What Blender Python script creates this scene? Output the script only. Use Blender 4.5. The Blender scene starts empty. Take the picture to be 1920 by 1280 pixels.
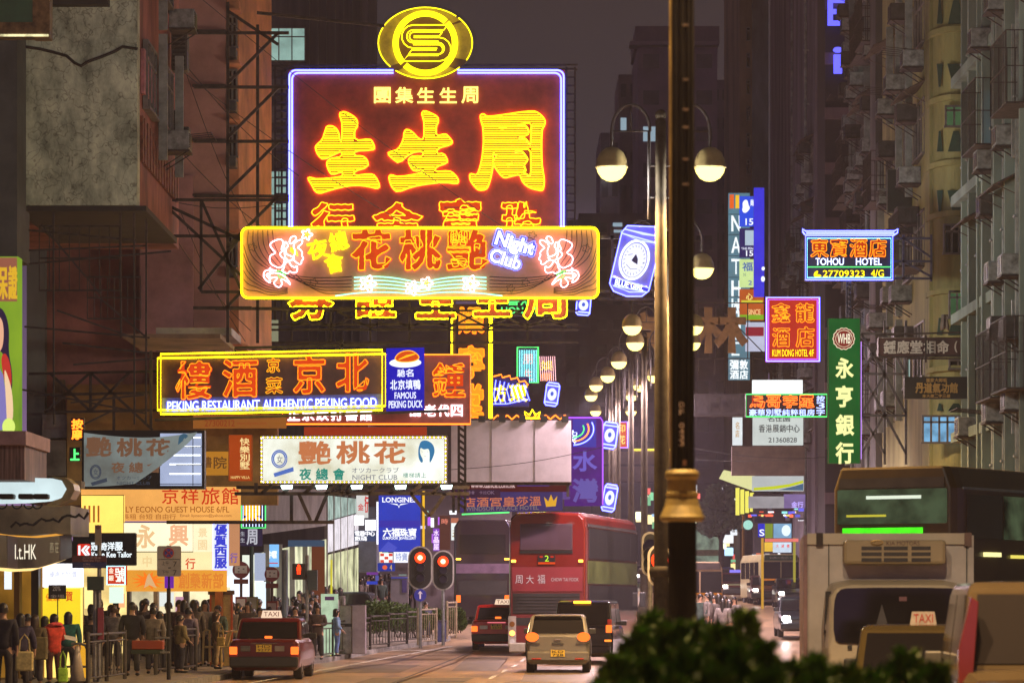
import bpy, bmesh, math, random
from mathutils import Vector, Matrix
R = math.radians
rnd = random.Random(7)
scene = bpy.context.scene
COL = scene.collection
# ---------------------------------------------------------------- camera, world, exposure
F, H, YH = 6000.0, 1.95, 1118.0           # focal length in photo pixels, eye height, horizon row
cd = bpy.data.cameras.new('camera'); cam = bpy.data.objects.new('camera', cd); COL.objects.link(cam)
cam.location = (0, 0, H); cam.rotation_euler = (R(90), 0, 0)
cd.sensor_width = 36; cd.lens = F*36/1920; cd.shift_y = (YH-640)/1920; cd.clip_end = 4000; cd.clip_start = .5
cd.dof.use_dof = True; cd.dof.focus_distance = 95; cd.dof.aperture_fstop = 3.2
scene.camera = cam
wo = bpy.data.worlds.new('World'); scene.world = wo; wo.use_nodes = True
nt = wo.node_tree; bg = nt.nodes['Background']
tc = nt.nodes.new('ShaderNodeTexCoord'); sx = nt.nodes.new('ShaderNodeSeparateXYZ'); cr = nt.nodes.new('ShaderNodeValToRGB')
nt.links.new(tc.outputs['Generated'], sx.inputs[0]); nt.links.new(sx.outputs['Z'], cr.inputs[0]); nt.links.new(cr.outputs[0], bg.inputs['Color'])
el = cr.color_ramp.elements                # light-polluted night cloud: purple glow low, dark brown high
el[0].position = 0; el[0].color = (.30, .17, .36, 1)
el[1].position = .6; el[1].color = (.014, .010, .011, 1)
for p_, c_ in ((.07, (.13, .082, .15)), (.125, (.036, .027, .032)), (.2, (.026, .0195, .0205))):
    e_ = el.new(p_); e_.color = (*c_, 1)
bg.inputs['Strength'].default_value = 1.0
vs = scene.view_settings; vs.view_transform = 'Standard'; vs.look = 'None'; vs.exposure = .3; vs.gamma = 1
scene.cycles.use_denoising = True
scene.cycles.max_bounces = 5; scene.cycles.diffuse_bounces = 2; scene.cycles.glossy_bounces = 3; scene.cycles.transparent_max_bounces = 6
scene.cycles.sample_clamp_indirect = 3; scene.cycles.caustics_reflective = False; scene.cycles.caustics_refractive = False

# ---------------------------------------------------------------- helpers
def W(px, py, d): return Vector(((px-960)/F*d, d, H+(YH-py)/F*d))
def X(px, d): return (px-960)/F*d
def Z(py, d): return H+(YH-py)/F*d
def gz(d): return 0.0 if d < 95 else (d-95)*.022
def C(r, g, b):
    return tuple((x/255/12.92 if x <= 10 else ((x/255+.055)/1.055)**2.4) for x in (r, g, b))
MATS = {}
def mat(name, col, rough=.65, metal=0, var=.25, scale=2.0, stretch=(1, 1, 1), bump=0., spec=.5, col2=None, coat=0):
    if name in MATS: return MATS[name]
    m = bpy.data.materials.new(name); m.use_nodes = True; t = m.node_tree; b = t.nodes['Principled BSDF']
    b.inputs['Roughness'].default_value = rough; b.inputs['Metallic'].default_value = metal
    b.inputs['Specular IOR Level'].default_value = spec; b.inputs['Coat Weight'].default_value = coat
    if var > 0 or col2:
        g = t.nodes.new('ShaderNodeTexCoord'); mp = t.nodes.new('ShaderNodeMapping'); mp.inputs['Scale'].default_value = stretch
        n = t.nodes.new('ShaderNodeTexNoise'); n.inputs['Scale'].default_value = scale; n.inputs['Detail'].default_value = 6; n.inputs['Roughness'].default_value = .65
        r = t.nodes.new('ShaderNodeValToRGB'); r.color_ramp.elements[0].position = .32; r.color_ramp.elements[1].position = .68
        d = col2 or tuple(x*(1-var)*(1-var) for x in col)
        r.color_ramp.elements[0].color = (*d, 1); r.color_ramp.elements[1].color = (*(min(1, x*(1+var*.4)) for x in col), 1)
        t.links.new(g.outputs['Object'], mp.inputs[0]); t.links.new(mp.outputs[0], n.inputs['Vector']); t.links.new(n.outputs[0], r.inputs[0]); t.links.new(r.outputs[0], b.inputs['Base Color'])
        if bump:
            bp = t.nodes.new('ShaderNodeBump'); bp.inputs['Strength'].default_value = bump; bp.inputs['Distance'].default_value = .05
            t.links.new(n.outputs[0], bp.inputs['Height']); t.links.new(bp.outputs[0], b.inputs['Normal'])
    else: b.inputs['Base Color'].default_value = (*col, 1)
    MATS[name] = m; return m
def emi(name, col, s=1.0, sample=True, mottle=0., scale=1.5, col2=None):
    if name in MATS: return MATS[name]
    m = bpy.data.materials.new(name); m.use_nodes = True; t = m.node_tree; t.nodes.clear()
    o = t.nodes.new('ShaderNodeOutputMaterial'); e = t.nodes.new('ShaderNodeEmission'); t.links.new(e.outputs[0], o.inputs[0])
    e.inputs[0].default_value = (*col, 1); e.inputs[1].default_value = s
    if mottle:
        g = t.nodes.new('ShaderNodeTexCoord'); n = t.nodes.new('ShaderNodeTexNoise'); n.inputs['Scale'].default_value = scale; n.inputs['Detail'].default_value = 5
        r = t.nodes.new('ShaderNodeValToRGB'); r.color_ramp.elements[0].position = .3; r.color_ramp.elements[1].position = .62
        r.color_ramp.elements[0].color = (*(col2 or tuple(x*(1-mottle) for x in col)), 1); r.color_ramp.elements[1].color = (*col, 1)
        t.links.new(g.outputs['Object'], n.inputs['Vector']); t.links.new(n.outputs[0], r.inputs[0]); t.links.new(r.outputs[0], e.inputs[0])
    m.cycles.emission_sampling = 'FRONT_BACK' if sample else 'NONE'
    MATS[name] = m; return m
def dk(r, g, b, s=1.0): return tuple(x*s for x in C(r, g, b))
def lit(r, g, b, s=1.0, sample=False): return emi('lit_%d_%d_%d_%g_%d' % (r, g, b, s, sample), C(r, g, b), s, sample)
def paint(r, g, b, rough=.5): return mat('paint_%d_%d_%d' % (r, g, b), C(r, g, b), rough, 0, .15, 3)

class MB:
    def __init__(s): s.v = []; s.f = []; s.m = []; s.mi = 0; s.sm = []; s.smooth = False
    def add(s, vs, fs):
        b = len(s.v); s.v.extend(tuple(p) for p in vs); s.f.extend(tuple(b+i for i in f) for f in fs); s.m.extend([s.mi]*len(fs)); s.sm.extend([s.smooth]*len(fs)); return s
    def box(s, x0, x1, y0, y1, z0, z1):
        return s.add([(x0, y0, z0), (x1, y0, z0), (x1, y1, z0), (x0, y1, z0), (x0, y0, z1), (x1, y0, z1), (x1, y1, z1), (x0, y1, z1)],
                     [(0, 3, 2, 1), (4, 5, 6, 7), (0, 1, 5, 4), (1, 2, 6, 5), (2, 3, 7, 6), (3, 0, 4, 7)])
    def cbox(s, c, sz): return s.box(c[0]-sz[0]/2, c[0]+sz[0]/2, c[1]-sz[1]/2, c[1]+sz[1]/2, c[2]-sz[2]/2, c[2]+sz[2]/2)
    def bar(s, p, q, r, k=4, r2=None, cap=True):
        p = Vector(p); q = Vector(q); a = (q-p)
        if a.length < 1e-6: return s
        a.normalize(); u = a.orthogonal().normalized(); w = a.cross(u); r2 = r if r2 is None else r2
        if k == 4:                                   # square bars sit with a flat face up
            ref = Vector((0, 0, 1)) if abs(a.z) < .9 else Vector((1, 0, 0)); u = a.cross(ref).normalized(); w = a.cross(u); u, w = (u+w).normalized(), (w-u).normalized()
        vs = [p+(u*math.cos(t)+w*math.sin(t))*r for t in [2*math.pi*i/k for i in range(k)]]+[q+(u*math.cos(t)+w*math.sin(t))*r2 for t in [2*math.pi*i/k for i in range(k)]]
        fs = [(i, (i+1) % k, k+(i+1) % k, k+i) for i in range(k)]
        if cap: fs += [tuple(range(k-1, -1, -1)), tuple(range(k, 2*k))]
        return s.add(vs, fs)
    def path(s, pts, r, k=6, closed=False):          # tube along a 3-D path
        pts = [Vector(p) for p in pts]; n = len(pts); rings = []; prev = None
        for i in range(n):
            a = pts[(i+1) % n if closed else min(i+1, n-1)]-pts[i-1 if (closed or i) else 0]
            if a.length < 1e-9: a = Vector((1, 0, 0))
            a.normalize(); u = (prev-a*prev.dot(a)) if prev is not None else a.orthogonal()
            if u.length < 1e-5: u = a.orthogonal()
            u.normalize(); prev = u; w = a.cross(u)
            rr = r[i] if isinstance(r, (list, tuple)) else r
            rings.append([pts[i]+(u*math.cos(t)+w*math.sin(t))*rr for t in [2*math.pi*j/k for j in range(k)]])
        vs = [p for g in rings for p in g]; fs = []
        for i in range(n if closed else n-1):
            j = (i+1) % n
            for t in range(k): fs.append((i*k+t, i*k+(t+1) % k, j*k+(t+1) % k, j*k+t))
        if not closed: fs += [tuple(range(k-1, -1, -1)), tuple((n-1)*k+t for t in range(k))]
        return s.add(vs, fs)
    def lathe(s, prof, k=16, c=(0, 0, 0)):           # prof: (radius, z)
        vs = []; fs = []
        for r, z in prof: vs += [(c[0]+r*math.cos(2*math.pi*i/k), c[1]+r*math.sin(2*math.pi*i/k), c[2]+z) for i in range(k)]
        for j in range(len(prof)-1):
            for i in range(k): fs.append((j*k+i, j*k+(i+1) % k, (j+1)*k+(i+1) % k, (j+1)*k+i))
        if prof[0][0] > 1e-4: fs.append(tuple(range(k-1, -1, -1)))
        if prof[-1][0] > 1e-4: fs.append(tuple((len(prof)-1)*k+i for i in range(k)))
        return s.add(vs, fs)
    def ball(s, c, r, k=10, sq=(1, 1, 1)):
        n = max(4, k//2); vs = []; fs = []
        for j in range(n+1):
            a = math.pi*j/n
            vs += [(c[0]+r*sq[0]*math.sin(a)*math.cos(2*math.pi*i/k), c[1]+r*sq[1]*math.sin(a)*math.sin(2*math.pi*i/k), c[2]-r*sq[2]*math.cos(a)) for i in range(k)]
        for j in range(n):
            for i in range(k): fs.append((j*k+i, j*k+(i+1) % k, (j+1)*k+(i+1) % k, (j+1)*k+i))
        return s.add(vs, fs)
    def prism(s, poly, y0, y1):                      # polygon in x,z extruded along y
        n = len(poly); vs = [(p[0], y0, p[1]) for p in poly]+[(p[0], y1, p[1]) for p in poly]
        return s.add(vs, [tuple(range(n)), tuple(range(2*n-1, n-1, -1))]+[(i, n+i, n+(i+1) % n, (i+1) % n) for i in range(n)])
    def prism_x(s, poly, x0, x1):                    # polygon in y,z extruded along x
        n = len(poly); vs = [(x0, p[0], p[1]) for p in poly]+[(x1, p[0], p[1]) for p in poly]
        return s.add(vs, [tuple(range(n)), tuple(range(2*n-1, n-1, -1))]+[(i, n+i, n+(i+1) % n, (i+1) % n) for i in range(n)])
    def build(s, name, mats, parent=None, bevel=0, smooth=False):
        me = bpy.data.meshes.new(name); me.from_pydata(s.v, [], s.f)
        if not isinstance(mats, (list, tuple)): mats = [mats]
        for m in mats: me.materials.append(m)
        if len(mats) > 1: me.polygons.foreach_set('material_index', s.m)
        if smooth: me.polygons.foreach_set('use_smooth', [True]*len(s.f))
        elif any(s.sm): me.polygons.foreach_set('use_smooth', s.sm)
        o = bpy.data.objects.new(name, me); COL.objects.link(o)
        if parent: o.parent = parent
        if bevel:
            b = o.modifiers.new('bevel', 'BEVEL'); b.width = bevel; b.segments = 2; b.limit_method = 'ANGLE'; b.angle_limit = R(35)
        return o
def fix(o):                                          # make faces point outwards
    bm = bmesh.new(); bm.from_mesh(o.data); bmesh.ops.recalc_face_normals(bm, faces=bm.faces); bm.to_mesh(o.data); bm.free(); return o
def tag(o, label=None, cat=None, group=None, kind=None):
    if label: o['label'] = label
    if cat: o['category'] = cat
    if group: o['group'] = group
    if kind: o['kind'] = kind
    return o
def empty(name, loc, label=None, cat=None, group=None, rz=0):
    o = bpy.data.objects.new(name, None); COL.objects.link(o); o.location = loc; o.rotation_euler.z = rz; o.empty_display_size = .3
    return tag(o, label, cat, group)
def kids(o): return [c for c in o.children]
def copy_tree(o, parent=None):
    c = o.copy(); COL.objects.link(c)
    if parent: c.parent = parent
    for ch in kids(o): copy_tree(ch, c)
    return c
def struct(name, mb, m): return tag(mb.build(name, m), kind='structure')

# ---------------------------------------------------------------- glyphs: the built-in font, filled and outlined
_G = {}
def glyph(body, off=0.0):
    """fill points, faces and outline loops of a string in its own unit box; loops run with the ink on their left"""
    if body in _G: return _G[body]
    cu = bpy.data.curves.new('glyph', 'FONT'); cu.body = body; cu.fill_mode = 'BOTH'; cu.resolution_u = 3
    o = bpy.data.objects.new('glyph', cu); COL.objects.link(o)
    oe = o.evaluated_get(bpy.context.evaluated_depsgraph_get()); me = oe.to_mesh()
    v = [(p.co.x, p.co.y) for p in me.vertices]; f = []
    for p in me.polygons:
        q = tuple(p.vertices); ar = sum(v[q[i-1]][0]*v[q[i]][1]-v[q[i]][0]*v[q[i-1]][1] for i in range(len(q)))
        f.append(q if ar > 0 else q[::-1])
    oe.to_mesh_clear(); bpy.data.objects.remove(o); bpy.data.curves.remove(cu)
    es = {(q[i-1], q[i]) for q in f for i in range(len(q))}; nxt = {a: b for a, b in es if (b, a) not in es}
    loops = []; seen = set()
    for a in nxt:
        lp = []
        while a not in seen and a in nxt: seen.add(a); lp.append(a); a = nxt[a]
        if len(lp) > 3: loops.append(lp)
    x0 = min(p[0] for p in v); x1 = max(p[0] for p in v); y0 = min(p[1] for p in v); y1 = max(p[1] for p in v)
    sx = max(x1-x0, 1e-4); sy = max(y1-y0, 1e-4)
    _G[body] = ([((p[0]-x0)/sx, (p[1]-y0)/sy) for p in v], f, loops, sx/sy); return _G[body]
def grow(pts, g):                                    # push a y-down loop outwards by g (ink on its left before the flip)
    n = len(pts); o = []
    for i in range(n):
        (ax, ay), (bx, by), (cx, cy) = pts[i-1], pts[i], pts[(i+1) % n]; u = Vector((bx-ax, by-ay)); w = Vector((cx-bx, cy-by))
        u = u.normalized() if u.length > 1e-9 else u; w = w.normalized() if w.length > 1e-9 else w
        m = Vector((-u.y, u.x))+Vector((-w.y, w.x)); L = m.length
        if L < .3: o.append((bx, by)); continue
        m /= L; k = g/max(.5, L/2); o.append((bx+m.x*k, by+m.y*k))
    return o
def resample(pts, step, closed=True):
    out = []; n = len(pts)
    for i in range(n if closed else n-1):
        a, b = pts[i], pts[(i+1) % n]; L = math.hypot(b[0]-a[0], b[1]-a[1]); m = max(1, int(L/step))
        out += [(a[0]+(b[0]-a[0])*t/m, a[1]+(b[1]-a[1])*t/m) for t in range(m)]
    if not closed: out.append(pts[-1])
    return out
def chaikin(pts, closed=True, it=1):
    for _ in range(it):
        n = len(pts); o = []
        if not closed: o.append(pts[0])
        for i in range(n if closed else n-1):
            a, b = pts[i], pts[(i+1) % n]
            o += [(a[0]*.75+b[0]*.25, a[1]*.75+b[1]*.25), (a[0]*.25+b[0]*.75, a[1]*.25+b[1]*.75)]
        if not closed: o.append(pts[-1])
        pts = o
    return pts
def rrect(x0, y0, x1, y1, r, n=5):
    o = []
    for cx, cy, a0 in ((x1-r, y0+r, -90), (x1-r, y1-r, 0), (x0+r, y1-r, 90), (x0+r, y0+r, 180)):
        o += [(cx+r*math.cos(R(a0+90*i/n)), cy+r*math.sin(R(a0+90*i/n))) for i in range(n+1)]
    return o
def rect(x0, y0, x1, y1): return [(x0, y0), (x1, y0), (x1, y1), (x0, y1)]
def oval(cx, cy, rx, ry, n=32, a0=0, a1=360):
    full = abs(a1-a0) >= 360
    return [(cx+rx*math.cos(R(a0+(a1-a0)*i/(n if full else n-1))), cy+ry*math.sin(R(a0+(a1-a0)*i/(n if full else n-1)))) for i in range(n)]

class Sign:
    """A sign hung over the street; its parts are given in photo pixels at the sign's own distance d."""
    def __init__(s, name, label, rc, d, cat='sign', group=None, tilt=0.0, root=None, rot=0.0):
        s.d = d; s.bx = (rc[0]+rc[2])/2; s.by = rc[3]; s.rc = rc; s.tilt = tilt; s.k = d/F
        s.root = root or empty(name, W(s.bx, s.by, d), label, cat, group)
    def p(s, px, py, off=0.0): return ((px-s.bx)*s.k, -off, (s.by-py-s.tilt*(px-s.bx))*s.k)
    def panel(s, name, m, rc=None, t=.25, off=0.0, bevel=0, parent=None):
        x0, y0, x1, y1 = rc or s.rc
        return s.slab(name, m, rect(x0, y0, x1, y1), t, off, bevel, parent)
    def slab(s, name, m, poly, t=.25, off=0.0, bevel=0, parent=None):
        b = MB(); n = len(poly); a = [s.p(x, y, off) for x, y in poly]; c = [s.p(x, y, off-t) for x, y in poly]
        b.add(a+c, [tuple(range(n)), tuple(range(2*n-1, n-1, -1))]+[(i, n+i, n+(i+1) % n, (i+1) % n) for i in range(n)])
        return fix(b.build(name, m, parent or s.root, bevel))
    def tubes(s, name, m, lines, r, off=.06, closed=True, k=6, parent=None):   # r in pixels
        b = MB(); rr = r*s.k
        for ln in lines:
            cl = closed; b.path([s.p(x, y, off) for x, y in ln], rr, k, cl)
        return b.build(name, m, parent or s.root, smooth=True)
    def bars(s, name, m, segs, r, off=0.0, k=4, parent=None):                   # segs of (x,y[,off]) pairs, r in metres
        b = MB()
        for a, c in segs:
            b.bar(s.p(a[0], a[1], a[2] if len(a) > 2 else off), s.p(c[0], c[1], c[2] if len(c) > 2 else off), r, k)
        return b.build(name, m, parent or s.root)
    def place(s, body, rc, off=.0, rot=0.0):
        v, f, lp, asp = glyph(body, off); x0, y0, x1, y1 = rc; cx, cy = (x0+x1)/2, (y0+y1)/2; ca, sa = math.cos(R(rot)), math.sin(R(rot)); o = []
        for a, b in v:
            x = x0+a*(x1-x0)-cx; y = y1-b*(y1-y0)-cy; o.append((cx+x*ca-y*sa, cy+x*sa+y*ca))
        return o, f, lp
    def letters(s, name, m, items, off=.02, t=.02, bold=.0, parent=None):       # items: (text, rect[, rot])
        b = MB()
        for it in items:
            v, f, lp = s.place(it[0], it[1], 0, it[2] if len(it) > 2 else 0); g = bold*(it[1][3]-it[1][1])
            b.add([s.p(x, y, off) for x, y in v], f)
            for l in lp:
                n = len(l); src = [v[i] for i in l]; big = grow(src, g) if g > 0 else src
                if g > 0: b.add([s.p(x, y, off+.001) for x, y in src]+[s.p(x, y, off+.001) for x, y in big], [(i, (i+1) % n, n+(i+1) % n, n+i) for i in range(n)])
                b.add([s.p(x, y, off) for x, y in big]+[s.p(x, y, off-t) for x, y in big], [(i, (i+1) % n, n+(i+1) % n, n+i) for i in range(n)])
        return b.build(name, m, parent or s.root)
    def outline(s, items, bold=.03, wob=0.0, step=2.0, seed=1, smooth=1):        # loops in px
        rr = random.Random(seed); out = []
        for it in items:
            v, f, lp = s.place(it[0], it[1], 0, it[2] if len(it) > 2 else 0); g = bold*(it[1][3]-it[1][1])
            for l in lp:
                pts = grow([v[i] for i in l], g)
                pts = resample(pts, step)
                if len(pts) < 5: continue
                if wob:
                    ph = rr.random()*9; pts = [(x+wob*math.sin(y*.55+ph), y+wob*math.sin(x*.47+ph*2)) for x, y in pts]
                for _ in range(smooth):
                    n = len(pts); pts = [((pts[i-1][0]+2*pts[i][0]+pts[(i+1) % n][0])/4, (pts[i-1][1]+2*pts[i][1]+pts[(i+1) % n][1])/4) for i in range(n)]
                out.append(pts)
        return out
    def neon(s, name, items, m, r=1.2, off=.08, bold=.03, plate=None, wob=0., step=2.5, seed=1, poff=.03, halo=None):
        if halo: s.tubes('neon_halo', halo, s.outline(items, bold+.012, wob, step, seed), r*.6, .035, True, 4)  # extra red tube added to throw a halo onto the panel
        s.tubes(name, m, s.outline(items, bold, wob, step, seed), r, off, True, 5)
        if plate: s.letters(name.replace('neon_', '')+'_plate', plate, items, poff, poff*.8, bold)
def strip(body, x0, y0, x1, y1, gap=.12, vert=False):                            # characters spread along a line
    n = len(body); o = []
    for i, ch in enumerate(body):
        if ch == ' ': continue
        if vert:
            h = (y1-y0)/n; o.append((ch, (x0, y0+i*h+h*gap/2, x1, y0+(i+1)*h-h*gap/2)))
        else:
            w = (x1-x0)/n; o.append((ch, (x0+i*w+w*gap/2, y0, x0+(i+1)*w-w*gap/2, y1)))
    return o
def scan(loops, step):
    ys = [p[1] for l in loops for p in l]; y = min(ys)+step*.7; out = []
    while y < max(ys):
        xs = []
        for l in loops:
            for i in range(len(l)):
                a, b = l[i], l[(i+1) % len(l)]
                if (a[1] <= y) != (b[1] <= y): xs.append(a[0]+(b[0]-a[0])*(y-a[1])/(b[1]-a[1]))
        xs.sort()
        for i in range(0, len(xs)-1, 2):
            if xs[i+1]-xs[i] > 4: out.append([(xs[i]+1.5, y), ((xs[i]+xs[i+1])/2, y+.01), (xs[i+1]-1.5, y)])
        y += step
    return out
# shared materials
YEL = emi('neon_yellow', (1, .76, .003), 9); YEL2 = emi('neon_yellow_dim', (1, .72, .006), 1.7)
ORG = emi('neon_orange', (1, .22, .012), 4.5); AMB = emi('neon_amber', (1, .36, .008), 1.5)
BLU = emi('neon_blue', (.085, .10, 1), 8); CYA = emi('neon_cyan', (.25, .9, 1), 3); WHT = emi('neon_white', (.6, .68, 1), 2.5)
PNK = emi('neon_pink', (1, .52, .56), 2.2); GRN = emi('neon_green', (.10, 1, .2), 1.3); MNT = emi('neon_mint', (.32, 1, .62), 1.9); HALO = emi('neon_halo_red', (1, .09, .006), 2.6)
STEEL = mat('rusty_steel', (.055, .042, .04), .7, .3, .5, 6); LPOLE = mat('lamp_pole_paint', (.06, .05, .035), .8, 0, .3, 4, spec=.15); IRON = mat('painted_iron', (.09, .085, .09), .55, .3, .3, 5); DARKM = mat('black_metal', (.015, .015, .016), .45, .4, .2, 6)
GALV = mat('galvanised_steel', (.28, .28, .28), .45, .6, .3, 5); BACKP = mat('sign_back', (.04, .036, .036), .7, 0, .4, 3)
# ---------------------------------------------------------------- ground, roads, pavements
def sheet(name, poly, z, m, n=1):
    b = MB(); b.add([(x, y, gz(y)+z) for x, y in poly], [tuple(range(len(poly)))]); return struct(name, b, m)
def ribbon(name, lefts, rights, z, m):
    b = MB(); n = len(lefts)
    b.add([(x, y, gz(y)+z) for x, y in lefts]+[(x, y, gz(y)+z) for x, y in rights], [(i, n+i, n+i+1, i+1) for i in range(n-1)]); return struct(name, b, m)
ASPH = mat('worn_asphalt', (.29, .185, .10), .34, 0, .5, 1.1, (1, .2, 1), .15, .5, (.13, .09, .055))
GROUND = mat('bare_ground', (.05, .047, .045), .8); PAVE = mat('paving_blocks', (.22, .18, .14), .6, 0, .35, 4, (1, 1, 1), .1)
KERB = mat('concrete_kerb', (.2, .19, .17), .7, 0, .4, 3); LINEW = mat('road_paint', (.55, .53, .46), .6, 0, .45, 5)
ys = [-40, 20, 50, 75, 95, 110, 125, 140, 180, 240, 400, 900]
ribbon('ground', [(-400, y) for y in ys], [(400, y) for y in ys], -.02, GROUND)
ribbon('road', [(-13 if y < 120 or y > 139 else -60, y) for y in ys], [(8.6+.04*y, y) for y in ys], .0, ASPH)
def slab(name, top, m, h=.14):                          # raised pavement with a real kerb face
    b = MB(); n = len(top); b.add([(x, y, gz(y)+h) for x, y in top]+[(x, y, gz(y)-.05) for x, y in top], [tuple(range(n))]+[(i, n+i, n+(i+1) % n, (i+1) % n) for i in range(n)])
    return fix(struct(name, b, m))
kerb_l = [(-8.6, 40), (-7.9, 60), (-7.06, 73), (-6.5, 84), (-5.85, 94), (-4.3, 103), (-2.75, 110), (-2.35, 113), (-2.5, 117), (-3.4, 119)]
slab('pavement', kerb_l+[(-13, 119), (-20, 95), (-20, 40)], PAVE)
slab('kerb_strip', [(x+.17, y) for x, y in kerb_l]+[(x+.003, y) for x, y in reversed(kerb_l)], KERB, .13)
slab('far_pavement', [(-4.9, 140), (-2.5, 200), (1, 290), (-14, 290), (-20, 140)], PAVE)
slab('right_pavement', [(7.6+.04*y, y) for y in (30, 95, 160, 300)]+[(16+.04*y, y) for y in (300, 160, 95, 30)], PAVE)
def med(y): return 1.32+(y-25)*.042
slab('median', [(med(y)-.75, y) for y in (8, 40, 95, 118)]+[(med(y)+.75, y) for y in (118, 95, 40, 8)], KERB, .16)
slab('far_median', [(med(y)-.6, y) for y in (141, 200, 260)]+[(med(y)+.6, y) for y in (260, 200, 141)], KERB, .16)
b = MB()                                                # lane lines, dashes and stop line
for k in range(9):
    y = 50+k*6.5; x = med(y)-4.0
    b.add([(x-.05, y, gz(y)+.004), (x+.05, y, gz(y)+.004), (x+.05+.042*3, y+3, gz(y+3)+.004), (x-.05+.042*3, y+3, gz(y+3)+.004)], [(0, 1, 2, 3)])
for k in range(6):
    y = 52+k*11; x = med(y)+3.3
    b.add([(x-.05, y, gz(y)+.004), (x+.05, y, gz(y)+.004), (x+.05+.042*3, y+3, gz(y+3)+.004), (x-.05+.042*3, y+3, gz(y+3)+.004)], [(0, 1, 2, 3)])
b.add([(-4.4, 104, gz(104)+.004), (3.6, 104, gz(104)+.004), (3.6, 104.4, gz(104.4)+.004), (-4.3, 104.4, gz(104.4)+.004)], [(0, 1, 2, 3)])
x0, x1 = -6.2, 1.3
b.add([(-6.2, 69, .004), (-6.08, 69, .004), (-1.95, 108, gz(108)+.004), (-2.07, 108, gz(108)+.004)], [(0, 1, 2, 3)])
struct('road_markings', b, LINEW)
b = MB()                                                # tar joints in the concrete
for (xa, ya, xb, yb) in ((-1.5, 66, 2.2, 84), (-6, 78, 2.6, 79.5), (-6, 90, 3.2, 91), (-3.1, 60, -1.2, 104)):
    n = Vector((yb-ya, xa-xb)).normalized()*.04
    b.add([(xa-n.x, ya-n.y, gz(ya)+.003), (xa+n.x, ya+n.y, gz(ya)+.003), (xb+n.x, yb+n.y, gz(yb)+.003), (xb-n.x, yb-n.y, gz(yb)+.003)], [(0, 1, 2, 3)])
struct('road_joints', b, mat('tar', (.02, .018, .016), .5))
b = MB()
for x0, x1, y0, y1 in ((-3.6, -1.2, 71, 77), (.2, 1.9, 73, 90), (-4.8, -2.9, 82, 92), (-1.6, -.4, 84, 99), (1.0, 2.4, 60, 67)):
    b.add([(x0, y0, gz(y0)+.005), (x1, y0, gz(y0)+.005), (x1+.3, y1, gz(y1)+.005), (x0+.25, y1, gz(y1)+.005)], [(0, 1, 2, 3)])
struct('road_patches', b, mat('asphalt_patch', (.12, .085, .05), .45, 0, .5, 1.5, (1, .3, 1), .2, .5, (.06, .045, .03)))
for i, (x, y) in enumerate(((-1.4, 73.5), (.9, 94))):
    m_ = MB(); m_.lathe([(.33, .002), (.33, .009), (.0, .009)], 20); m_.build('cover', mat('iron_cover', (.05, .045, .04), .4, .5, .4, 8), None); o = m_ and COL.objects[-1]; o.location = (x, y, gz(y)); o.name = 'manhole_cover'
    tag(o, ('round iron manhole cover in the road right of the front taxi', 'round iron manhole cover in the road behind the hatchback')[i], 'manhole cover')
# ---------------------------------------------------------------- the big red jewellery sign
def zz(pts, ox, oy, k): return [(ox+x/k, oy+y/k) for x, y in pts]
S = Sign('neon_sign', 'huge dark red neon sign with blue border, yellow oval emblem and three giant yellow characters', (540, 126, 1060, 520), 101)
RG = emi('red_glow', C(222, 66, 18), .85, True)  # glow of red fill tubes put into self-lit letter plates
RP = mat('red_enamel', (.50, .075, .045), .38, 0, .55, 1.1, (1, 1, 1), .05, .5, (.26, .04, .028))
S.panel('panel', RP, (541, 131, 1059, 520), .35)
S.slab('emblem_plate', mat('emblem_brown', (.16, .07, .02), .5, 0, .3, 2), oval(797.7, 83, 89, 67, 48), .2, .06)
GOLDP = mat('emblem_yellow', (.55, .42, .05), .45, 0, .25, 3)
for a0, a1 in ((140, 318), (-38, 28), (48, 128)):
    ring = oval(797.7, 83, 88, 66, 20, a0, a1)+list(reversed(oval(797.7, 83.5, 51, 51, 20, a0, a1)))
    S.slab('emblem_ring', GOLDP, ring, .05, .09)
ed = []
for a0, a1 in ((138, 311), (-45, 29), (43, 129)):
    ed.append(oval(797.7, 83, 88, 66.5, 26, a0, a1))
for r_ in (60, 57, 54, 51):
    ed.append(oval(797.7, 83.5, r_, r_, 30, -43, 133)); ed.append(oval(797.7, 83.5, r_, r_, 30, 139, 313))
def arc(cx, cy, r, a0, a1, n=8): return oval(cx, cy, r, r, n, a0, a1)
E8 = [[(1195, 395), (680, 395)]+arc(680, 568, 173, 270, 90)+[(1040, 742)],
      [(1195, 395), (1140, 470), (680, 470)]+arc(680, 566, 96, 270, 90)+[(1060, 660)]+arc(1060, 745, 86, -90, 90)+[(610, 832)],
      [(1120, 498), (690, 498)]+arc(690, 568, 66, 270, 90)+[(1060, 640)],
      [(1120, 498), (1072, 560), (690, 560), (690, 582), (1070, 582)]+arc(1070, 759, 177, -90, 90)+[(530, 936), (600, 850), (1060, 850)],
      [(610, 832), (660, 768), (1030, 768)], [(680, 690), (1050, 690)]+arc(1050, 762, 74, -90, 90)+[(650, 838)]]
S.tubes('neon_emblem', emi('neon_emblem_yellow', (1, .82, .006), 2.4), ed+[zz(l, 690, 0, 8) for l in E8], 1.15, .2, False)
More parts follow.
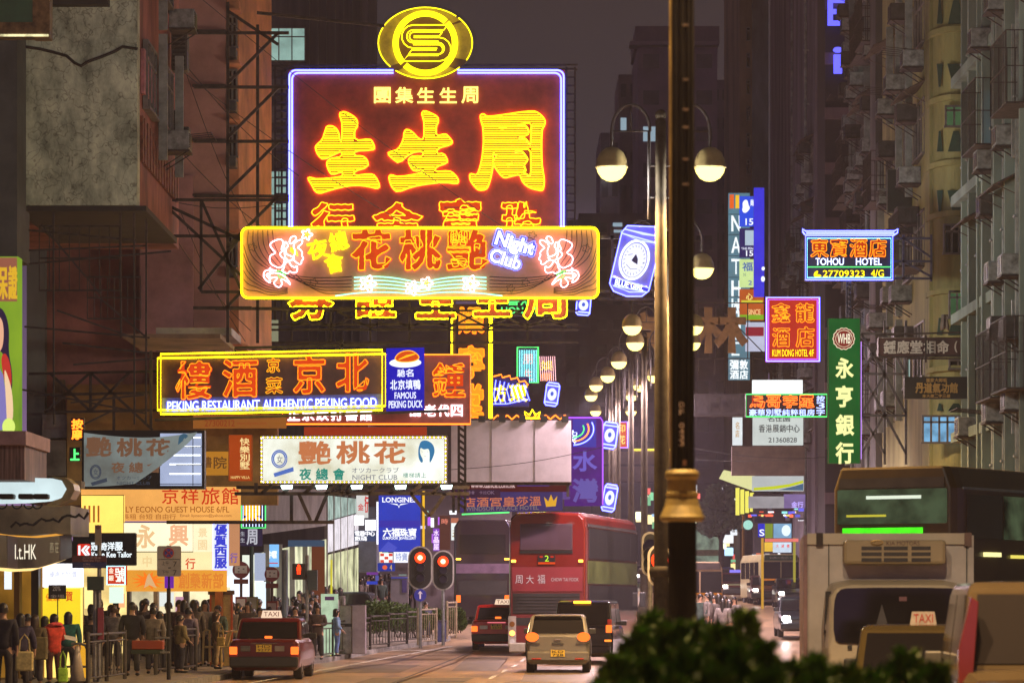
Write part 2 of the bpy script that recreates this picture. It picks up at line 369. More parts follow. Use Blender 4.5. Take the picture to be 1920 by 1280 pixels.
for r_, o_ in ((0, 0), (5, 0)):                       # double blue border, broken where the emblem sits
    x0, y0, x1, y1 = 543+r_, 133+r_, 1057-r_, 520
    L = [(738, y0)]+[(x0+12-12*math.sin(R(t)), y0+12-12*math.cos(R(t))) for t in range(0, 91, 15)]+[(x0, y1)]
    Rr = [(858, y0)]+[(x1-12+12*math.sin(R(t)), y0+12-12*math.cos(R(t))) for t in range(0, 91, 15)]+[(x1, y1)]
    S.tubes('neon_border', BLU, [L, Rr], 1.7, .1, False)
ch1 = [(470, 640), (490, 630), (520, 640), (560, 665), (572, 690), (568, 720), (553, 735), (555, 795), (640, 785), (655, 800), (668, 835), (655, 845), (553, 850), (553, 880), (600, 880), (625, 900), (632, 940), (550, 965), (552, 992), (640, 980), (670, 990), (698, 1050), (680, 1062), (640, 1050), (560, 1040), (470, 1055), (390, 1078), (362, 1088), (335, 1080), (315, 1040), (292, 1005), (305, 1000), (345, 1012), (480, 998), (490, 985), (485, 965), (430, 985), (412, 965), (398, 925), (405, 905), (430, 893), (484, 885), (484, 850), (440, 870), (380, 900), (350, 875), (335, 835), (340, 820), (375, 790), (392, 735), (400, 712), (430, 712), (455, 728), (468, 760), (470, 795), (485, 800), (487, 700), (478, 670)]
ch2 = [(932, 640), (945, 625), (985, 640), (1022, 660), (1025, 690), (1012, 710), (1012, 770), (1065, 755), (1085, 775), (1105, 800), (1095, 815), (1020, 835), (1015, 870), (1055, 865), (1075, 900), (1075, 918), (1010, 940), (1005, 970), (1085, 962), (1120, 985), (1140, 1020), (1130, 1035), (1060, 1025), (960, 1035), (880, 1050), (795, 1082), (770, 1060), (755, 1030), (748, 995), (760, 985), (800, 1000), (940, 975), (940, 955), (890, 965), (870, 940), (855, 905), (870, 885), (900, 880), (940, 882), (940, 850), (870, 860), (805, 920), (770, 895), (740, 865), (760, 855), (800, 845), (830, 790), (835, 740), (850, 730), (880, 745), (915, 785), (945, 790), (948, 700), (940, 665)]
ch3 = [[(215, 200), (240, 178), (265, 180), (300, 208), (360, 210), (520, 190), (740, 155), (925, 137), (985, 160), (1040, 205), (1080, 260), (1075, 320), (1045, 370), (1035, 420), (1030, 600), (1035, 840), (1050, 930), (1070, 1060), (1060, 1160), (1040, 1195), (960, 1180), (870, 1155), (790, 1090), (760, 1020), (740, 975), (620, 1005), (545, 1025), (500, 1000), (430, 910), (388, 830), (395, 790), (450, 735), (410, 715), (388, 680), (385, 800), (382, 900), (350, 1050), (320, 1140), (290, 1180), (205, 1190), (160, 1160), (90, 1070), (75, 1000), (90, 970), (130, 985), (170, 990), (200, 940), (240, 790), (262, 600), (262, 450), (255, 350), (235, 290)],
       [(710, 322), (790, 305), (900, 300), (893, 400), (885, 600), (865, 560), (830, 510), (780, 492), (712, 497), (850, 462), (868, 420), (855, 370), (820, 330), (780, 318)],
       [(655, 685), (740, 655), (885, 640), (890, 800), (890, 1000), (840, 985), (790, 945), (830, 940), (815, 890), (800, 860), (850, 800), (850, 770), (810, 710), (770, 668)],
       [(455, 360), (500, 380), (565, 365), (560, 345)], [(570, 870), (620, 860), (665, 820), (580, 845)]]
YF = emi('neon_fill_yellow', (1, .84, .006), 2.2); HAL2 = emi('neon_halo_strong', (1, .08, .005), 8); LETP = mat('letter_red', (.30, .03, .01), .45, 0, .3, 3)
for lp in ([zz(ch1, 480, 0, 2.998)], [zz(ch2, 480, 0, 2.998)], [zz(l, 870, 190, 7.111) for l in ch3]):
    S.slab('character', LETP, lp[0], .03, .035)
    S.tubes('neon_outline', YF, [chaikin(l) for l in lp], 1.15, .13)
    S.tubes('neon_halo', HAL2, [grow(chaikin(l), -1.2) if i_ else grow(chaikin(l), -1.2) for i_, l in enumerate(lp)], .9, .05, True, 4)  # added red tube that makes the glow round each giant character
    S.tubes('neon_fill', YF, scan(lp, 4.3), 1.15, .12, False, 4)
S.letters('neon_lettering', emi('neon_lemon', (1, .88, .16), 1.6), [('團', (702, 165, 732, 194)), ('集', (742, 165, 774, 194)), ('生', (783, 166, 814, 194)), ('生', (825, 166, 856, 194)), ('周', (866, 164, 896, 194))], .1, .03, .02)
S.neon('neon_row', [('行', (586, 382, 662, 452)), ('金', (702, 382, 788, 452)), ('寶', (825, 376, 900, 452)), ('珠', (943, 378, 1012, 452))], emi('neon_gold', (1, .62, .010), 1.8), 1.0, .12, .035, RG, .9, halo=HALO)
S.neon('neon_lower', [('券', (545, 522, 622, 598)), ('證', (668, 524, 742, 594)), ('生', (782, 524, 852, 596)), ('生', (890, 524, 956, 592)), ('周', (984, 524, 1060, 596))], YEL, 1.0, .2, .04, LETP, .6)
fr = []
for i in range(0, 27):                                # ladder frames at both ends, top rail and back truss
    y = 130+i*15.6
    fr += [((516, y), (538, y)), ((1062, y), (1078, y))]
fr += [((516, 124), (516, 600)), ((527, 124, -.3), (527, 600, -.3)), ((538, 124), (538, 600)), ((1062, 126), (1062, 540)), ((1078, 126), (1078, 540)), ((510, 124), (1083, 122)), ((510, 129, -.4), (1083, 127, -.4))]
for x in range(545, 1060, 74): fr += [((x, 500, -.45), (x, 640, -.45)), ((x, 575, -.45), (x+74, 612, -.45)), ((x+74, 575, -.45), (x, 612, -.45))]
for y in (560, 580, 606, 616, 640): fr += [((400, y, -.45), (1085, y, -.45))]
S.bars('support_lattice', STEEL, fr, .045)
S.tubes('emblem_rail', IRON, [oval(797, 84, 97, 76, 40, 170, 385), oval(797, 84, 94, 73, 40, 175, 380)], .5, -.1, False, 4)

# ---------------------------------------------------------------- night-club neon sign
S = Sign('neon_sign', 'long neon night club sign edged in yellow tube with pink flowers and green waves', (452, 426, 1123, 561), 77.6)
PP = mat('club_panel', (.78, .38, .28), .45, 0, .3, 1.2, (1, 1, 1), .04, .5, (.58, .32, .13))  # pink and tan cast of the neon put into the panel colour
S.slab('panel', PP, rrect(453, 427, 1122, 560, 14), .3)
S.tubes('neon_border', emi('neon_yellow_strong', (1, .74, .002), 6), [rrect(453.5, 427.5, 1121.5, 559.5, 13)], 1.9, .1, True, 8)
fl = [[(640, 210), (510, 260), (495, 310), (530, 360), (580, 410), (500, 440), (485, 500), (510, 570), (600, 610), (640, 615), (690, 560), (700, 500), (640, 450), (630, 410), (680, 380), (645, 360), (690, 260)], [(710, 240), (750, 310), (710, 360), (720, 430), (840, 470), (800, 500), (760, 520), (700, 480), (690, 300)], [(760, 270), (775, 200), (830, 170), (860, 200), (840, 240), (790, 285)], [(810, 290), (900, 225), (945, 230), (940, 280), (870, 335), (900, 350), (945, 400), (930, 440), (965, 490), (930, 510), (930, 560), (890, 565), (840, 520), (800, 500), (850, 400)], [(760, 530), (740, 520), (690, 570), (690, 620), (650, 650), (740, 700), (760, 660), (830, 690), (875, 660), (870, 580), (840, 610), (790, 590)], [(510, 600), (480, 630), (560, 650), (590, 650), (430, 640), (400, 720), (430, 780), (510, 830), (480, 760)], [(580, 680), (460, 690), (440, 720), (490, 760), (580, 740), (600, 760), (540, 820), (590, 880), (640, 880), (665, 830), (640, 770), (700, 780), (800, 870), (700, 720)]]
sm = [[(780, 330), (850, 360), (870, 410), (880, 450)], [(775, 350), (830, 380), (850, 430)], [(770, 370), (810, 410), (840, 440)]]
gr = [[(570, 650), (640, 660), (710, 710), (690, 770), (630, 750), (600, 700)], [(600, 670), (660, 700), (680, 740)]]
A_ = [zz(l, 440, 420, 7.385) for l in fl]; B_ = [[(1580-x, y) for x, y in l] for l in A_]
def blossom(cx, cy, r, k=5, ph=0): return [(cx+r*(.78+.25*math.cos(k*R(t)+ph))*math.cos(R(t)), cy+r*(.78+.25*math.cos(k*R(t)+ph))*math.sin(R(t))) for t in range(0, 360, 12)]
lil = [blossom(576, 441, 10.5), blossom(690, 533, 16), blossom(773, 541, 14), blossom(800, 532, 12), blossom(882, 533, 16)]
PK2 = emi('neon_pink_strong', (1, .42, .50), 7)
S.tubes('neon_flower', PK2, [chaikin(l) for l in A_], 1.05, .14); S.tubes('neon_flower', PK2, [chaikin(l) for l in B_], .9, .1)
S.tubes('neon_blossom', emi('neon_rose_white', (1, .75, .72), 4), lil+[blossom(x, y, r*.5) for x, y, r in ((690, 533, 14), (773, 541, 13), (882, 533, 15))], 1.1, .14)
S.tubes('neon_stamen', YEL2, [zz(l, 440, 420, 7.385) for l in sm]+[oval(690, 530, 3.5, 3, 8), oval(773, 543, 4.5, 4, 8), oval(800, 531, 3, 3, 8), oval(882, 531, 3.5, 3, 8), oval(576, 441, 3, 2.5, 8)], .9, .12)
S.tubes('neon_calyx', GRN, [zz(l, 440, 420, 7.385) for l in gr]+[[(1580-x, y) for x, y in zz(l, 440, 420, 7.385)] for l in gr], 1., .12)
gl = []
for i in range(4):
    gl.append(chaikin([(664, 521+7*i), (705, 518.5+7*i), (745, 522+6.5*i), (788, 531+5.4*i)], False, 2)); gl.append(chaikin([(788, 531+5.4*i), (830, 522+6.5*i), (870, 518.5+7*i), (912, 521+7*i)], False, 2))
gl.append(chaikin([(629, 555), (680, 548.5), (740, 548), (787, 553.5)], False, 2)); gl.append(chaikin([(787, 553.5), (830, 547.5), (890, 549), (942, 555)], False, 2))
S.tubes('neon_wave', MNT, gl, 1.2, .08, False)
dk_ = []
for i in range(6):
    dk_.append(chaikin([(466+9*i, 432), (464+10*i, 462), (478+11*i, 490), (515+11*i, 512+4*i), (575+6*i, 521+6*i), (628, 521+6*i), (660, 519+6.5*i)], False, 2))
    dk_.append(chaikin([(457, 460+16*i), (466, 490+11*i), (482, 515+6*i), (505, 530+5*i), (540, 540+2*i)], False, 2))
    dk_.append([(1578-x, y) for x, y in chaikin([(470+9*i, 432), (466+10*i, 462), (478+11*i, 490), (515+9*i, 512+4*i), (575+6*i, 521+6*i), (628, 521+6*i), (660, 519+6.5*i)], False, 2)])
    dk_.append([(1578-x, y) for x, y in chaikin([(459, 460+16*i), (466, 490+11*i), (482, 515+6*i), (505, 530+5*i), (540, 540+2*i)], False, 2)])
UT = mat('unlit_tube', (.05, .035, .04), .3)
for i in range(4): S.tubes('unlit_wave', UT, dk_[i::4], .75, .07, False, 5)
S.tubes('unlit_blossom', mat('unlit_tube2', (.12, .09, .06), .3), [blossom(x, y, 8) for x, y in ((474, 464), (588, 530), (998, 442), (1099, 466), (985, 530), (957, 541))], .6, .07)
RC = emi('club_red_glow', C(222, 70, 20), .85, True, .25, 2)
big = [('花', (663, 434, 731, 504)), ('桃', (752, 434, 824, 504)), ('艷', (841, 434, 911, 504))]
S.neon('neon_character', big, emi('neon_orange_yellow', (1, .58, .012), 1.3), .8, .1, .045, RC, .6, 2.5, 5, halo=HALO)
S.letters('small_characters', emi('club_yellow', (1, .80, .01), 1.5), [('夜', (577, 450, 615, 485), -12), ('總', (618, 435, 652, 470), -14), ('會', (610, 477, 644, 511), -12)], .08, .04, .03)
WP = emi('club_violet', C(96, 88, 236), .9, True, .2)
nc = [('Night', (929, 444, 1001, 476), 17), ('Club', (919, 474, 977, 498), 17)]
S.letters('script_backing', WP, nc, .03, .02, .16); S.letters('neon_script', emi('script_white', C(232, 232, 255), 1.6), nc, .09, .03, .045); S.tubes('script_glow_tube', BLU, S.outline(nc, .15, 0, 3), .5, .05, True, 4)  # blue halo of the script built as a glowing plate and tubes
fr = [((1123, 445), (1237, 445)), ((1123, 546), (1180, 546)), ((1123, 560), (1240, 560)), ((1148, 425), (1148, 560)), ((1237, 418), (1237, 562)), ((1148, 428), (1237, 428))]
for y in range(440, 560, 20): fr.append(((1148, y, -.2), (1237, y, -.2)))
fr += [((300, 372, -.3), (540, 372, -.3)), ((300, 440, -.3), (455, 440, -.3)), ((375, 372, -.3), (375, 545, -.3)), ((290, 372, -.3), (455, 450, -.3)), ((375, 545, -.3), (455, 545, -.3)), ((375, 372, -.3), (450, 540, -.3)), ((290, 366, -.3), (500, 560, -.3)), ((370, 540, -.3), (450, 440, -.3)), ((360, 575, -.3), (470, 575, -.3)), ((422, 575, -.3), (455, 540, -.3)), ((425, 0, -.3), (425, 640, -.3))]
for y in (58, 160, 262, 365): fr += [((362, y, -.3), (540, y, -.3)), ((424, y+96, -.3), (520, y, -.3))]
fr += [((424, 16, -.3), (520, 80, -.3)), ((480, 20, -.3), (720, 45, -.3)), ((400, 575, -.5), (850, 575, -.5)), ((480, 40, -.5), (480, 640, -.5))]
S.bars('support_lattice', STEEL, fr, .05)
S = Sign('neon_sign', 'tilted blue and white neon beer can standing right of the night club sign', (1143, 420, 1237, 558), 77.2)
can = [(1176, 424), (1166, 436), (1143, 532), (1150, 546), (1175, 556), (1203, 556), (1216, 546), (1240, 448), (1238, 434), (1226, 426)]
S.slab('can', mat('can_violet', (.32, .30, .62), .4, 0, .15, 2), can, .15)
S.slab('can_band', mat('can_blue', (.03, .03, .35), .4), [(1146, 519), (1216, 540), (1213, 548), (1149, 533)], .01, .015)
ov = [(1189+x*math.cos(R(17))-y*math.sin(R(17)), 488+x*math.sin(R(17))+y*math.cos(R(17))) for x, y in oval(0, 0, 27, 38, 40)]
ov2 = [(1189+(x-1189)*.82, 488+(y-488)*.85) for x, y in ov]
S.slab('can_label', lit(225, 228, 255, 1.1, True), ov2, .02, .03)
def turn(x, y, cx=1189, cy=488, a=17): return (cx+x*math.cos(R(a))-y*math.sin(R(a)), cy+x*math.sin(R(a))+y*math.cos(R(a)))
CB = mat('label_blue', (.03, .035, .3), .5)
S.slab('label_figure', CB, [turn(-5, 2), turn(0, -12), turn(6, -4), turn(8, 6), turn(0, 4)], .01, .045)
S.tubes('label_marks', CB, [[turn(20*math.cos(R(t)), 29*math.sin(R(t))), turn(17*math.cos(R(t+4)), 25*math.sin(R(t+4)))] for t in range(0, 360, 17)]+[[turn(-14, -6), turn(-6, -10)], [turn(-12, 12), turn(-2, 18), turn(10, 14)]], .6, .05, False, 4)
S.tubes('neon_outline', BLU, [can, [(1166, 438), (1200, 452), (1238, 458)], [(1170, 430), (1205, 440), (1236, 444)], [(1146, 519), (1216, 540)], [(1149, 536), (1180, 548), (1212, 548)]], 1.25, .08)
S.tubes('neon_label_ring', WHT, [ov, [(1189+(x-1189)*.93, 488+(y-488)*.93) for x, y in ov]], .9, .08)
S.letters('lettering', WHT, [('BLUE GIRL', (1153, 529, 1207, 540), 12)], .05, .02, .02)
S.tubes('neon_swoosh', YEL2, [[(1150, 517), (1172, 527), (1184, 534)], [(1187, 533), (1200, 538), (1213, 537)]], .8, .07, False)

# ---------------------------------------------------------------- restaurant sign and its neighbours
tl = -8/427
S = Sign('neon_sign', 'dark restaurant neon sign with double yellow border and red orange characters', (295, 659, 722, 774), 86, tilt=tl)
S.panel('panel', mat('restaurant_panel', (.11, .045, .035), .4, 0, .35, 1.5), (297, 661, 720, 772), .3)
def notch(x0, y0, x1, y1, n): return [(x0+n, y0), (x1-n, y0), (x1-n, y0+n), (x1, y0+n), (x1, y1-n), (x1-n, y1-n), (x1-n, y1), (x0+n, y1), (x0+n, y1-n), (x0, y1-n), (x0, y0+n), (x0+n, y0+n)]
S.tubes('neon_border', YEL, [rect(302, 660, 717, 773), rect(296, 668, 723, 765)], 1.25, .09)
NO = emi('neon_orange_edge', (1, .42, .010), 1.25); RG = emi('red_glow', C(222, 66, 18), .85, True)
S.neon('neon_character', [('樓', (331, 676, 396, 744)), ('酒', (419, 674, 482, 742)), ('京', (552, 668, 608, 738)), ('北', (632, 667, 690, 736))], NO, .62, .1, .022, RG, .35, halo=HALO)
S.neon('neon_small_character', [('京', (501, 672, 525, 698)), ('菜', (499, 708, 530, 738))], NO, .7, .1, .03, mat('restaurant_red', (.5, .055, .015), .5))
tx = [('PEKING RESTAURANT', (314, 749, 487, 767)), ('AUTHENTIC', (494, 749, 586, 767)), ('PEKING FOOD', (592, 749, 706, 767))]
S.letters('latin_lettering', emi('neon_white_blue', (.7, .78, 1), 1.6), tx, .06, .03, .022)
S.tubes('neon_text_glow', emi('neon_deep_blue', (.010, .022, 1), 5), S.outline(tx, .05, 0, 3), .45, .045, True, 4); S.panel('text_band', mat('blue_band', (.14, .17, .5), .4, 0, .2, 2), (304, 742, 716, 771), .02, .012)  # blue glow on the panel painted as a band, with added glow tubes
S.bars('support_lattice', STEEL, [((283, 640), (283, 800)), ((50, 690, -.4), (300, 690, -.4)), ((80, 763, -.4), (300, 763, -.4)), ((90, 690, -.4), (166, 763, -.4)), ((166, 690, -.4), (166, 763, -.4)), ((166, 690, -.4), (283, 800, -.4)), ((210, 735, -.4), (210, 800, -.4)), ((60, 730, -.4), (283, 730, -.4)), ((166, 763, -.4), (240, 690, -.4)), ((80, 763, -.4), (166, 690, -.4)), ((290, 783), (840, 776)), ((290, 650, -.3), (730, 648, -.3)), ((400, 640, -.3), (400, 660, -.3)), ((640, 636, -.3), (640, 660, -.3))], .05)
S = Sign('lightbox_sign', 'blue duck lightbox on the right end of the restaurant sign', (724, 652, 795, 770), 86.2, tilt=tl)
S.panel('panel', emi('duck_blue', C(28, 26, 175), 1.0, True, .35, .6), None, .3)
S.slab('plate', lit(240, 243, 255, 1.1), oval(760, 680, 30, 9, 28), .02, .03); S.slab('duck', lit(200, 70, 20), chaikin([(739, 672), (750, 660), (768, 657), (780, 662), (788, 672), (775, 679), (748, 679)], True, 2), .03, .07)
S.tubes('neon_duck', AMB, [chaikin([(739, 672), (750, 660), (768, 657), (780, 662), (788, 672), (775, 679), (748, 679)], True, 2), [(748, 674), (762, 667), (779, 664)]], .9, .1)
LW = lit(225, 230, 255, 1.1)
S.letters('lettering', LW, strip('馳名', 744, 692, 776, 706)+strip('北京填鴨', 731, 712, 789, 730)+[('FAMOUS', (740, 735, 780, 747)), ('PEKING DUCK', (729, 751, 792, 764))], .03, .02, .02)
S = Sign('neon_sign', 'red edged neon sign with one orange bell character, tucked behind the duck sign', (528, 663, 884, 797), 89.5)
S.panel('panel', mat('dull_red_panel', (.30, .085, .07), .5, 0, .3, 1.5), (529, 664, 883, 796), .3)
S.tubes('neon_border', emi('neon_red_orange', (1, .17, .012), 3.6), [rect(530, 665, 882, 795)], 1.3, .08)
S.neon('neon_character', [('鍾', (812, 681, 871, 743))], AMB, .7, .1, .02, RG, .4, halo=HALO)
S.letters('lettering', emi('neon_rose', (1, .72, .75), 2.6), [(c, (846-25*i-(3 if i > 2 else 0), 759, 867-25*i-(3 if i > 2 else 0), 780)) for i, c in enumerate('四代老舖')]+[(c, (540+27*i, 768, 562+27*i, 788)) for i, c in enumerate('正宗跌打醫館')], .05, .02, .03)
S.bars('support_lattice', STEEL, [((540, 640, -.3), (540, 665, -.3)), ((843, 590, -.3), (843, 665, -.3)), ((857, 590, -.3), (857, 665, -.3)), ((860, 795, -.2), (860, 960, -.2)), ((872, 795, -.2), (872, 960, -.2))]+[((860, y, -.2), (872, y+8, -.2)) for y in range(800, 955, 12)], .05)
S = Sign('neon_sign', 'tall narrow dark sign with yellow tube sides and a column of orange characters', (845, 575, 926, 786), 104)
S.panel('panel', mat('dark_maroon', (.05, .018, .02), .5, 0, .3, 2), (848, 570, 925, 785), .3)
S.tubes('neon_border', YEL, [[(847, 575), (847, 665)], [(921, 575), (921, 784)], [(918.5, 575), (918.5, 784)]], 1.7, .08, False)
S.neon('neon_character', [('燥', (858, 578, 906, 624)), ('寧', (862, 650, 906, 708)), ('堂', (864, 722, 904, 780))], AMB, .7, .1, .04, emi('amber_glow', C(255, 150, 30), 1), .5, halo=HALO)
# white lightbox with bulb border
S = Sign('lightbox_sign', 'white night club lightbox with brown characters, a woman drawing and a bulb rope border', (488, 817, 838, 906), 81)
WB = emi('stained_lightbox', C(232, 236, 226), 1.12, True, .5, .9, C(178, 172, 140))
S.panel('frame', BACKP, (487, 816, 839, 907), .35, -.02); S.panel('panel', WB, (493, 822, 833, 901), .02, .02)
BR = lit(196, 118, 74, .85); TEAL = lit(30, 140, 122, .8); SL = lit(110, 112, 130, .8); BLB = lit(80, 112, 190, .85)
S.letters('characters', BR, [('艷', (561, 828, 620, 869)), ('桃', (632, 828, 692, 868)), ('花', (703, 828, 760, 868))], .035, .01, .04)
S.letters('teal_characters', TEAL, [('夜', (562, 878, 583, 899)), ('總', (593, 878, 615, 899)), ('會', (625, 878, 646, 899))], .035, .01, .03)
S.letters('small_lettering', SL, [('オツカークラブ', (660, 876, 748, 886)), ('NIGHT CLUB', (661, 890, 745, 899))], .035, .01)
S.letters('green_lettering', TEAL, strip('樓梯請上', 755, 886, 800, 895), .035, .01)
hair = chaikin([(790, 826), (801, 825), (812, 832), (816, 846), (810, 862), (805, 869), (806, 850), (804, 840), (795, 843), (788, 838), (787, 850), (794, 862), (791, 869), (785, 860), (784, 845), (786, 834)], True, 2)
S.slab('woman_drawing', lit(50, 118, 165, .85), hair, .01, .035)
S.tubes('face_lines', lit(150, 170, 170, .8), [[(790, 846), (793, 847)], [(800, 846), (803, 847)], [(795, 855), (799, 855)]], .4, .035, False, 4)
ring = oval(524, 860, 14, 16, 28)
S.tubes('round_emblem', BLB, [ring, oval(524, 860, 11, 13, 24)], 1.4, .03, True, 4); S.slab('emblem_ribbon', BLB, [(513, 887), (550, 875), (551, 883), (515, 894)], .01, .035)
S.letters('emblem_figure', SL, [('女', (519, 853, 530, 868))], .035, .01)
for nm, ca, ph in (('rope_light', YEL2, 0), ('rope_light', emi('bulb_white', (1, .8, .85), 2.5), 1)):
    b = MB(); per = []
    for x in range(490, 838, 4): per += [(x, 819.5), (x, 903.5)]
    for y in range(822, 903, 4): per += [(490.5, y), (835.5, y)]
    for i, (x, y) in enumerate(per):
        if (i//2) % 2 == ph: q = S.p(x, y, .04); b.cbox(q, (.035, .03, .035))
    b.build(nm, ca, S.root)
S.bars('support_lattice', STEEL, [((440, 925), (880, 925)), ((440, 912, -.5), (880, 912, -.5)), ((560, 925), (582, 975)), ((770, 925), (805, 968)), ((480, 925), (480, 905)), ((640, 925), (650, 905)), ((805, 968), (835, 925))]+[((490+i*40, 925), (510+i*40, 908)) for i in range(9)]+[((310, 978, -.3), (625, 978, -.3)), ((545, 925, -.3), (545, 978, -.3)), ((590, 978, -.3), (612, 925, -.3))], .06)
for i, x in enumerate((527, 592, 658, 740, 826)):
    S.slab('flood_lamp', emi('flood_white', (.72, 1, .95), 6), [(x, 910), (x+22, 909), (x+20, 916), (x+3, 917)], .15, .1)
# torn lightbox on the left
S = Sign('lightbox_sign', 'grey torn banner lightbox with faded brown characters and bare fluorescent tubes at its right end', (153, 806, 383, 916), 77)
S.panel('frame', DARKM, (153, 806, 383, 916), .4, -.05)
S.panel('tube_back', emi('tube_back_white', C(168, 180, 212), .9, True, .2), (300, 812, 378, 910), .01, -.03)
S.tubes('fluorescent_tube', emi('fluorescent', (.85, .92, 1), 2.2), [[(318, y), (376, y)] for y in (820, 837, 853, 870, 888)], 1.3, .02, False)
S.bars('tube_bar', DARKM, [((362, 812), (362, 910)), ((320, 837.5), (378, 837.5)), ((300, 907), (378, 907)), ((330, 871.5), (378, 871.5))], .012, .03)
b = MB(); NXs, NYs = 22, 9; gv = []                     # the torn sheet, sagging and folded over at its right edge
for j in range(NYs+1):
    for i in range(NXs+1):
        u, v = i/NXs, j/NYs; xr = 372-118*v**1.25; x = 158+(xr-158)*u; y = 811+(912-811)*v+(9*math.sin(u*3.1)*(1-v)) - (5*u*u*v)
        gv.append(S.p(x, y, .05+.10*math.sin(u*7+v*3)*u+.18*u**6))
b.add(gv, [(j*(NXs+1)+i, j*(NXs+1)+i+1, (j+1)*(NXs+1)+i+1, (j+1)*(NXs+1)+i) for j in range(NYs) for i in range(NXs)])
S_b = b.build('torn_sheet', emi('torn_vinyl', C(148, 160, 158), .62, False, .5, .8, C(98, 96, 88)), S.root, smooth=True)
so = S_b.modifiers.new('solid', 'SOLIDIFY'); so.thickness = .01
FB = lit(120, 84, 62, .7); GB = lit(62, 70, 84, .7)
S.letters('characters', FB, [('艷', (165, 821, 210, 855)), ('桃', (222, 823, 267, 855)), ('花', (277, 824, 320, 854))], .2, .01, .045)
S.letters('small_characters', FB, [('夜', (211, 867, 235, 886)), ('總', (244, 867, 270, 886)), ('會', (278, 867, 304, 886))], .2, .01, .03)
S.letters('lettering', GB, [('オツカークラブ', (220, 892, 286, 899)), ('NIGHT CLUB', (221, 903, 283, 909))], .2, .01)
S.tubes('round_emblem', GB, [oval(181, 885, 10, 13, 22), oval(181, 885, 8, 10.5, 22)], 1.1, .18, True, 4)
S.slab('emblem_ribbon', GB, [(172, 905), (202, 896), (203, 903), (175, 911)], .01, .2); S.letters('emblem_figure', GB, [('女', (177, 879, 186, 891))], .2, .01)
S.slab('woman_drawing', lit(64, 104, 128, .6), chaikin([(338, 816), (350, 812), (357, 822), (352, 826), (347, 820), (343, 832), (340, 846), (335, 842), (336, 828)], True, 2), .01, .22)
# blank billboard
S = Sign('billboard', 'blank pale grey billboard with black clips along its top edge', (845, 786, 1072, 904), 96)
S.panel('panel', mat('blank_vinyl', (.55, .50, .53), .5, 0, .18, .8), (846, 788, 1071, 903), .3)
S.bars('seam', mat('grey_seam', (.3, .26, .29), .6), [((922, 789, .0), (922, 902, .0)), ((1003, 789, .0), (1003, 902, .0))], .012)
for x in (852, 897, 935, 973, 1013, 1053): S.slab('clip', DARKM, rect(x, 779, x+13, 791), .1, .05)
S.bars('support_lattice', STEEL, [((845, 906, -.3), (1072, 906, -.3)), ((850, 960, -.3), (850, 906, -.3)), ((1065, 906, -.3), (1065, 930, -.3))], .06)
# ---------------------------------------------------------------- flat boxed signs, from a table
def boxsign(label, rc, d, bg, texts=(), border=None, t=.25, tilt=0, name='shop_sign', group=None, frame=None, s=1.0, mottle=.15, neonb=None, bold=.02):
    """texts: (text, rect, colour, mode)  mode f filled lit, d dull paint, n neon outline"""
    S = Sign(name, label, rc, d, 'sign', group, tilt)
    if bg and bg[0] == 'p': m = mat('sign_paint_%d_%d_%d' % bg[1:], C(*bg[1:]), .5, 0, .3, 2.0)
    else: m = emi('sign_lit_%d_%d_%d_%g' % (*bg, s), C(*bg), s, True, mottle, 1.2)
    S.panel('panel', m, rc, t)
    if frame: S.tubes('frame', paint(*frame), [rect(*rc)], 1.0, .01, True, 4)
    if border: S.tubes('neon_border', border, [rect(rc[0]+1, rc[1]+1, rc[2]-1, rc[3]-1)], neonb or 1.0, .06)
    by = {}
    for it in texts: by.setdefault((it[2] if not hasattr(it[2], 'name') else it[2].name, it[3] if len(it) > 3 else 'f'), []).append(it)
    for (c, md), its in by.items():
        col = its[0][2]; items = [(i[0], i[1]) for i in its]
        if md == 'n': S.neon('neon_lettering', items, col, .55, .07, .022, emi('plate_red_glow', C(200, 60, 20), .8, True), .3, halo=HALO)
        else: S.letters('lettering', (lit(*col) if md == 'f' else paint(*col)) if not hasattr(col, 'name') else col, items, .02, .015, bold)
    return S
s1 = strip
# ---- right side of the street
S = boxsign('hotel neon sign with a flared white roof line, red characters and a yellow phone number', (1509, 440, 1674, 526), 82, ('p', 18, 22, 70),
            [(c, r, AMB, 'n') for c, r in s1('東寶酒店', 1518, 448, 1664, 482)]+[('TOHOU', (1529, 484, 1582, 497), WHT), ('HOTEL', (1605, 484, 1653, 497), WHT), ('27709323', (1543, 507, 1621, 519), YEL2), ('4/G', (1633, 506, 1657, 519), YEL2)], name='neon_sign', bold=.012)
S.tubes('neon_border', BLU, [rect(1510, 442, 1673, 525)], 1.3, .09); S.tubes('neon_inner_border', CYA, [rect(1513, 447, 1670, 521)], .7, .07); S.tubes('neon_rule', GRN, [[(1513, 501), (1670, 501)]], .9, .07, False)
S.tubes('neon_roof', BLU, [[(1509, 441), (1505, 436), (1504, 430), (1510, 434), (1676, 434), (1683, 430), (1682, 437), (1673, 443)], [(1511, 438), (1676, 438)]], 1.5, .08, False)
S.slab('receiver_emblem', YEL2, chaikin([(1526, 511), (1533, 507), (1534, 511), (1530, 514), (1539, 515), (1540, 519), (1526, 520)], True, 1), .02, .03)
S.bars('support_lattice', mat('blue_grey_steel', (.05, .05, .08), .6, .3, .4, 5), [((1674, 447), (1745, 447)), ((1674, 490), (1748, 490)), ((1674, 522), (1748, 522)), ((1694, 440), (1694, 524)), ((1694, 447), (1745, 482)), ((1694, 490), (1745, 518)), ((1746, 440), (1746, 528)), ((1588, 526), (1588, 595)), ((1594, 526), (1594, 595))]+[((1588, y), (1594, y+6)) for y in range(530, 590, 9)], .04)
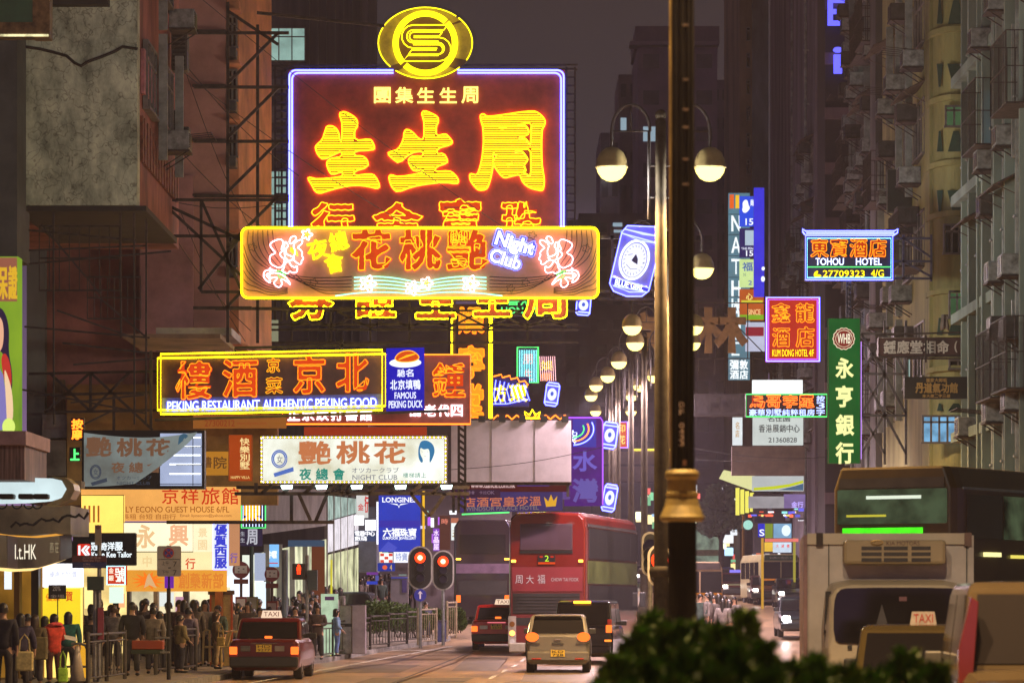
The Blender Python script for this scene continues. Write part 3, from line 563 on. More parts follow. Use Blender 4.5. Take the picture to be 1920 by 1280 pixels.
S = boxsign('square hotel neon sign glowing orange inside a violet blue border, four characters', (1436, 557, 1537, 678), 107, (176, 44, 30), [(c, r, AMB, 'n') for c, r in (('鑫', (1447, 569, 1481, 604)), ('龍', (1492, 569, 1526, 604)), ('酒', (1448, 615, 1480, 650)), ('店', (1493, 613, 1526, 650)))]+[('KUM DONG HOTEL 4/F', (1448, 655, 1526, 668), YEL2)], BLU, name='neon_sign', neonb=1.7, bold=.0)  # orange neon glow put into a self-lit panel
S.tubes('neon_inner_border', emi('neon_violet', (.4, .1, 1), 2), [rect(1441, 562, 1532, 673)], .8, .05)
S = boxsign('tall green bank sign with a round red emblem above cream characters', (1553, 597, 1613, 868), 86, (18, 96, 40), [(c, r, (238, 238, 160)) for c, r in (('永', (1568, 672, 1599, 708)), ('亨', (1568, 724, 1598, 762)), ('銀', (1568, 778, 1600, 815)), ('行', (1568, 830, 1599, 868)))], frame=(70, 74, 72), s=.75, mottle=.3, bold=.035)
wv = lambda r: [(1582+r*(1+.035*math.cos(14*R(t)))*math.cos(R(t)), 635+r*(1+.035*math.cos(14*R(t)))*math.sin(R(t))) for t in range(0, 360, 5)]
S.slab('emblem', lit(238, 222, 190, .9), wv(20.5), .02, .03); S.slab('emblem_disc', lit(120, 40, 30, .9), wv(19), .02, .045); S.tubes('emblem_ring', lit(238, 222, 190, .9), [oval(1582, 635, 15.5, 15.5, 30)], .6, .06, True, 4)
S.letters('emblem_letters', lit(240, 232, 205, 1), [('WHB', (1570, 626, 1594, 644))], .06, .01, .01)
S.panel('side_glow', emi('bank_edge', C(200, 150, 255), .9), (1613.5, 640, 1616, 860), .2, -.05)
S.bars('support_lattice', mat('grey_truss', (.10, .095, .10), .6, .3, .4, 5), [((1616, y), (1700, y)) for y in (625, 700, 778)]+[((1616, 625+75*i), (1660, 700+75*i)) for i in range(3)]+[((1660, 625+75*i), (1616, 700+75*i)) for i in range(3)]+[((1660, 625+75*i), (1700, 700+75*i)) for i in range(3)]+[((1660, 600), (1660, 870)), ((1700, 600), (1700, 870))], .045, -.15)
boxsign('brown fortune teller sign with white characters hung below a lattice', (1647, 633, 1803, 668), 80.6, ('p', 70, 45, 42), [(c, r, (200, 195, 185), 'd') for c, r in s1('鍾應堂相命', 1656, 639, 1780, 662)]+[('(', (1790, 640, 1794, 660), (200, 195, 185), 'd')], frame=(90, 80, 72), bold=.03).bars('support_lattice', STEEL, [((1640, 628), (1830, 622)), ((1735, 628, .1), (1735, 680, .1)), ((1700, 672), (1830, 672)), ((1640, 670), (1820, 666))], .03)
boxsign('black kung fu school sign with gold brushed characters', (1696, 706, 1818, 747), 80.2, ('p', 22, 24, 22), [(c, r, (170, 140, 80), 'd') for c, r in s1('丹道氣功館', 1716, 718, 1796, 736)+s1('道家大師班', 1736, 709, 1776, 716)+s1('本大廈二字三樓', 1729, 739, 1782, 745)], bold=.035)
boxsign('green bordered rental sign with small orange and blue neon characters', (1398, 738, 1551, 782), 112, ('p', 30, 14, 18), [(c, r, emi('neon_orange_red', (1, .15, .02), 3), 'n') for c, r in s1('馬哥孛羅', 1404, 741, 1528, 764)]+[(c, r, emi('neon_pale_blue', (.4, .5, 1), 1.8)) for c, r in s1('豪華別墅純粹租房', 1404, 767, 1528, 779)+s1('按3字', 1531, 741, 1546, 779, vert=True)], GRN, name='neon_sign', neonb=1.1)
boxsign('white property centre sign with black characters above a blank brown board', (1412, 782, 1506, 834), 114, (196, 204, 200), [(c, r, (70, 75, 75)) for c, r in s1('香港展銷中心', 1422, 796, 1500, 810)+s1('名佳園', 1438, 779, 1482, 790)]+[('21360828', (1441, 820, 1494, 829), (75, 80, 80))], s=.95)
boxsign('blank brown grey board hanging between two white signs', (1372, 836, 1509, 891), 113, ('p', 108, 92, 86), name='billboard')
S = boxsign('white lightbox with a lime and blue swoosh', (1411, 892, 1507, 920), 115, (190, 196, 196), s=.8)
S.slab('swoosh', lit(190, 200, 30, .9), [(1413, 914), (1450, 911), (1480, 907), (1506, 900), (1506, 905), (1480, 912), (1450, 917), (1413, 919)], .02, .02); S.slab('swoosh_shade', lit(70, 100, 130, .8), [(1460, 918), (1490, 911), (1506, 906), (1506, 919)], .02, .022)
boxsign('bright white strip of light above the green bordered sign', (1411, 712, 1505, 737), 118, (225, 232, 232), s=1.3)
boxsign('narrow white lit sign at the left of the property sign', (1374, 782, 1392, 834), 122, (205, 212, 214), [(c, r, (180, 150, 110)) for c, r in s1('名店', 1379, 790, 1386, 820, vert=True)], s=1.1)
NS = boxsign('tall pale blue hotel sign with white letters stacked down its length', (1366, 362, 1406, 712), 172, (70, 104, 118), [(c, (1372, 405+i*40.5, 1388, 433+i*40.5), (235, 246, 250)) for i, c in enumerate('NATHAN')]+[(c, (1372, 560+i*22, 1386, 578+i*22), (225, 240, 246)) for i, c in enumerate('HOTEL')]+[(c, r, (240, 250, 255)) for c, r in (('彌', (1369, 675, 1385, 692)), ('敦', (1387, 675, 1402, 692)), ('酒', (1369, 694, 1385, 710)), ('店', (1387, 694, 1402, 710)))], s=1.3, mottle=.3, bold=.03)
NS.panel('orange_stripe', lit(226, 96, 30, .9), (1368, 365, 1376, 391), .02, .04); NS.panel('yellow_stripe', lit(240, 190, 40, .9), (1379, 366, 1386, 391), .02, .04)
NS.bars('joint', paint(60, 80, 90), [((1366, y), (1406, y)) for y in (402, 440, 480, 520, 556, 600, 640, 672)], .02, .05)
b_ = boxsign('upper blue lightbox with a white clover', (1387, 368, 1413, 424), 160, (36, 70, 205), [('15', (1398, 410, 1412, 422), (240, 245, 255)), ('商', (1407, 374, 1413, 386), (235, 240, 255))], s=1.1)
b_.slab('clover', lit(245, 248, 255), chaikin([(1392, 380), (1397, 374), (1402, 376), (1403, 384), (1407, 390), (1401, 398), (1395, 400), (1391, 394), (1393, 388)], True, 2), .02, .02)
b_ = boxsign('dark blue lightbox with a grey picture card', (1387, 428, 1413, 482), 160, (40, 34, 92), [('15', (1399, 470, 1412, 480), (240, 245, 255)), ('THE PEN', (1390, 464, 1412, 468), (225, 230, 250))], s=.9)
b_.panel('picture_card', lit(170, 190, 205, .9), (1397, 432, 1413, 460), .02, .02)
b_ = boxsign('pale green lightbox with blue lettering', (1387, 486, 1413, 538), 160, (200, 225, 150), [('福', (1392, 492, 1411, 508), (60, 90, 160)), ('2', (1403, 526, 1410, 534), (60, 90, 160)), ('N', (1394, 512, 1398, 518), (120, 150, 120))], s=.95)
b_ = boxsign('orange brown lightbox with a green strip', (1387, 542, 1432, 600), 158, (178, 84, 30), [('心', (1399, 550, 1411, 562), (245, 220, 120)), ('SINCE', (1402, 580, 1426, 590), (235, 190, 130))], s=.9)
b_.panel('green_strip', lit(120, 165, 30, .9), (1387, 590, 1432, 599), .02, .02); b_.panel('yellow_strip', lit(200, 190, 50, .9), (1390, 563, 1430, 567), .02, .02)
boxsign('tall plain royal blue sign beside the hotel column', (1414, 352, 1433, 556), 156, (52, 48, 205), [('●', (1428, 500, 1434, 507), (240, 245, 255)), ('●', (1427, 518, 1434, 528), (240, 245, 255))], s=1.0, mottle=.2)
boxsign('pale white lightbox with a dark red band', (1398, 604, 1434, 658), 157, (186, 190, 214), s=.9).panel('red_band', lit(140, 30, 50, .8), (1398, 613, 1432, 630), .02, .02)
S = Sign('channel_letters', 'blue channel letters high on the dark recessed tower', (1548, 0, 1584, 137), 139.6)
S.letters('letters', emi('letter_blue', (.10, .10, 1), 1.6), [('E', (1553, -2, 1583, 47)), ('i', (1563, 90, 1579, 137))], .1, .2, .02)
boxsign('small dark blank sign board mounted high on the right facade', (1664, 318, 1750, 398), 90, ('p', 40, 44, 40), [(c, r, (30, 30, 30), 'd') for c, r in s1('永安大', 1676, 326, 1746, 360)], frame=(95, 100, 90), bold=.03).bars('support_lattice', STEEL, [((1750, 338), (1790, 340)), ((1750, 388), (1790, 390)), ((1768, 338), (1780, 390)), ((1790, 280), (1776, 340)), ((1790, 280), (1790, 390))], .025)
boxsign('small dull hotel name board on the yellow corner building', (1769, 482, 1822, 520), 84.0, ('p', 150, 146, 128), [('TOHOU HOTEL', (1772, 484, 1820, 497), (60, 60, 64), 'd'), ('27709323', (1778, 505, 1819, 516), (60, 60, 64), 'd')], t=.06, bold=.01)
boxsign('glowing orange and purple screen behind the bank sign truss', (1640, 732, 1672, 766), 104, (235, 70, 28), [('●', (1642, 735, 1650, 742), (160, 90, 240)), ('●', (1660, 733, 1671, 740), (190, 110, 250)), ('●', (1650, 758, 1660, 765), (90, 90, 250))], s=.9, mottle=.5)
# far right street level
FR = [('lit blue shop sign with a white S curve far down the street', (1422, 981, 1434, 1006), (30, 40, 190), [('S', (1424, 992, 1433, 1004), (240, 244, 255))]),
      ('small green shop panel far down the street', (1435, 981, 1449, 1008), (120, 140, 40), []),
      ('large blue white portrait lightbox far down the street', (1451, 981, 1484, 1008), (120, 165, 200), [('●', (1466, 984, 1482, 1004), (220, 238, 250))]),
      ('far thin strip of pale red light', (1435, 1009, 1497, 1015), (230, 120, 110), []),
      ('pale far shop board with three red marks', (1450, 1016, 1484, 1035), (205, 222, 240), [(c, (1455+i*10, 1020, 1460+i*10, 1026), (220, 90, 90)) for i, c in enumerate('大減價')]),
      ('far yellow and red shop board', (1434, 1016, 1449, 1033), (235, 190, 60), []),
      ('dark narrow far fascia above the blue S sign', (1415, 968, 1447, 979), (30, 26, 40), []),
      ('wide silver reflective fascia under the swoosh lightbox', (1404, 930, 1470, 952), (150, 146, 150), []),
      ('violet far sign at the end of the silver fascia', (1470, 926, 1510, 952), (120, 100, 150), [('金行', (1484, 940, 1506, 951), (190, 170, 255))])]
for i, (lb, rc, bgc, tx) in enumerate(FR): boxsign(lb, rc, 150+i*.5, bgc, tx, s=1.0, mottle=.35)
S = boxsign('round pale green clock faced sign far down the street', (1393, 975, 1412, 992), 149, ('p', 40, 44, 40), name='round_sign'); S.slab('disc', lit(150, 205, 190, 1.0), oval(1402.5, 983.5, 9, 9, 24), .1, .05)
# ---- centre
S = boxsign('purple vertical bay sign with grey brushed characters', (1058, 780, 1131, 948), 112, (96, 30, 150), [('水', (1075, 846, 1118, 882), (96, 84, 180)), ('灣', (1075, 898, 1120, 940), (88, 76, 150)), ('道', (1048, 905, 1068, 935), (80, 60, 120))], s=.55, mottle=.35, bold=.035)
S.slab('rainbow_panel', emi('deep_blue_panel', (.06, .05, .5), .6), rect(1074, 786, 1118, 838), .02, .02)
for r_, mm in ((30, BLU), (23, emi('neon_red_orange', (1, .17, .012), 3.6)), (16, GRN)): S.tubes('neon_rainbow', mm, [oval(1074, 804, r_*1.3, r_, 16, -25, 88)], 1.2, .07, False)
S.tubes('neon_frame', emi('neon_purple', (.35, .08, .9), 1.6), [[(1060, 783), (1126, 783), (1130, 790), (1130, 946)]], 1.4, .06, False)
S.letters('ladder_letters', WHT, strip('LUCKY', 1073, 806, 1082, 832, vert=True), .06, .02)
S = boxsign('faded violet palace hotel sign with a golden crown and a green tube below', (861, 921, 1055, 958), 99, (72, 56, 118), [(c, r, (178, 100, 70)) for c, r in s1('店酒宮皇莎溫', 868, 931, 1016, 948)]+[('WINDSOR PALACE HOTEL', (873, 948, 1010, 956), (110, 100, 100))], tilt=-.02, s=.6, mottle=.3, bold=.02)
S.slab('crown', lit(215, 160, 40, .9), [(1024, 951), (1020, 932), (1028, 941), (1033, 928), (1038, 940), (1045, 931), (1042, 950)], .02, .03); S.tubes('neon_underline', GRN, [[(866, 962), (955, 960)]], 1.3, .05, False)
boxsign('dark red web address board below the blank billboard', (872, 900, 1066, 921), 97.5, (92, 26, 30), [('www.dance.com.hk', (883, 904, 966, 914), (205, 170, 170))], s=.5).panel('violet_bar', lit(72, 50, 130, .8), (970, 905, 1030, 911), .02, .02)
boxsign('thin purple board with small pale letters beside the web address board', (846, 917, 938, 932), 96.8, (64, 34, 62), [(c, r, (120, 96, 120)) for c, r in s1('夜總會 卡拉OK', 868, 920, 928, 926)], s=.6, bold=0)
# neon cluster far behind
S = boxsign('green framed striped neon sign with two red characters, far behind', (969, 650, 1010, 718), 150, ('p', 20, 30, 70), [('朋', (981, 664, 998, 682), (230, 90, 50)), ('生', (983, 692, 998, 712), (230, 90, 50))], GRN, name='neon_sign', neonb=1.6)
S.tubes('neon_stripes', CYA, [[(974+i*3.2, 656), (974+i*3.2, 716)] for i in range(11)], .5, .04, False, 4)
S = boxsign('candy striped pink and yellow neon sign, far behind', (1010, 667, 1040, 716), 152, ('p', 60, 20, 50), [('娛', (1014, 676, 1036, 694), (250, 210, 30)), ('樂', (1014, 698, 1036, 714), (250, 140, 30))], name='neon_sign')
S.tubes('neon_stripes', PNK, [[(1012+i*4, 668), (1014+i*4, 714)] for i in range(8)], .6, .04, False, 4)
S = boxsign('blue wave neon sign with two yellow characters and an orange flame edge', (922, 706, 992, 762), 140, ('p', 24, 24, 110), [('方', (927, 722, 949, 752), YEL2), ('東', (955, 720, 988, 752), YEL2)], name='neon_sign', bold=.04)
S.tubes('neon_ray', BLU, [[(930+i*9, 758-i), (926+i*8, 740-i*3), (930+i*8, 712+i*2)] for i in range(8)]+[[(922, 757), (950, 757), (990, 748)]], .9, .06, False)
S.tubes('neon_flame', emi('neon_red_orange', (1, .17, .012), 3.6), [[(924, 706), (940, 702), (942, 708), (956, 704), (958, 711), (970, 708), (974, 716), (984, 714), (990, 722)]], 1.3, .08, False)
S = boxsign('orange flame and crown neon trimming above the billboard', (922, 776, 1068, 788), 130, ('p', 40, 14, 16), name='neon_sign')
S.tubes('neon_flame', emi('neon_red_orange', (1, .17, .012), 3.6), [[(924+i*9, 786-(i % 2)*8), (933+i*9, 786-((i+1) % 2)*8)] for i in range(16)], 1.2, .08, False); S.tubes('neon_crown', YEL, [[(986, 784), (984, 772), (993, 778), (998, 768), (1004, 778), (1012, 772), (1010, 784)]], 1.2, .1)
def can_sign(label, x0, y0, x1, y1, d, a):
    rc = (x0, y0, x1, y1); S = Sign('neon_sign', label, rc, d, 'sign', 'small neon beer cans down the street'); w, h = x1-x0, y1-y0; cx, cy = (x0+x1)/2, (y0+y1)/2
    def q(u, v): x, y = u*w/2*.8, v*h/2*.93; return (cx+x*math.cos(R(a))-y*math.sin(R(a)), cy+x*math.sin(R(a))+y*math.cos(R(a)))
    out = [q(-.75, -1), (q(.75, -1)), q(1, -.8), q(1, .8), q(.75, 1), q(-.75, 1), q(-1, .8), q(-1, -.8)]
    S.slab('can', mat('can_deep_blue', (.08, .10, .55), .4), out, .1); S.tubes('neon_outline', BLU, [out, [q(-1, -.75), q(1, -.75)], [q(-1, .72), q(1, .72)]], max(.9, w*.045), .06)
    S.slab('can_label', lit(215, 225, 255, 1.2), [q(.72*math.cos(R(t)), .55*math.sin(R(t))) for t in range(0, 360, 20)], .02, .04); S.slab('label_spot', lit(70, 90, 200), [q(.25*math.cos(R(t)), .2*math.sin(R(t))-.05) for t in range(0, 360, 30)], .02, .06)
can_sign('neon beer can beside the candy striped sign', 1020, 716, 1050, 762, 151, 8); can_sign('neon beer can right of the rainbow panel', 1126, 790, 1160, 842, 125, 8); can_sign('neon beer can at the foot of the purple bay sign', 1128, 906, 1158, 960, 128, 10); can_sign('neon beer can just under the night club sign', 1078, 552, 1110, 592, 135, 5)
boxsign('green neon script glowing behind the hanging yellow characters', (935, 552, 1062, 592), 122, ('p', 10, 30, 20), [('HONG KONG', (940, 576, 1056, 588), GRN), ('香港', (950, 556, 1000, 572), GRN)], name='neon_sign')
boxsign('orange and blue lit sign left of the lamp row', (1158, 790, 1178, 840), 145, (226, 90, 40), [('印', (1160, 796, 1172, 810), (250, 220, 120)), ('花', (1160, 816, 1172, 832), (250, 220, 120))], BLU, s=.8)
S = Sign('channel_letters', 'dull ochre unlit characters hung across a frame behind the dark post', (1180, 582, 1396, 660), 142)
S.letters('letters', mat('ochre_plate', (.32, .19, .06), .6, 0, .3, 2), [('京', (1182, 588, 1236, 658)), ('林', (1304, 580, 1398, 658))], .05, .15, .05)
S.bars('support_lattice', STEEL, [((1180, 568), (1440, 568)), ((1180, 672), (1440, 672)), ((1402, 568), (1402, 672)), ((1340, 568), (1340, 700)), ((1310, 568), (1310, 700)), ((1340, 568), (1440, 670))], .03)
boxsign('dark carved board with faint dull characters right of the dark post', (1302, 738, 1400, 780), 130, ('p', 50, 44, 48), [(c, r, (62, 58, 62), 'd') for c, r in s1('公慶戲院', 1306, 742, 1396, 776)], bold=.05)
# longines style blue banner and its neighbours
S = boxsign('tall royal blue jewellery banner with white lettering', (710, 926, 788, 1034), 125, (40, 58, 176), [('LONGINES', (717, 932, 780, 941), (245, 246, 255)), ('LUKFOOK JEWELLERY', (718, 1006, 780, 1012), (240, 244, 255))]+[(c, r, (248, 250, 255)) for c, r in s1('六福珠寶', 718, 990, 781, 1005, .05)], s=.95, mottle=.15, bold=.035)
S.slab('emblem_wing', lit(240, 244, 255), [(730, 943), (745, 944), (748, 949), (751, 944), (766, 943), (750, 947), (748, 952), (746, 947)], .02, .03); S.panel('light_edge', emi('white_edge', (.9, .9, 1), 1.4), (706, 940, 709, 1020), .2, -.02)
S.slab('folded_pattern', lit(70, 80, 190, .9), [(712, 1032), (728, 1014), (745, 1026), (738, 1034)], .02, .03); S.panel('lower_half', lit(52, 46, 160, .9), (711, 975, 787, 988), .005, .004)
boxsign('yellow pole like lit column beside the blue banner', (792, 920, 796, 1024), 124, (236, 180, 40), s=1.0)
boxsign('white and red shop lightbox with red vertical lettering', (668, 926, 690, 970), 128, (214, 214, 210), [('金', (671, 944, 682, 956), (190, 40, 40)), ('行', (684, 930, 690, 960), (190, 40, 40))], s=.9)
boxsign('upper overexposed white lightbox stack over the side street', (664, 966, 682, 984), 127, (245, 245, 250), s=1.6); boxsign('lower overexposed white lightbox stack over the side street', (685, 974, 704, 998), 127, (245, 246, 255), s=1.7)
boxsign('white lettered strip sign under the overexposed boxes', (664, 994, 704, 1014), 126.5, (60, 74, 110), [(c, r, (250, 250, 255)) for c, r in s1('電器中心', 665, 995, 703, 1004, .04)+s1('數碼', 665, 1005, 688, 1013, .04)], s=.8, bold=.04)
S = boxsign('checked red and white lightbox low behind the red signals', (712, 1036, 736, 1054), 128, (238, 238, 236), s=1.1)
for i, j in ((0, 0), (2, 0), (1, 1), (0, 2), (2, 2)): S.panel('red_check', lit(205, 60, 40), (713+i*8, 1037+j*6, 720+i*8, 1042+j*6), .02, .02)
boxsign('blue rail sign with an orange badge under the checked lightbox', (708, 1055, 740, 1070), 118, (38, 60, 165), [('●', (717, 1059, 726, 1067), (210, 90, 50)), ('4', (731, 1058, 735, 1068), (190, 160, 90))], s=.7)
boxsign('bright white shop front board low behind the signals', (738, 1030, 770, 1054), 130, (232, 234, 246), [('特賣', (742, 1036, 764, 1050), (150, 160, 200))], s=1.2)
boxsign('purple neon column of stacked characters right of the blue banner', (812, 990, 824, 1032), 135, (130, 60, 190), [(c, r, (250, 225, 255)) for c, r in s1('水晶屋', 813, 992, 823, 1031, vert=True)], s=.9)
boxsign('brown poster board above the right red signal', (824, 966, 844, 1030), 132, (110, 64, 54), [('時', (828, 972, 840, 982), (210, 120, 100))], s=.5)
boxsign('overexposed white shop sign beside the dim maroon bus', (846, 980, 872, 1012), 134, (220, 226, 224), [('五金', (848, 992, 870, 1006), (150, 120, 60))], s=1.1)
# ---- left side of the street
boxsign('orange guest house sign with red characters and brown lettering', (152, 912, 450, 976), 84, (238, 168, 86), [(c, r, (190, 50, 22)) for c, r in (('京', (304, 915, 334, 944)), ('祥', (340, 915, 372, 944)), ('旅', (378, 914, 412, 945)), ('館', (416, 914, 447, 945)))]+[('LY ECONO GUEST HOUSE 6/FL', (236, 949, 430, 960), (150, 84, 26)), ('長租 台短 自由行', (230, 963, 330, 973), (160, 96, 40)), ('Email: liyoecono@yahoo.com', (338, 963, 434, 970), (160, 100, 50))], s=.95, mottle=.2, bold=.01)
boxsign('glowing yellow lit sign with a dark frame left of the guest house sign', (152, 928, 232, 1000), 83, (255, 206, 96), [('||||', (158, 948, 186, 978), (150, 90, 30))], s=1.3, frame=(40, 30, 20))
boxsign('overexposed cream lightbox with two faint brown characters', (232, 979, 362, 1034), 82.6, (250, 236, 196), [('永', (256, 984, 290, 1026), (222, 180, 130)), ('興', (318, 984, 352, 1022), (228, 170, 128))], s=1.15, frame=(80, 60, 50), bold=.03)
boxsign('cream lightbox with a round faint seal', (362, 980, 400, 1034), 82.8, (248, 232, 190), [('景', (372, 990, 388, 1006), (228, 200, 150)), ('園', (372, 1012, 388, 1030), (228, 200, 150))], s=1.05)
boxsign('lower cream lightbox strip with faint red characters', (232, 1034, 400, 1068), 82.7, (246, 226, 168), [('中', (268, 1042, 284, 1062), (225, 195, 140)), ('行', (348, 1046, 366, 1066), (205, 70, 40))], s=1.0)
boxsign('tall blue edged neon sign with white and blue characters', (400, 978, 428, 1068), 82.2, (225, 228, 250), [(c, r, (52, 60, 190)) for c, r in s1('優質西服', 403, 982, 425, 1065, .1, True)], BLU, s=1.0, bold=.05, name='neon_sign', neonb=1.1)
boxsign('pink beige vertical board right of the blue edged sign', (428, 978, 448, 1060), 82.4, (214, 150, 106), [(c, r, (110, 80, 150)) for c, r in s1('行', 431, 1036, 446, 1054)], s=.7)
S = boxsign('long orange banner with brown characters over the bus queue', (236, 1068, 424, 1108), 81.5, (238, 160, 56), [(c, r, (206, 118, 44)) for c, r in s1('創藥新部', 334, 1074, 420, 1102)], s=.85)
S.slab('sun_burst', lit(245, 120, 30, .9), [(278+(20 if i % 2 else 9)*math.cos(R(i*15))*1.7, 1088+(18 if i % 2 else 8)*math.sin(R(i*15))) for i in range(24)], .02, .02); S.slab('figure', lit(214, 170, 120, .9), [(270, 1102), (276, 1080), (280, 1074), (284, 1082), (294, 1102), (280, 1096)], .02, .03)
S = boxsign('black tailor sign with a red K emblem and white lettering', (137, 999, 254, 1059), 72, (22, 20, 20), [(c, r, (235, 245, 250)) for c, r in (('冠', (171, 1017, 184, 1031)), ('奇', (189, 1017, 201, 1031)), ('洋', (202, 1016, 215, 1031)), ('服', (216, 1016, 230, 1031)))]+[('Kwan Kee Tailor', (172, 1034, 247, 1044), (235, 245, 250))], s=.8, frame=(70, 62, 54), bold=.03)
S.slab('emblem', lit(196, 42, 26), rrect(145, 1019, 170, 1043, 4), .02, .02); S.slab('emblem_letter', lit(235, 245, 250), [(147, 1022), (151, 1022), (151, 1040), (147, 1040)], .02, .03)
S.slab('emblem_chevron', lit(235, 245, 250), [(152, 1031), (160, 1022), (165, 1022), (157, 1031), (165, 1041), (160, 1041)], .02, .03); S.slab('emblem_chevron', lit(235, 245, 250), [(159, 1031), (166, 1023), (169, 1024), (164, 1031), (169, 1039), (166, 1041)], .02, .03)
S = Sign('lightbox_sign', 'curved portrait lightbox of a long haired woman on a green ground at the picture edge', (-40, 481, 34, 806), 60)
S.panel('panel', emi('portrait_green', C(140, 168, 40), .95, True, .45, .35, C(70, 110, 40)), (-40, 481, 34, 806), .5)
S.panel('upper_field', emi('portrait_top', C(150, 90, 70), .8), (-40, 483, 32, 565), .01, .005)
S.letters('characters', lit(205, 160, 40), [('保', (-8, 500, 14, 560)), ('證', (17, 500, 32, 560))], .03, .01, .02)
S.slab('hair', lit(40, 28, 52), chaikin([(-20, 580), (0, 574), (12, 590), (18, 620), (16, 660), (24, 700), (22, 740), (14, 720), (10, 660), (-20, 650)], True, 2), .02, .03); S.slab('face', lit(215, 160, 130), chaikin([(-10, 590), (4, 596), (8, 620), (6, 650), (-2, 662), (-12, 660)], True, 2), .02, .045)
S.slab('red_hair', lit(176, 48, 40), chaikin([(2, 668), (12, 660), (22, 690), (22, 730), (12, 726), (6, 700)], True, 2), .02, .05); S.slab('arm', lit(224, 190, 150), chaikin([(8, 690), (14, 700), (24, 734), (26, 790), (14, 800), (12, 750)], True, 2), .02, .055); S.slab('blouse', lit(120, 110, 170), chaikin([(-20, 680), (4, 690), (12, 740), (14, 806), (-20, 806)], True, 1), .02, .04)
S.slab('label_badge', lit(205, 225, 110), oval(17, 800, 12, 16, 20), .02, .06)
S = Sign('lightbox_sign', 'green panel in a tarnished brass frame at the top left corner', (-60, -40, 95, 72), 55)
S.panel('panel', mat('green_board', (.035, .12, .05), .5, 0, .2), (-60, -40, 62, 43), .1, .0)
BRS = mat('tarnished_brass', (.22, .13, .05), .45, .5, .5, 6)
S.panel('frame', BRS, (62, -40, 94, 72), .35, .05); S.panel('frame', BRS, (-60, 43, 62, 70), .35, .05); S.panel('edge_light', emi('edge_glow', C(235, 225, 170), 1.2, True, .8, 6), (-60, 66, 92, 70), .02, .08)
boxsign('ochre book house board with black characters behind the torn lightbox', (384, 846, 428, 890), 86, (196, 130, 40), [('書', (384, 856, 397, 876), (90, 56, 26)), ('院', (401, 856, 425, 878), (90, 56, 26))], s=.7)
boxsign('dull orange phone number board under the restaurant sign', (362, 776, 536, 802), 87.5, (168, 100, 42), [('27300212', (384, 787, 440, 799), (120, 44, 16)), ('www.citycono.com', (444, 790, 500, 798), (130, 60, 24)), ('FOR TOURIST ONLY', (376, 777, 520, 784), (130, 60, 24))], s=.6, bold=.01)
S = boxsign('small vertical orange sign with pale characters', (429, 815, 472, 901), 85, (176, 70, 22), [(c, r, (236, 206, 140)) for c, r in s1('快樂別墅', 450, 820, 468, 880, .12, True)]+[('HAPPY VILLA', (433, 892, 468, 897), (220, 180, 110))], s=.75, frame=(200, 110, 50), bold=.02)
boxsign('red panel strip behind the top edge of the white lightbox', (570, 800, 800, 816), 88, (176, 58, 30), s=.6)
S = boxsign('green edged blue striped neon sign with one yellow character', (452, 922, 499, 990), 92, ('p', 30, 36, 90), [('東', (456, 936, 490, 978), AMB)], GRN, name='neon_sign', neonb=1.3, bold=.04)
S.tubes('neon_stripes', emi('neon_pale_stripe', (.6, .7, 1), 2.2), [[(456+i*6, 925), (456+i*6, 987)] for i in range(8)], .7, .03, False, 4)
boxsign('dark slate board with grey characters under the striped neon sign', (449, 988, 491, 1023), 92.5, (46, 38, 62), [('周', (463, 992, 482, 1020), (172, 172, 182)), ('生', (451, 996, 459, 1004), (150, 150, 160)), ('生', (451, 1008, 459, 1016), (150, 150, 160))], s=.8)
boxsign('light blue tilted photo shop sign with white lettering', (497, 1020, 522, 1062), 100, (120, 180, 235), [('沖曬', (500, 1032, 519, 1046), (250, 252, 255))], s=1.1).panel('red_rule', lit(190, 60, 60), (498, 1054, 521, 1056), .02, .02)
boxsign('glowing red marquee in the open lattice below the white lightbox', (512, 926, 546, 976), 110, (232, 76, 34), [('★', (518, 930, 540, 950), (255, 150, 60))], s=.95, mottle=.6)
boxsign('white lit shop board above the left queue', (80, 1056, 154, 1100), 71, (244, 246, 255), [(c, r, (205, 208, 226)) for c, r in s1('優惠大特價', 92, 1070, 144, 1082)], s=1.5)
boxsign('yellow sale poster lit from behind in the left shop', (80, 1103, 148, 1180), 71.3, (236, 204, 40), [('賀', (124, 1108, 136, 1126), (196, 70, 30)), ('優惠', (86, 1112, 112, 1126), (220, 120, 30))], s=1.05)
boxsign('small red and cream shop sign with white characters beside the tailor', (200, 1060, 236, 1096), 76, (206, 60, 26), [('號', (216, 1064, 234, 1090), (250, 245, 235)), ('金', (204, 1064, 213, 1074), (250, 235, 210)), ('銀', (204, 1078, 213, 1088), (250, 235, 210))], CYA, s=.9)
boxsign('small glowing orange red neon characters beside the grey cabinet', (133, 783, 157, 826), 79, ('p', 40, 14, 10), [(c, r, emi('neon_red_orange', (1, .17, .012), 3.6)) for c, r in s1('按摩', 135, 785, 155, 824, .1, True)], name='neon_sign', bold=.04)
boxsign('tiny green neon mark beside the torn lightbox', (130, 838, 150, 864), 79, ('p', 12, 30, 20), [('上', (133, 842, 148, 862), GRN)], name='neon_sign', bold=.05)
boxsign('small salmon board under the blue edged neon sign', (404, 1062, 424, 1072), 84, (226, 150, 80), s=.6)
S = boxsign('pale lit shop screen behind the queue, right of the no stopping sign', (350, 1105, 404, 1150), 90, (214, 232, 222), (), s=1.2)
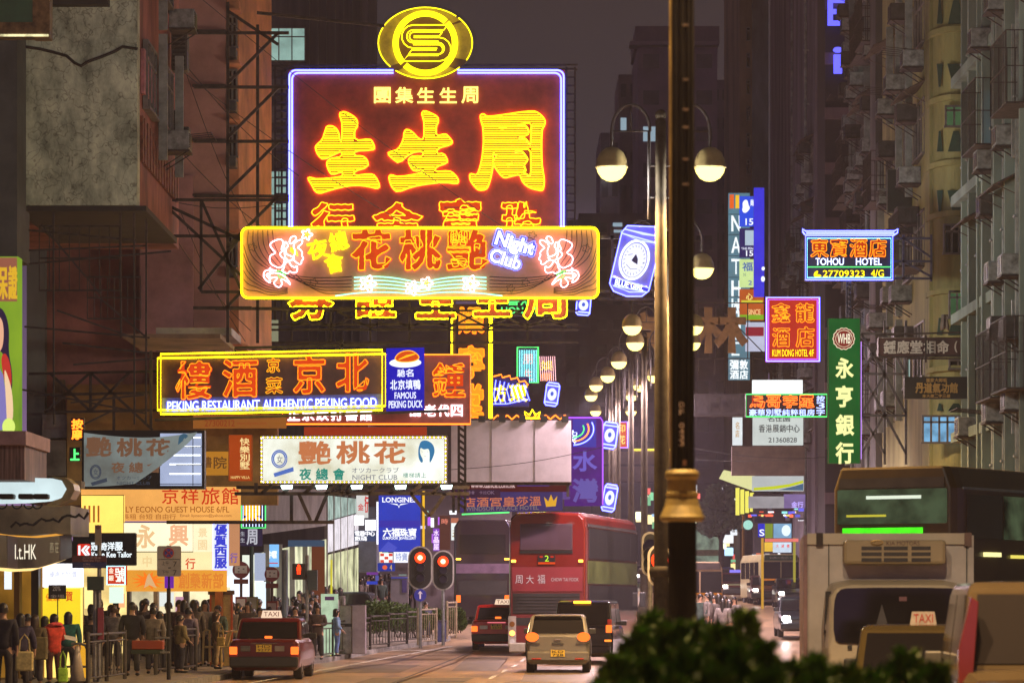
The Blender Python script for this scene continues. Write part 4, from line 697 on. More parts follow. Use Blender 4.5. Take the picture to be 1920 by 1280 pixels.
# ---------------------------------------------------------------- buildings
def wallmat(name, col, var=.45, scale=.35, col2=None, bump=.05): return mat(name, col, .85, 0, var, scale, (1, 1, .3), bump, .3, col2)
CONC = None
def cracked(name, col, dark):
    m = bpy.data.materials.new(name); m.use_nodes = True; t = m.node_tree; b = t.nodes['Principled BSDF']; b.inputs['Roughness'].default_value = .9
    g = t.nodes.new('ShaderNodeTexCoord'); n = t.nodes.new('ShaderNodeTexNoise'); n.inputs['Scale'].default_value = 1.6; n.inputs['Detail'].default_value = 9; n.inputs['Roughness'].default_value = .7
    r = t.nodes.new('ShaderNodeValToRGB'); r.color_ramp.elements[0].position = .38; r.color_ramp.elements[1].position = .62; r.color_ramp.elements[0].color = (*dark, 1); r.color_ramp.elements[1].color = (*col, 1)
    mp = t.nodes.new('ShaderNodeMapping'); mp.inputs['Scale'].default_value = (1, 1, .55)
    t.links.new(g.outputs['Object'], mp.inputs[0]); t.links.new(mp.outputs[0], n.inputs['Vector']); t.links.new(n.outputs[0], r.inputs[0])
    ad = t.nodes.new('ShaderNodeVectorMath'); ad.operation = 'ADD'; n2 = t.nodes.new('ShaderNodeTexNoise'); n2.inputs['Scale'].default_value = 3
    t.links.new(g.outputs['Object'], n2.inputs['Vector']); t.links.new(g.outputs['Object'], ad.inputs[0]); t.links.new(n2.outputs['Color'], ad.inputs[1])
    v = t.nodes.new('ShaderNodeTexVoronoi'); v.feature = 'DISTANCE_TO_EDGE'; v.inputs['Scale'].default_value = 1.9; t.links.new(ad.outputs[0], v.inputs['Vector'])
    r2 = t.nodes.new('ShaderNodeValToRGB'); r2.color_ramp.elements[0].position = .0; r2.color_ramp.elements[1].position = .035; r2.color_ramp.elements[0].color = (.35, .32, .3, 1); r2.color_ramp.elements[1].color = (1, 1, 1, 1)
    t.links.new(v.outputs['Distance'], r2.inputs[0]); mx = t.nodes.new('ShaderNodeMix'); mx.data_type = 'RGBA'; mx.blend_type = 'MULTIPLY'; mx.inputs[0].default_value = .8
    t.links.new(r.outputs[0], mx.inputs[6]); t.links.new(r2.outputs[0], mx.inputs[7]); t.links.new(mx.outputs[2], b.inputs['Base Color']); return m
CRK = cracked('stained_plaster', (.62, .68, .48), (.20, .23, .16))
GLS = mat('dark_window_glass', (.012, .014, .016), .12, 0, .2, 2, spec=.7)
ACM = mat('air_conditioner_casing', (.25, .27, .26), .6, 0, .5, 5); ACD = mat('air_conditioner_dark', (.05, .048, .046), .6, 0, .4, 5)
PIPE = mat('drain_pipe', (.26, .29, .27), .6, 0, .4, 2); FRM = mat('window_frame_metal', (.16, .15, .14), .6, .2, .3, 4)
AWN = mat('rusted_awning', (.10, .075, .06), .8, 0, .5, 4); BAMB = mat('bamboo_blind', (.20, .13, .06), .8, 0, .4, 6, (8, 8, .5))
CURT = [emi('curtain_green', C(70, 105, 70), .6, False, .4, 2), emi('window_blue', C(120, 160, 190), .75, False, .5, 2), emi('window_warm', C(160, 120, 70), .55, False, .5, 2), emi('window_pale', C(150, 185, 175), .8, False, .35, 1.2)]
def bld(name, label, loc, group=None): return empty(name, loc, label, 'building', group)
def wbox(par, name, m, x0, x1, y0, y1, z0, z1, bevel=0):
    o = par.location; return MB().box(x0-o.x, x1-o.x, y0-o.y, y1-o.y, z0-o.z, z1-o.z).build(name, m, par, bevel)
_cache = {}
def inst(key, make, par, loc, rz=0, sc=(1, 1, 1), name=None):
    """first use builds the part, later uses copy it (sharing its mesh) under another building"""
    if key not in _cache: _cache[key] = make()
    src = _cache[key]
    if not src.get('used_once'): o = src; src['used_once'] = 1
    else:
        o = src.copy(); COL.objects.link(o)
        for ch in list(src.children): c = ch.copy(); COL.objects.link(c); c.parent = o
        if 'used_once' in o: pass
    o.parent = par; o.location = Vector(loc)-par.location; o.rotation_euler.z = rz; o.scale = sc
    return o
def mk_ac(dark=False):
    def f():
        o = MB().box(-.33, .33, -.3, .3, 0, .45).build('air_conditioner', ACD if dark else ACM, None, .02)
        g = MB()
        for i in range(7): g.box(-.27, .02, -.315, -.30, .06+i*.05, .085+i*.05)
        g.box(.06, .29, -.31, -.3, .06, .4); g.build('grille', DARKM, o)
        g = MB(); g.box(-.36, .36, -.32, .3, -.05, -.005); g.bar((-.3, -.28, -.03), (-.3, .3, -.4), .02); g.bar((.3, -.28, -.03), (.3, .3, -.4), .02); g.build('bracket', STEEL, o)
        return o
    return f
def mk_win(w, h, gm, key):
    def f():
        b = MB(); t = .06
        for x in (-w/2, -w/6, w/6, w/2): b.box(x-t/2, x+t/2, -.06, .05, 0, h)
        b.box(-w/2, w/2, -.07, .05, h-t, h); b.box(-w/2-.05, w/2+.05, -.12, .05, -t, 0); b.box(-w/2, w/2, -.06, .05, h*.68, h*.68+t*.8)
        o = b.build('window', FRM); MB().box(-w/2, w/2, -.01, .04, .0, h-t-.003).build('pane', gm, o); return o
    return f
def mk_awn(w):
    def f():
        b = MB(); b.add([(-w/2, 0, .35), (w/2, 0, .35), (w/2, -.7, 0), (-w/2, -.7, 0), (-w/2, 0, .31), (w/2, 0, .31), (w/2, -.7, -.04), (-w/2, -.7, -.04)], [(0, 1, 2, 3), (7, 6, 5, 4), (3, 2, 6, 7), (0, 3, 7, 4), (1, 5, 6, 2)])
        for i in range(3): b.bar((-w/2+i*w/2, -.65, 0), (-w/2+i*w/2, 0, -.3), .015)
        return b.build('awning', AWN)
    return f
def mk_cage(w, h):
    def f():
        b = MB(); b.box(-w/2, w/2, -.75, 0, -.04, 0)
        for i in range(int(w/.16)+1): b.bar((-w/2+i*.16, -.75, 0), (-w/2+i*.16, -.75, h), .011)
        for i in range(5):
            b.bar((-w/2, -.75+i*.18, 0), (-w/2, -.75+i*.18, h), .011); b.bar((w/2, -.75+i*.18, 0), (w/2, -.75+i*.18, h), .011)
        for z in (h*.5, h): b.bar((-w/2, -.75, z), (w/2, -.75, z), .015); b.bar((-w/2, -.75, z), (-w/2, 0, z), .015); b.bar((w/2, -.75, z), (w/2, 0, z), .015)
        return b.build('window_cage', STEEL)
    return f
def mk_rack():
    b = MB()
    for i in range(5): b.bar((-.6+i*.3, 0, 0), (-.6+i*.3, -1.1, .1), .012)
    b.bar((-.7, -1.1, .1), (.7, -1.1, .1), .012); b.bar((-.7, -.5, .05), (.7, -.5, .05), .012)
    return b.build('drying_rack', STEEL)
def mk_rib(): return MB().box(-.05, .05, -.1, .1, 0, 2.9).build('wall_rib', PIPE)
def facade(par, side, d0, d1, xf, zlo, zhi, fl=3.0, bay=3.6, seed=1, litp=.04, acp=.6, cap=90):
    """street facade along +Y; xf(d) gives its x; side +1 = building lies to the right. Parts protrude towards the street."""
    r = random.Random(seed); rz = R(-90) if side > 0 else R(90); n = 0; z = zlo
    while z < zhi-1:
        d = d0+bay/2
        while d < d1-bay*.3 and n < cap:
            x = xf(d); q = r.random()
            gk = r.choice(CURT) if r.random() < litp else GLS
            inst(('win', bay, gk.name), mk_win(bay*.62, 1.5, gk, 0), par, (x, d, z+.9), rz); n += 1
            if r.random() < acp: inst(('ac', 0), mk_ac(), par, (x-side*.3, d+r.uniform(-.9, 1.2), z+r.uniform(.2, .6)), rz); n += 1
            if r.random() < .5: inst(('pipe', 0), mk_rib, par, (x-side*.16, d+bay*.42, z), rz)
            if r.random() < acp*.5: inst(('ac', 1), mk_ac(True), par, (x-side*.3, d+r.uniform(-1.2, .9), z+r.uniform(1.9, 2.3)), rz); n += 1
            if q < .22: inst(('awn', 2.4), mk_awn(2.4), par, (x, d, z+2.5), rz); n += 1
            elif q < .42: inst(('cage',), mk_cage(2.2, 1.5), par, (x, d, z+.85), rz); n += 1
            elif q < .55: inst(('rack',), mk_rack, par, (x, d, z+.7), rz); n += 1
            d += bay
        z += fl
def pipes(par, side, ds, xf, z0, z1, r=.07):
    for d in ds:
        b = MB(); x = xf(d)-side*(.12+r) ; o = par.location
        b.bar((x-o.x, d-o.y, z0-o.z), (x-o.x, d-o.y, z1-o.z), r, 8)
        z = z0+1
        while z < z1: b.cbox((x-o.x+side*.05, d-o.y, z-o.z), (.3, .2, .05)); z += 2.6
        b.build('drain_pipe', PIPE, par, smooth=False)
def rx(off): return lambda d: 8.4+.04*d-off
# ---- right side, from near to far
w1 = wallmat('wall_grey_green', (.24, .31, .27)); w2 = wallmat('wall_olive_cream', (.30, .29, .12)); w3 = wallmat('wall_brown', (.15, .15, .145)); w4 = wallmat('wall_mauve', (.19, .17, .21)); w5 = wallmat('wall_dark_mauve', (.16, .12, .135)); w6 = wallmat('wall_tan', (.24, .17, .10)); w7 = wallmat('wall_grey_teal', (.16, .19, .19))
def rblock(label, d0, d1, off, wm, top, seed, bay=3.6, acp=.6, litp=.04, zlo=6.5, pl=(), cap=90, depth=14):
    xf = rx(off); B = bld('street_building', label, (xf(d0)+6, (d0+d1)/2, 0), 'apartment blocks on the right side of the street')
    b = MB(); o = B.location
    b.add([(xf(d0)-o.x, d0-o.y, 0), (xf(d0)+depth-o.x, d0-o.y, 0), (xf(d1)+depth-o.x, d1-o.y, 0), (xf(d1)-o.x, d1-o.y, 0)]+[(xf(d0)-o.x, d0-o.y, top), (xf(d0)+depth-o.x, d0-o.y, top), (xf(d1)+depth-o.x, d1-o.y, top), (xf(d1)-o.x, d1-o.y, top)], [(0, 3, 2, 1), (4, 5, 6, 7), (0, 1, 5, 4), (1, 2, 6, 5), (2, 3, 7, 6), (3, 0, 4, 7)])
    b.build('wall', wm, B); facade(B, 1, d0+.8, d1, xf, zlo, top, 3.0, bay, seed, litp, acp, cap)
    if pl: pipes(B, 1, pl, xf, 4, top)
    return B
B1 = rblock('pale grey green facade crossed by drain pipes at the right picture edge', 66, 81.5, 0, w1, 24, 3, 3.1, .5, .2, 5.5, (67, 69.5, 72, 74.2, 77.5, 79.6, 81), 60)
for z in range(6, 23, 3):                                # ribs and floor lines seen edge-on
    wbox(B1, 'floor_band', w1, rx(.12)(72)-.0, rx(0)(72)+.35, 66.5, 81.4, z-.15, z+.1)
for d in (68, 70.8, 73, 75.5, 76.6, 78.6, 80.3): wbox(B1, 'wall_rib', w1, rx(.34)(d), rx(0)(d)+.1, d-.08, d+.08, 4.5, 24)
B2 = rblock('rounded olive yellow corner building with green trapezoid panels', 84.6, 101, .75, w2, 26, 5, 3.4, .5, .15, 7, (), 50)
o = B2.location; b = MB(); nb = 10; prof = []
xl, xr = X(1757, 83.6), X(1826, 83.6)
for i in range(nb+1): a = R(90*i/nb); prof.append((xl+1.1*(1-math.sin(a)), 84.7-1.1*(1-math.cos(R(90-90*i/nb)))) if False else (xl+.55*(1-math.cos(a)), 84.9-1.2*math.sin(a)))
prof.append((xr+2, 83.7)); prof.append((xr+2, 85.2)); prof.append((xl, 85.2))
def ring_block(name, m, z0, z1, grow=0.0):
    q = [(x-grow-o.x, y-grow-o.y) for x, y in prof]; n = len(q); b = MB(); b.add([(x, y, z0) for x, y in q]+[(x, y, z1) for x, y in q], [tuple(range(n-1, -1, -1)), tuple(range(n, 2*n))]+[(i, (i+1) % n, n+(i+1) % n, n+i) for i in range(n)]); return fix(b.build(name, m, B2))
zs = [Z(y, 83.7) for y in (870, 855, 772, 672, 628, 580, 545, 480, 425, 395, 250, 180, 52, 40, -60)]
ring_block('corner_wall', w2, 4.5, 26); GRNP = mat('green_trapezoid', (.025, .075, .05), .6, 0, .3, 2)
for yy in (50, 178, 300, 395, 540, 685): ring_block('floor_band', w2, Z(yy+10, 83.7), Z(yy, 83.7), .1)
def trap(yt, yb, up, xa=1781, xb=1804):
    xm = (xa+xb)/2; wt, wb_ = ((10, 30) if up else (32, 10))
    for cx, k in ((xm, 1), (1762, .35)):
        xw = [cx-wt*k/2, cx+wt*k/2, cx+wb_*k/2, cx-wb_*k/2]; dd = 83.68 if k == 1 else 83.95
        MB().add([(X(px, dd)-o.x, dd-.03-o.y, Z(py, dd)) for px, py in zip(xw, (yt, yt, yb, yb))]+[(X(px, dd)-o.x, dd+.05-o.y, Z(py, dd)) for px, py in zip(xw, (yt, yt, yb, yb))], [(0, 1, 2, 3), (7, 6, 5, 4), (0, 4, 5, 1), (1, 5, 6, 2), (2, 6, 7, 3), (3, 7, 4, 0)]).build('trapezoid_panel', GRNP, B2)
trap(0, 45, True); trap(120, 163, False); trap(246, 284, True); trap(357, 402, False); trap(596, 628, True); trap(756, 770, True)
def bwin(par, px0, py0, px1, py1, d, gm, n=3, name='window'):
    o = par.location; b = MB(); x0, x1, z0, z1 = X(px0, d)-o.x, X(px1, d)-o.x, Z(py1, d)-o.z, Z(py0, d)-o.z; y = d-o.y; t = .05
    for i in range(n+1): x = x0+(x1-x0)*i/n; b.box(x-t/2, x+t/2, y-.07, y+.02, z0, z1)
    b.box(x0, x1, y-.08, y+.02, z1-t, z1); b.box(x0-.05, x1+.05, y-.12, y+.02, z0-t, z0); b.box(x0, x1, y-.07, y+.02, z0+(z1-z0)*.7, z0+(z1-z0)*.7+t)
    w = b.build(name, FRM, par); MB().box(x0, x1, y-.02, y+.03, z0, z1-t).build('pane', gm, w); return w
bwin(B2, 1773, 198, 1820, 236, 83.68, CURT[0]); bwin(B2, 1770, 420, 1812, 474, 83.68, GLS); bwin(B2, 1780, 545, 1822, 594, 83.68, CURT[0]); bwin(B2, 1730, 778, 1822, 828, 83.5, emi('window_bright_blue', C(120, 175, 215), .95, True, .6, 3), 6)
bwin(B2, 1780, 672, 1812, 690, 83.68, GLS, 2)
B3 = rblock('brown apartment block with window strips and many cooling units, beyond the corner building', 102, 116, .55, w3, 30, 8, 2.6, .75, .12, 7, (103, 108), 90)
wbox(B3, 'end_pillar', w3, rx(.95)(102), rx(.5)(102), 101.5, 103, 0, 31)
B4 = rblock('apartment block with a broad plain end wall behind the square hotel sign', 117.5, 123, .2, w3, 36, 11, 2.6, .8, .03, 7, (121,), 95)
B5 = rblock('mauve brown block with hung air conditioners', 150, 172, .2, w4, 46, 14, 3.0, .85, .01, 9, (155,), 95)
B6 = rblock('long dark mauve block crowded with tiny cooling units', 176, 226, -.8, w5, 58, 17, 4.0, .9, .01, 9, (190,), 98)
B7 = rblock('dark recessed tower carrying the blue letters', 140, 146, .3, mat('dark_recess', (.03, .025, .03), .8, 0, .3, .3), 60, 19, 4, 0, 0, 70)
for i in range(16): wbox(B7, 'floor_band', w5, X(1546, 140), X(1612, 140), 139.8, 139.999, 6+i*2.4, 6.5+i*2.4)
B8 = bld('street_building', 'tan tower with one column of dark windows beyond the mauve block', (X(1405, 245), 250, 0), 'apartment blocks on the right side of the street')
wbox(B8, 'wall', w6, X(1387, 244), X(1410, 244), 244, 262, 0, 60); wbox(B8, 'side_wall', w7, X(1410, 244)+.003, X(1440, 244), 243.6, 262, 0, 62)
for i in range(7): bwin(B8, 1400, 50+i*50 if i else 52, 1406, 76+i*50, 243.97, GLS, 1)
for lb, px, py, w_, h_, c, d in (('dark red shirt hung on a drying pole', 1822, 568, 9, 44, (90, 30, 34), 80.6), ('navy trousers hung on a drying pole', 1836, 572, 15, 52, (26, 36, 80), 80.5), ('white towel hung on a drying pole', 1852, 576, 16, 40, (190, 186, 180), 80.4), ('yellow green bundle wrapped in a net under a window', 1840, 440, 40, 52, (110, 112, 50), 80.2), ('pale cloth hung below the laundry rack of the corner building', 1765, 590, 12, 30, (120, 110, 100), 83.2)):
    b = MB(); x0, x1, z0, z1 = -w_*d/F/2, w_*d/F/2, 0, h_*d/F; n = 8; gv = []
    for j in range(5):
        for i in range(n+1): u = i/n; gv.append((x0+(x1-x0)*u*(1-.12*math.sin(j*1.3)), .05*math.sin(u*11+j*.6), z1+(z0-z1)*(j/4)*(1-.12*math.sin(u*3.1))))
    b.add(gv, [(j*(n+1)+i, j*(n+1)+i+1, (j+1)*(n+1)+i+1, (j+1)*(n+1)+i) for j in range(4) for i in range(n)]); q = b.build('laundry', mat('laundry_%d' % c[0], C(*c), .9, 0, .25, 5), None, 0, True); q.location = W(px+w_/2, py+h_, d); tag(q, lb, 'laundry'); so = q.modifiers.new('solid', 'SOLIDIFY'); so.thickness = .03
# ---- left side
lx = lambda d: -12.2+.04*d
L1 = bld('street_building', 'old building with a cracked stained plaster end wall jutting over the pavement', (X(150, 71), 73, 0), 'buildings on the left side of the street')
x0, x1 = X(30, 70.5), X(257, 70.5)
wbox(L1, 'wall', CRK, x0, x1, 70.5, 71.0, Z(385, 70.5), 26); wbox(L1, 'neighbour_wall', mat('dark_panel_wall', (.10, .11, .10), .8, 0, .3, .6), X(-60, 69), X(29, 69), 69.2, 71, Z(480, 69), 26)
b = MB(); o = L1.location; pts = [(28, 97), (48, 88), (75, 92), (100, 98), (125, 105), (140, 118), (152, 124), (165, 116), (190, 107), (215, 97), (230, 88), (258, 92)]
b.path([(X(x, 70.47)-o.x, 70.48-o.y, Z(y, 70.47)) for x, y in pts], .035, 5); b.build('dark_flashing', mat('damp_line', (.025, .02, .018), .8), L1)
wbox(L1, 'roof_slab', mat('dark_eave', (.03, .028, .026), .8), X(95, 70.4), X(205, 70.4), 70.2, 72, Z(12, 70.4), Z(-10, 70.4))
wbox(L1, 'lower_wall', mat('dark_red_wall', (.36, .14, .11), .85, 0, .5, .6), X(50, 91), X(336, 91), 91, 96, 4.6, 25)  # red light of the big signs put into the lower wall colour
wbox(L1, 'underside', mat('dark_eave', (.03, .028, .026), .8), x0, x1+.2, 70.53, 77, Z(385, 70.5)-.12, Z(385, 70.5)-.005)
for px0, py0, px1, py1 in ((168, 405, 178, 430), (186, 405, 195, 430), (205, 405, 213, 430), (220, 405, 226, 430)): bwin(L1, px0, py0, px1, py1, 90.97, emi('red_lit_window', C(190, 80, 55), .55, False, .5, 3), 1)
wbox(L1, 'side_pilaster', wallmat('grey_pilaster', (.20, .21, .18)), X(50, 90.5), X(84, 90.5), 90.5, 90.9, 4.6, Z(455, 90.5))
wbox(L1, 'facade_wall', mat('dim_brick_facade', (.34, .11, .085), .85, 0, .5, 1.0, (1, 1, .4), .05), x1-6, x1-.01, 71.003, 79.4, Z(385, 70.5), 26)
facade(L1, -1, 71, 79, lambda d: x1+.03+.02*(d-71), 12, 26, 3.0, 3.0, 23, .0, .7, 50)
for px, py, w_, h_ in ((325, 68, 30, 70), (283, 212, 58, 34), (318, 243, 40, 32)):     # bigger units facing the street end
    dd = 77.4; ob = MB(); ob.box(X(px, dd)-o.x, X(px+w_, dd)-o.x, dd-.5-o.y, dd-o.y, Z(py+h_, dd), Z(py, dd)); a_ = ob.build('air_conditioner', ACD, L1, .02)
    g = MB()
    for i in range(8): g.box(X(px+3, dd)-o.x, X(px+w_-3, dd)-o.x, dd-.515-o.y, dd-.5-o.y, Z(py+4+(h_-8)*(i+.6)/8, dd), Z(py+4+(h_-8)*i/8, dd))
    g.build('grille', DARKM, a_)
b = MB()                                                 # corrugated rusty sheet and purple balcony bars along the street face
for i in range(26): d = 71.1+i*.29; b.box(x1-o.x, x1+.06+.015*(i % 2)-o.x, d-o.y, d+.2-o.y, Z(335, 74), Z(252+i*1.2, 74))
b.build('corrugated_sheet', mat('rust_red_sheet', (.24, .07, .04), .7, .2, .5, 5), L1)
b = MB()
for i in range(9): d = 71.2+i*.72; b.box(x1-o.x, x1+.08-o.x, d-o.y, d+.35-o.y, Z(210, 74), Z(130+i*4, 74))
b.build('balcony_lattice', mat('purple_red_bars', (.42, .16, .18), .6, .1, .3, 4), L1)
b = MB()
for (xa, xb, ya, yb) in ((75, 225, 425, 545), (165, 265, 520, 598)):
    for i in range(9): x = X(xa+(xb-xa)*i/8, 71.4); b.bar((x-o.x, 71.3-o.y, Z(yb, 71.4)), (x-o.x, 71.3-o.y, Z(ya, 71.4)), .015)
    for y in (ya, (ya+yb)/2, yb): b.bar((X(xa, 71.4)-o.x, 71.3-o.y, Z(y, 71.4)), (X(xb, 71.4)-o.x, 71.3-o.y, Z(y, 71.4)), .025)
b.build('balcony_railing_lattice', STEEL, L1)
b = MB()
for (xa, ya, xb, yb) in ((45, 440, 265, 460), (45, 480, 285, 470), (90, 430, 200, 560), (113, 370, 113, 800), (237, 370, 237, 640), (285, 420, 283, 800), (262, 365, 262, 800), (60, 505, 330, 480), (60, 620, 290, 640), (130, 650, 290, 668), (150, 690, 300, 678), (120, 590, 260, 640), (145, 760, 280, 745), (190, 560, 285, 640), (50, 735, 285, 780), (170, 800, 230, 770)):
    b.bar((X(xa, 72)-o.x, 70.9-o.y, Z(ya, 72)), (X(xb, 72)-o.x, 71-o.y, Z(yb, 72)), .028)
b.build('scaffold_lattice', STEEL, L1)
wbox(L1, 'shop_canopy', mat('grey_tin', (.20, .19, .17), .6, .3, .4, 1.5), X(62, 90), X(133, 90), 89, 90.6, Z(894, 90), Z(828, 90)); wbox(L1, 'meter_cabinet', mat('grey_cabinet', (.30, .28, .26), .6, .1, .3, 2), X(83, 90), X(132, 90), 89.6, 90.6, Z(822, 90), Z(778, 90))
wbox(L1, 'slanted_awning', mat('cloth_awning', (.30, .21, .14), .8, 0, .4, 1), X(240, 80), X(420, 80), 79, 83, Z(640, 80), Z(632, 80))
wbox(L1, 'bamboo_blind', BAMB, X(100, 90.9), X(122, 90.9), 90.8, 90.97, Z(780, 90.9), Z(712, 90.9)); wbox(L1, 'ochre_wall', mat('ochre_wall', (.42, .26, .09), .8, 0, .35, 1), X(125, 89), X(520, 89), 89.05, 89.5, 4.5, Z(720, 89))
L2 = bld('street_building', 'building with a plain panelled end wall and an orange lit street facade', (X(400, 90), 93, 0), 'buildings on the left side of the street')
PNL = mat('grey_brown_panels', (.50, .25, .20), .8, 0, .25, .5, (1, 1, 1), .03); ORW = mat('salmon_facade', (.62, .25, .11), .75, 0, .35, .6)  # red and orange sign spill put into both wall colours
wbox(L2, 'end_wall', PNL, X(330, 90), X(423, 90), 90, 92.5, 4.5, 26); wbox(L2, 'facade_wall', ORW, X(423, 90)+.003, X(446, 90), 90.3, 98, Z(640, 90), 26)
b = MB(); o = L2.location
b.add([(X(446, 90)-o.x, 90.32-o.y, Z(640, 90)), (X(474, 90)-o.x, 97-o.y, Z(628, 90)), (X(474, 90)-o.x, 97-o.y, 26), (X(446, 90)-o.x, 90.32-o.y, 26)], [(0, 1, 2, 3)]); b.build('return_wall', ORW, L2)
for y in (58, 160, 262, 365): wbox(L2, 'ledge', STEEL, X(362, 90), X(424, 90), 89.8, 90.02, Z(y+4, 90), Z(y, 90))
for i, y in enumerate((30, 130, 235, 440)):
    bwin(L2, 428, y, 444, y+58, 90.28, GLS, 2)
    wbox(L2, 'window_hood', ORW, X(426, 90), X(452, 90), 89.6, 90.3, Z(y-6, 90), Z(y-9, 90)); q = wbox(L2, 'air_conditioner', ACD, X(428, 90), X(444, 90), 89.7, 90.28, Z(y+80, 90), Z(y+62, 90), .02)
wbox(L2, 'sloping_canopy', mat('pale_canopy', (.42, .38, .36), .6, 0, .3, 1), X(300, 88), X(440, 88), 87, 90, Z(634, 88), Z(620, 88)); wbox(L2, 'mauve_wall', mat('mauve_wall', (.52, .25, .23), .8, 0, .3, .6), X(262, 89.8), X(362, 89.8), 89.8, 89.96, Z(660, 90), Z(330, 90))  # pink wall colour carries the glow of the red signs
L3 = bld('office_tower', 'dark office tower with a column of lit white windows behind the red sign', (X(580, 150), 156, 0))
GW = mat('dark_curtain_wall', (.075, .072, .075), .5, .1, .3, .4, (6, 1, .2))
wbox(L3, 'wall', GW, X(430, 150), X(690, 150), 150, 160, 0, 44); 
for y0, y1, m in ((52, 114, 3), (320, 368, 3), (378, 424, 3)): bwin(L3, 474, y0, 572, y1, 149.97, CURT[3], 4)
wbox(L3, 'lit_panel', lit(150, 150, 120, .6), X(506, 150), X(522, 150), 149.93, 149.99, Z(640, 150), Z(600, 150))
for x in range(578, 690, 16): wbox(L3, 'wall_fin', GW, X(x, 150), X(x+3, 150), 149.7, 149.999, 6, 44)
for y in (150, 200, 250, 470, 520): wbox(L3, 'floor_band', mat('grey_band', (.16, .16, .16), .7), X(470, 150), X(576, 150), 149.8, 149.999, Z(y+30, 150), Z(y, 150))
L4 = bld('street_building', 'low grey building behind the hanging yellow characters', (X(700, 165), 165, 0))
wbox(L4, 'wall', mat('grey_low_wall', (.17, .155, .15), .8, 0, .3, .4), X(585, 165), X(850, 165), 165, 172, 0, Z(540, 165))
L5 = bld('street_building', 'plain grey lower building beside the lit side street', (X(560, 108), 110, 0))
GB2 = mat('grey_green_panel', (.26, .27, .24), .7, 0, .3, .6)
b = MB(); o = L5.location; f = lambda px, py, d: (X(px, d)-o.x, d-o.y, Z(py, d))
b.add([f(470, 1004, 99), f(612, 985, 122), f(612, 905, 122), f(470, 890, 99)], [(0, 1, 2, 3)]); b.build('upper_fascia', GB2, L5)
b = MB(); b.add([f(470, 1200, 99), f(612, 1130, 122), f(612, 1010, 122), f(470, 1040, 99)], [(0, 1, 2, 3)]); b.build('lit_shop_front', emi('shop_interior', C(200, 200, 165), 1.4, True, .8, .9), L5)
for i in range(5): x = 500+i*24; b = MB(); b.bar(f(x, 1180, 100+i*4), f(x, 1020, 100+i*4), .12); b.build('shop_column', GB2, L5)
wbox(L5, 'hanging_stock', lit(60, 80, 105, .7), X(540, 107), X(608, 107), 107, 107.2, Z(1024, 107), Z(1012, 107)); wbox(L5, 'red_column', lit(105, 55, 35, .7), X(584, 108), X(608, 108), 108, 108.3, Z(1130, 108), Z(1018, 108))
L6 = bld('street_building', 'side street shop block with tall lit glass bays', (X(660, 130), 132, 0))
o = L6.location
for nm, yt0, yt1, yb0, yb1, m in (('upper_glazing', 928, 935, 976, 960, emi('bay_glass', C(160, 180, 172), 1.1, True, .7, 1.5)), ('white_fascia', 978, 962, 1036, 1020, emi('bay_fascia', C(215, 208, 215), 1.2, True, .35, 2)), ('lower_glazing', 1040, 1026, 1115, 1108, emi('bay_shop', C(195, 195, 155), 1.3, True, .8, 1.2))):
    b = MB(); b.add([f2 for f2 in [(X(612, 124)-o.x, 124-o.y, Z(yb0, 124)), (X(672, 136)-o.x, 136-o.y, Z(yb1, 136)), (X(672, 136)-o.x, 136-o.y, Z(yt1, 136)), (X(612, 124)-o.x, 124-o.y, Z(yt0, 124))]], [(0, 1, 2, 3)]); b.build(nm, m, L6)
for i in range(5):
    d = 124+i*2.6; x = 612+i*12.5; b = MB(); b.box(X(x, d)-.06-o.x, X(x, d)+.06-o.x, d-.25-o.y, d-o.y, gz(d), Z(925, d)); b.build('mullion', GB2, L6)
wbox(L6, 'dark_pier', mat('slate_pier', (.10, .12, .16), .5), X(672, 134), X(706, 134), 134, 137, Z(1072, 134), Z(950, 134))
# shops under the left buildings
L7 = bld('shop_row', 'row of brightly lit ground floor shops behind the bus queue', (X(200, 80), 80, 0))
for nm, rc, d, m in (('lit_interior', (150, 1062, 240, 1215), 86, emi('shop_warm', C(238, 205, 130), 1.7, True, .8, .7)), ('lit_interior', (240, 1100, 430, 1215), 88, emi('shop_mixed', C(215, 200, 160), 1.5, True, .85, .8)), ('lit_interior', (425, 1060, 500, 1210), 100, emi('shop_white', C(225, 232, 240), 1.5, True, .6, .8)), ('back_wall', (-60, 1055, 82, 1280), 71.8, emi('shop_gold', C(150, 104, 34), .9, True, .75, .8)), ('back_wall', (82, 1100, 152, 1280), 71.9, emi('shop_gold2', C(235, 200, 100), 1.6, True, .7, .8))):
    wbox(L7, nm, m, X(rc[0], d), X(rc[2], d), d, d+.3, .1, Z(rc[1], d))
for x, w_, d, c in ((62, 14, 71.2, (34, 32, 30)), (30, 10, 71.1, (110, 80, 30)), (148, 8, 75, (150, 110, 60)), (240, 6, 84, (90, 70, 60)), (290, 8, 86, (150, 130, 110)), (345, 10, 86, (60, 60, 60)), (405, 14, 84, (200, 110, 40)), (500, 8, 98, (90, 90, 80))):
    wbox(L7, 'shop_pillar', paint(*c), X(x, d), X(x+w_, d), d-.3, d+.1, .1, Z(1062, d))
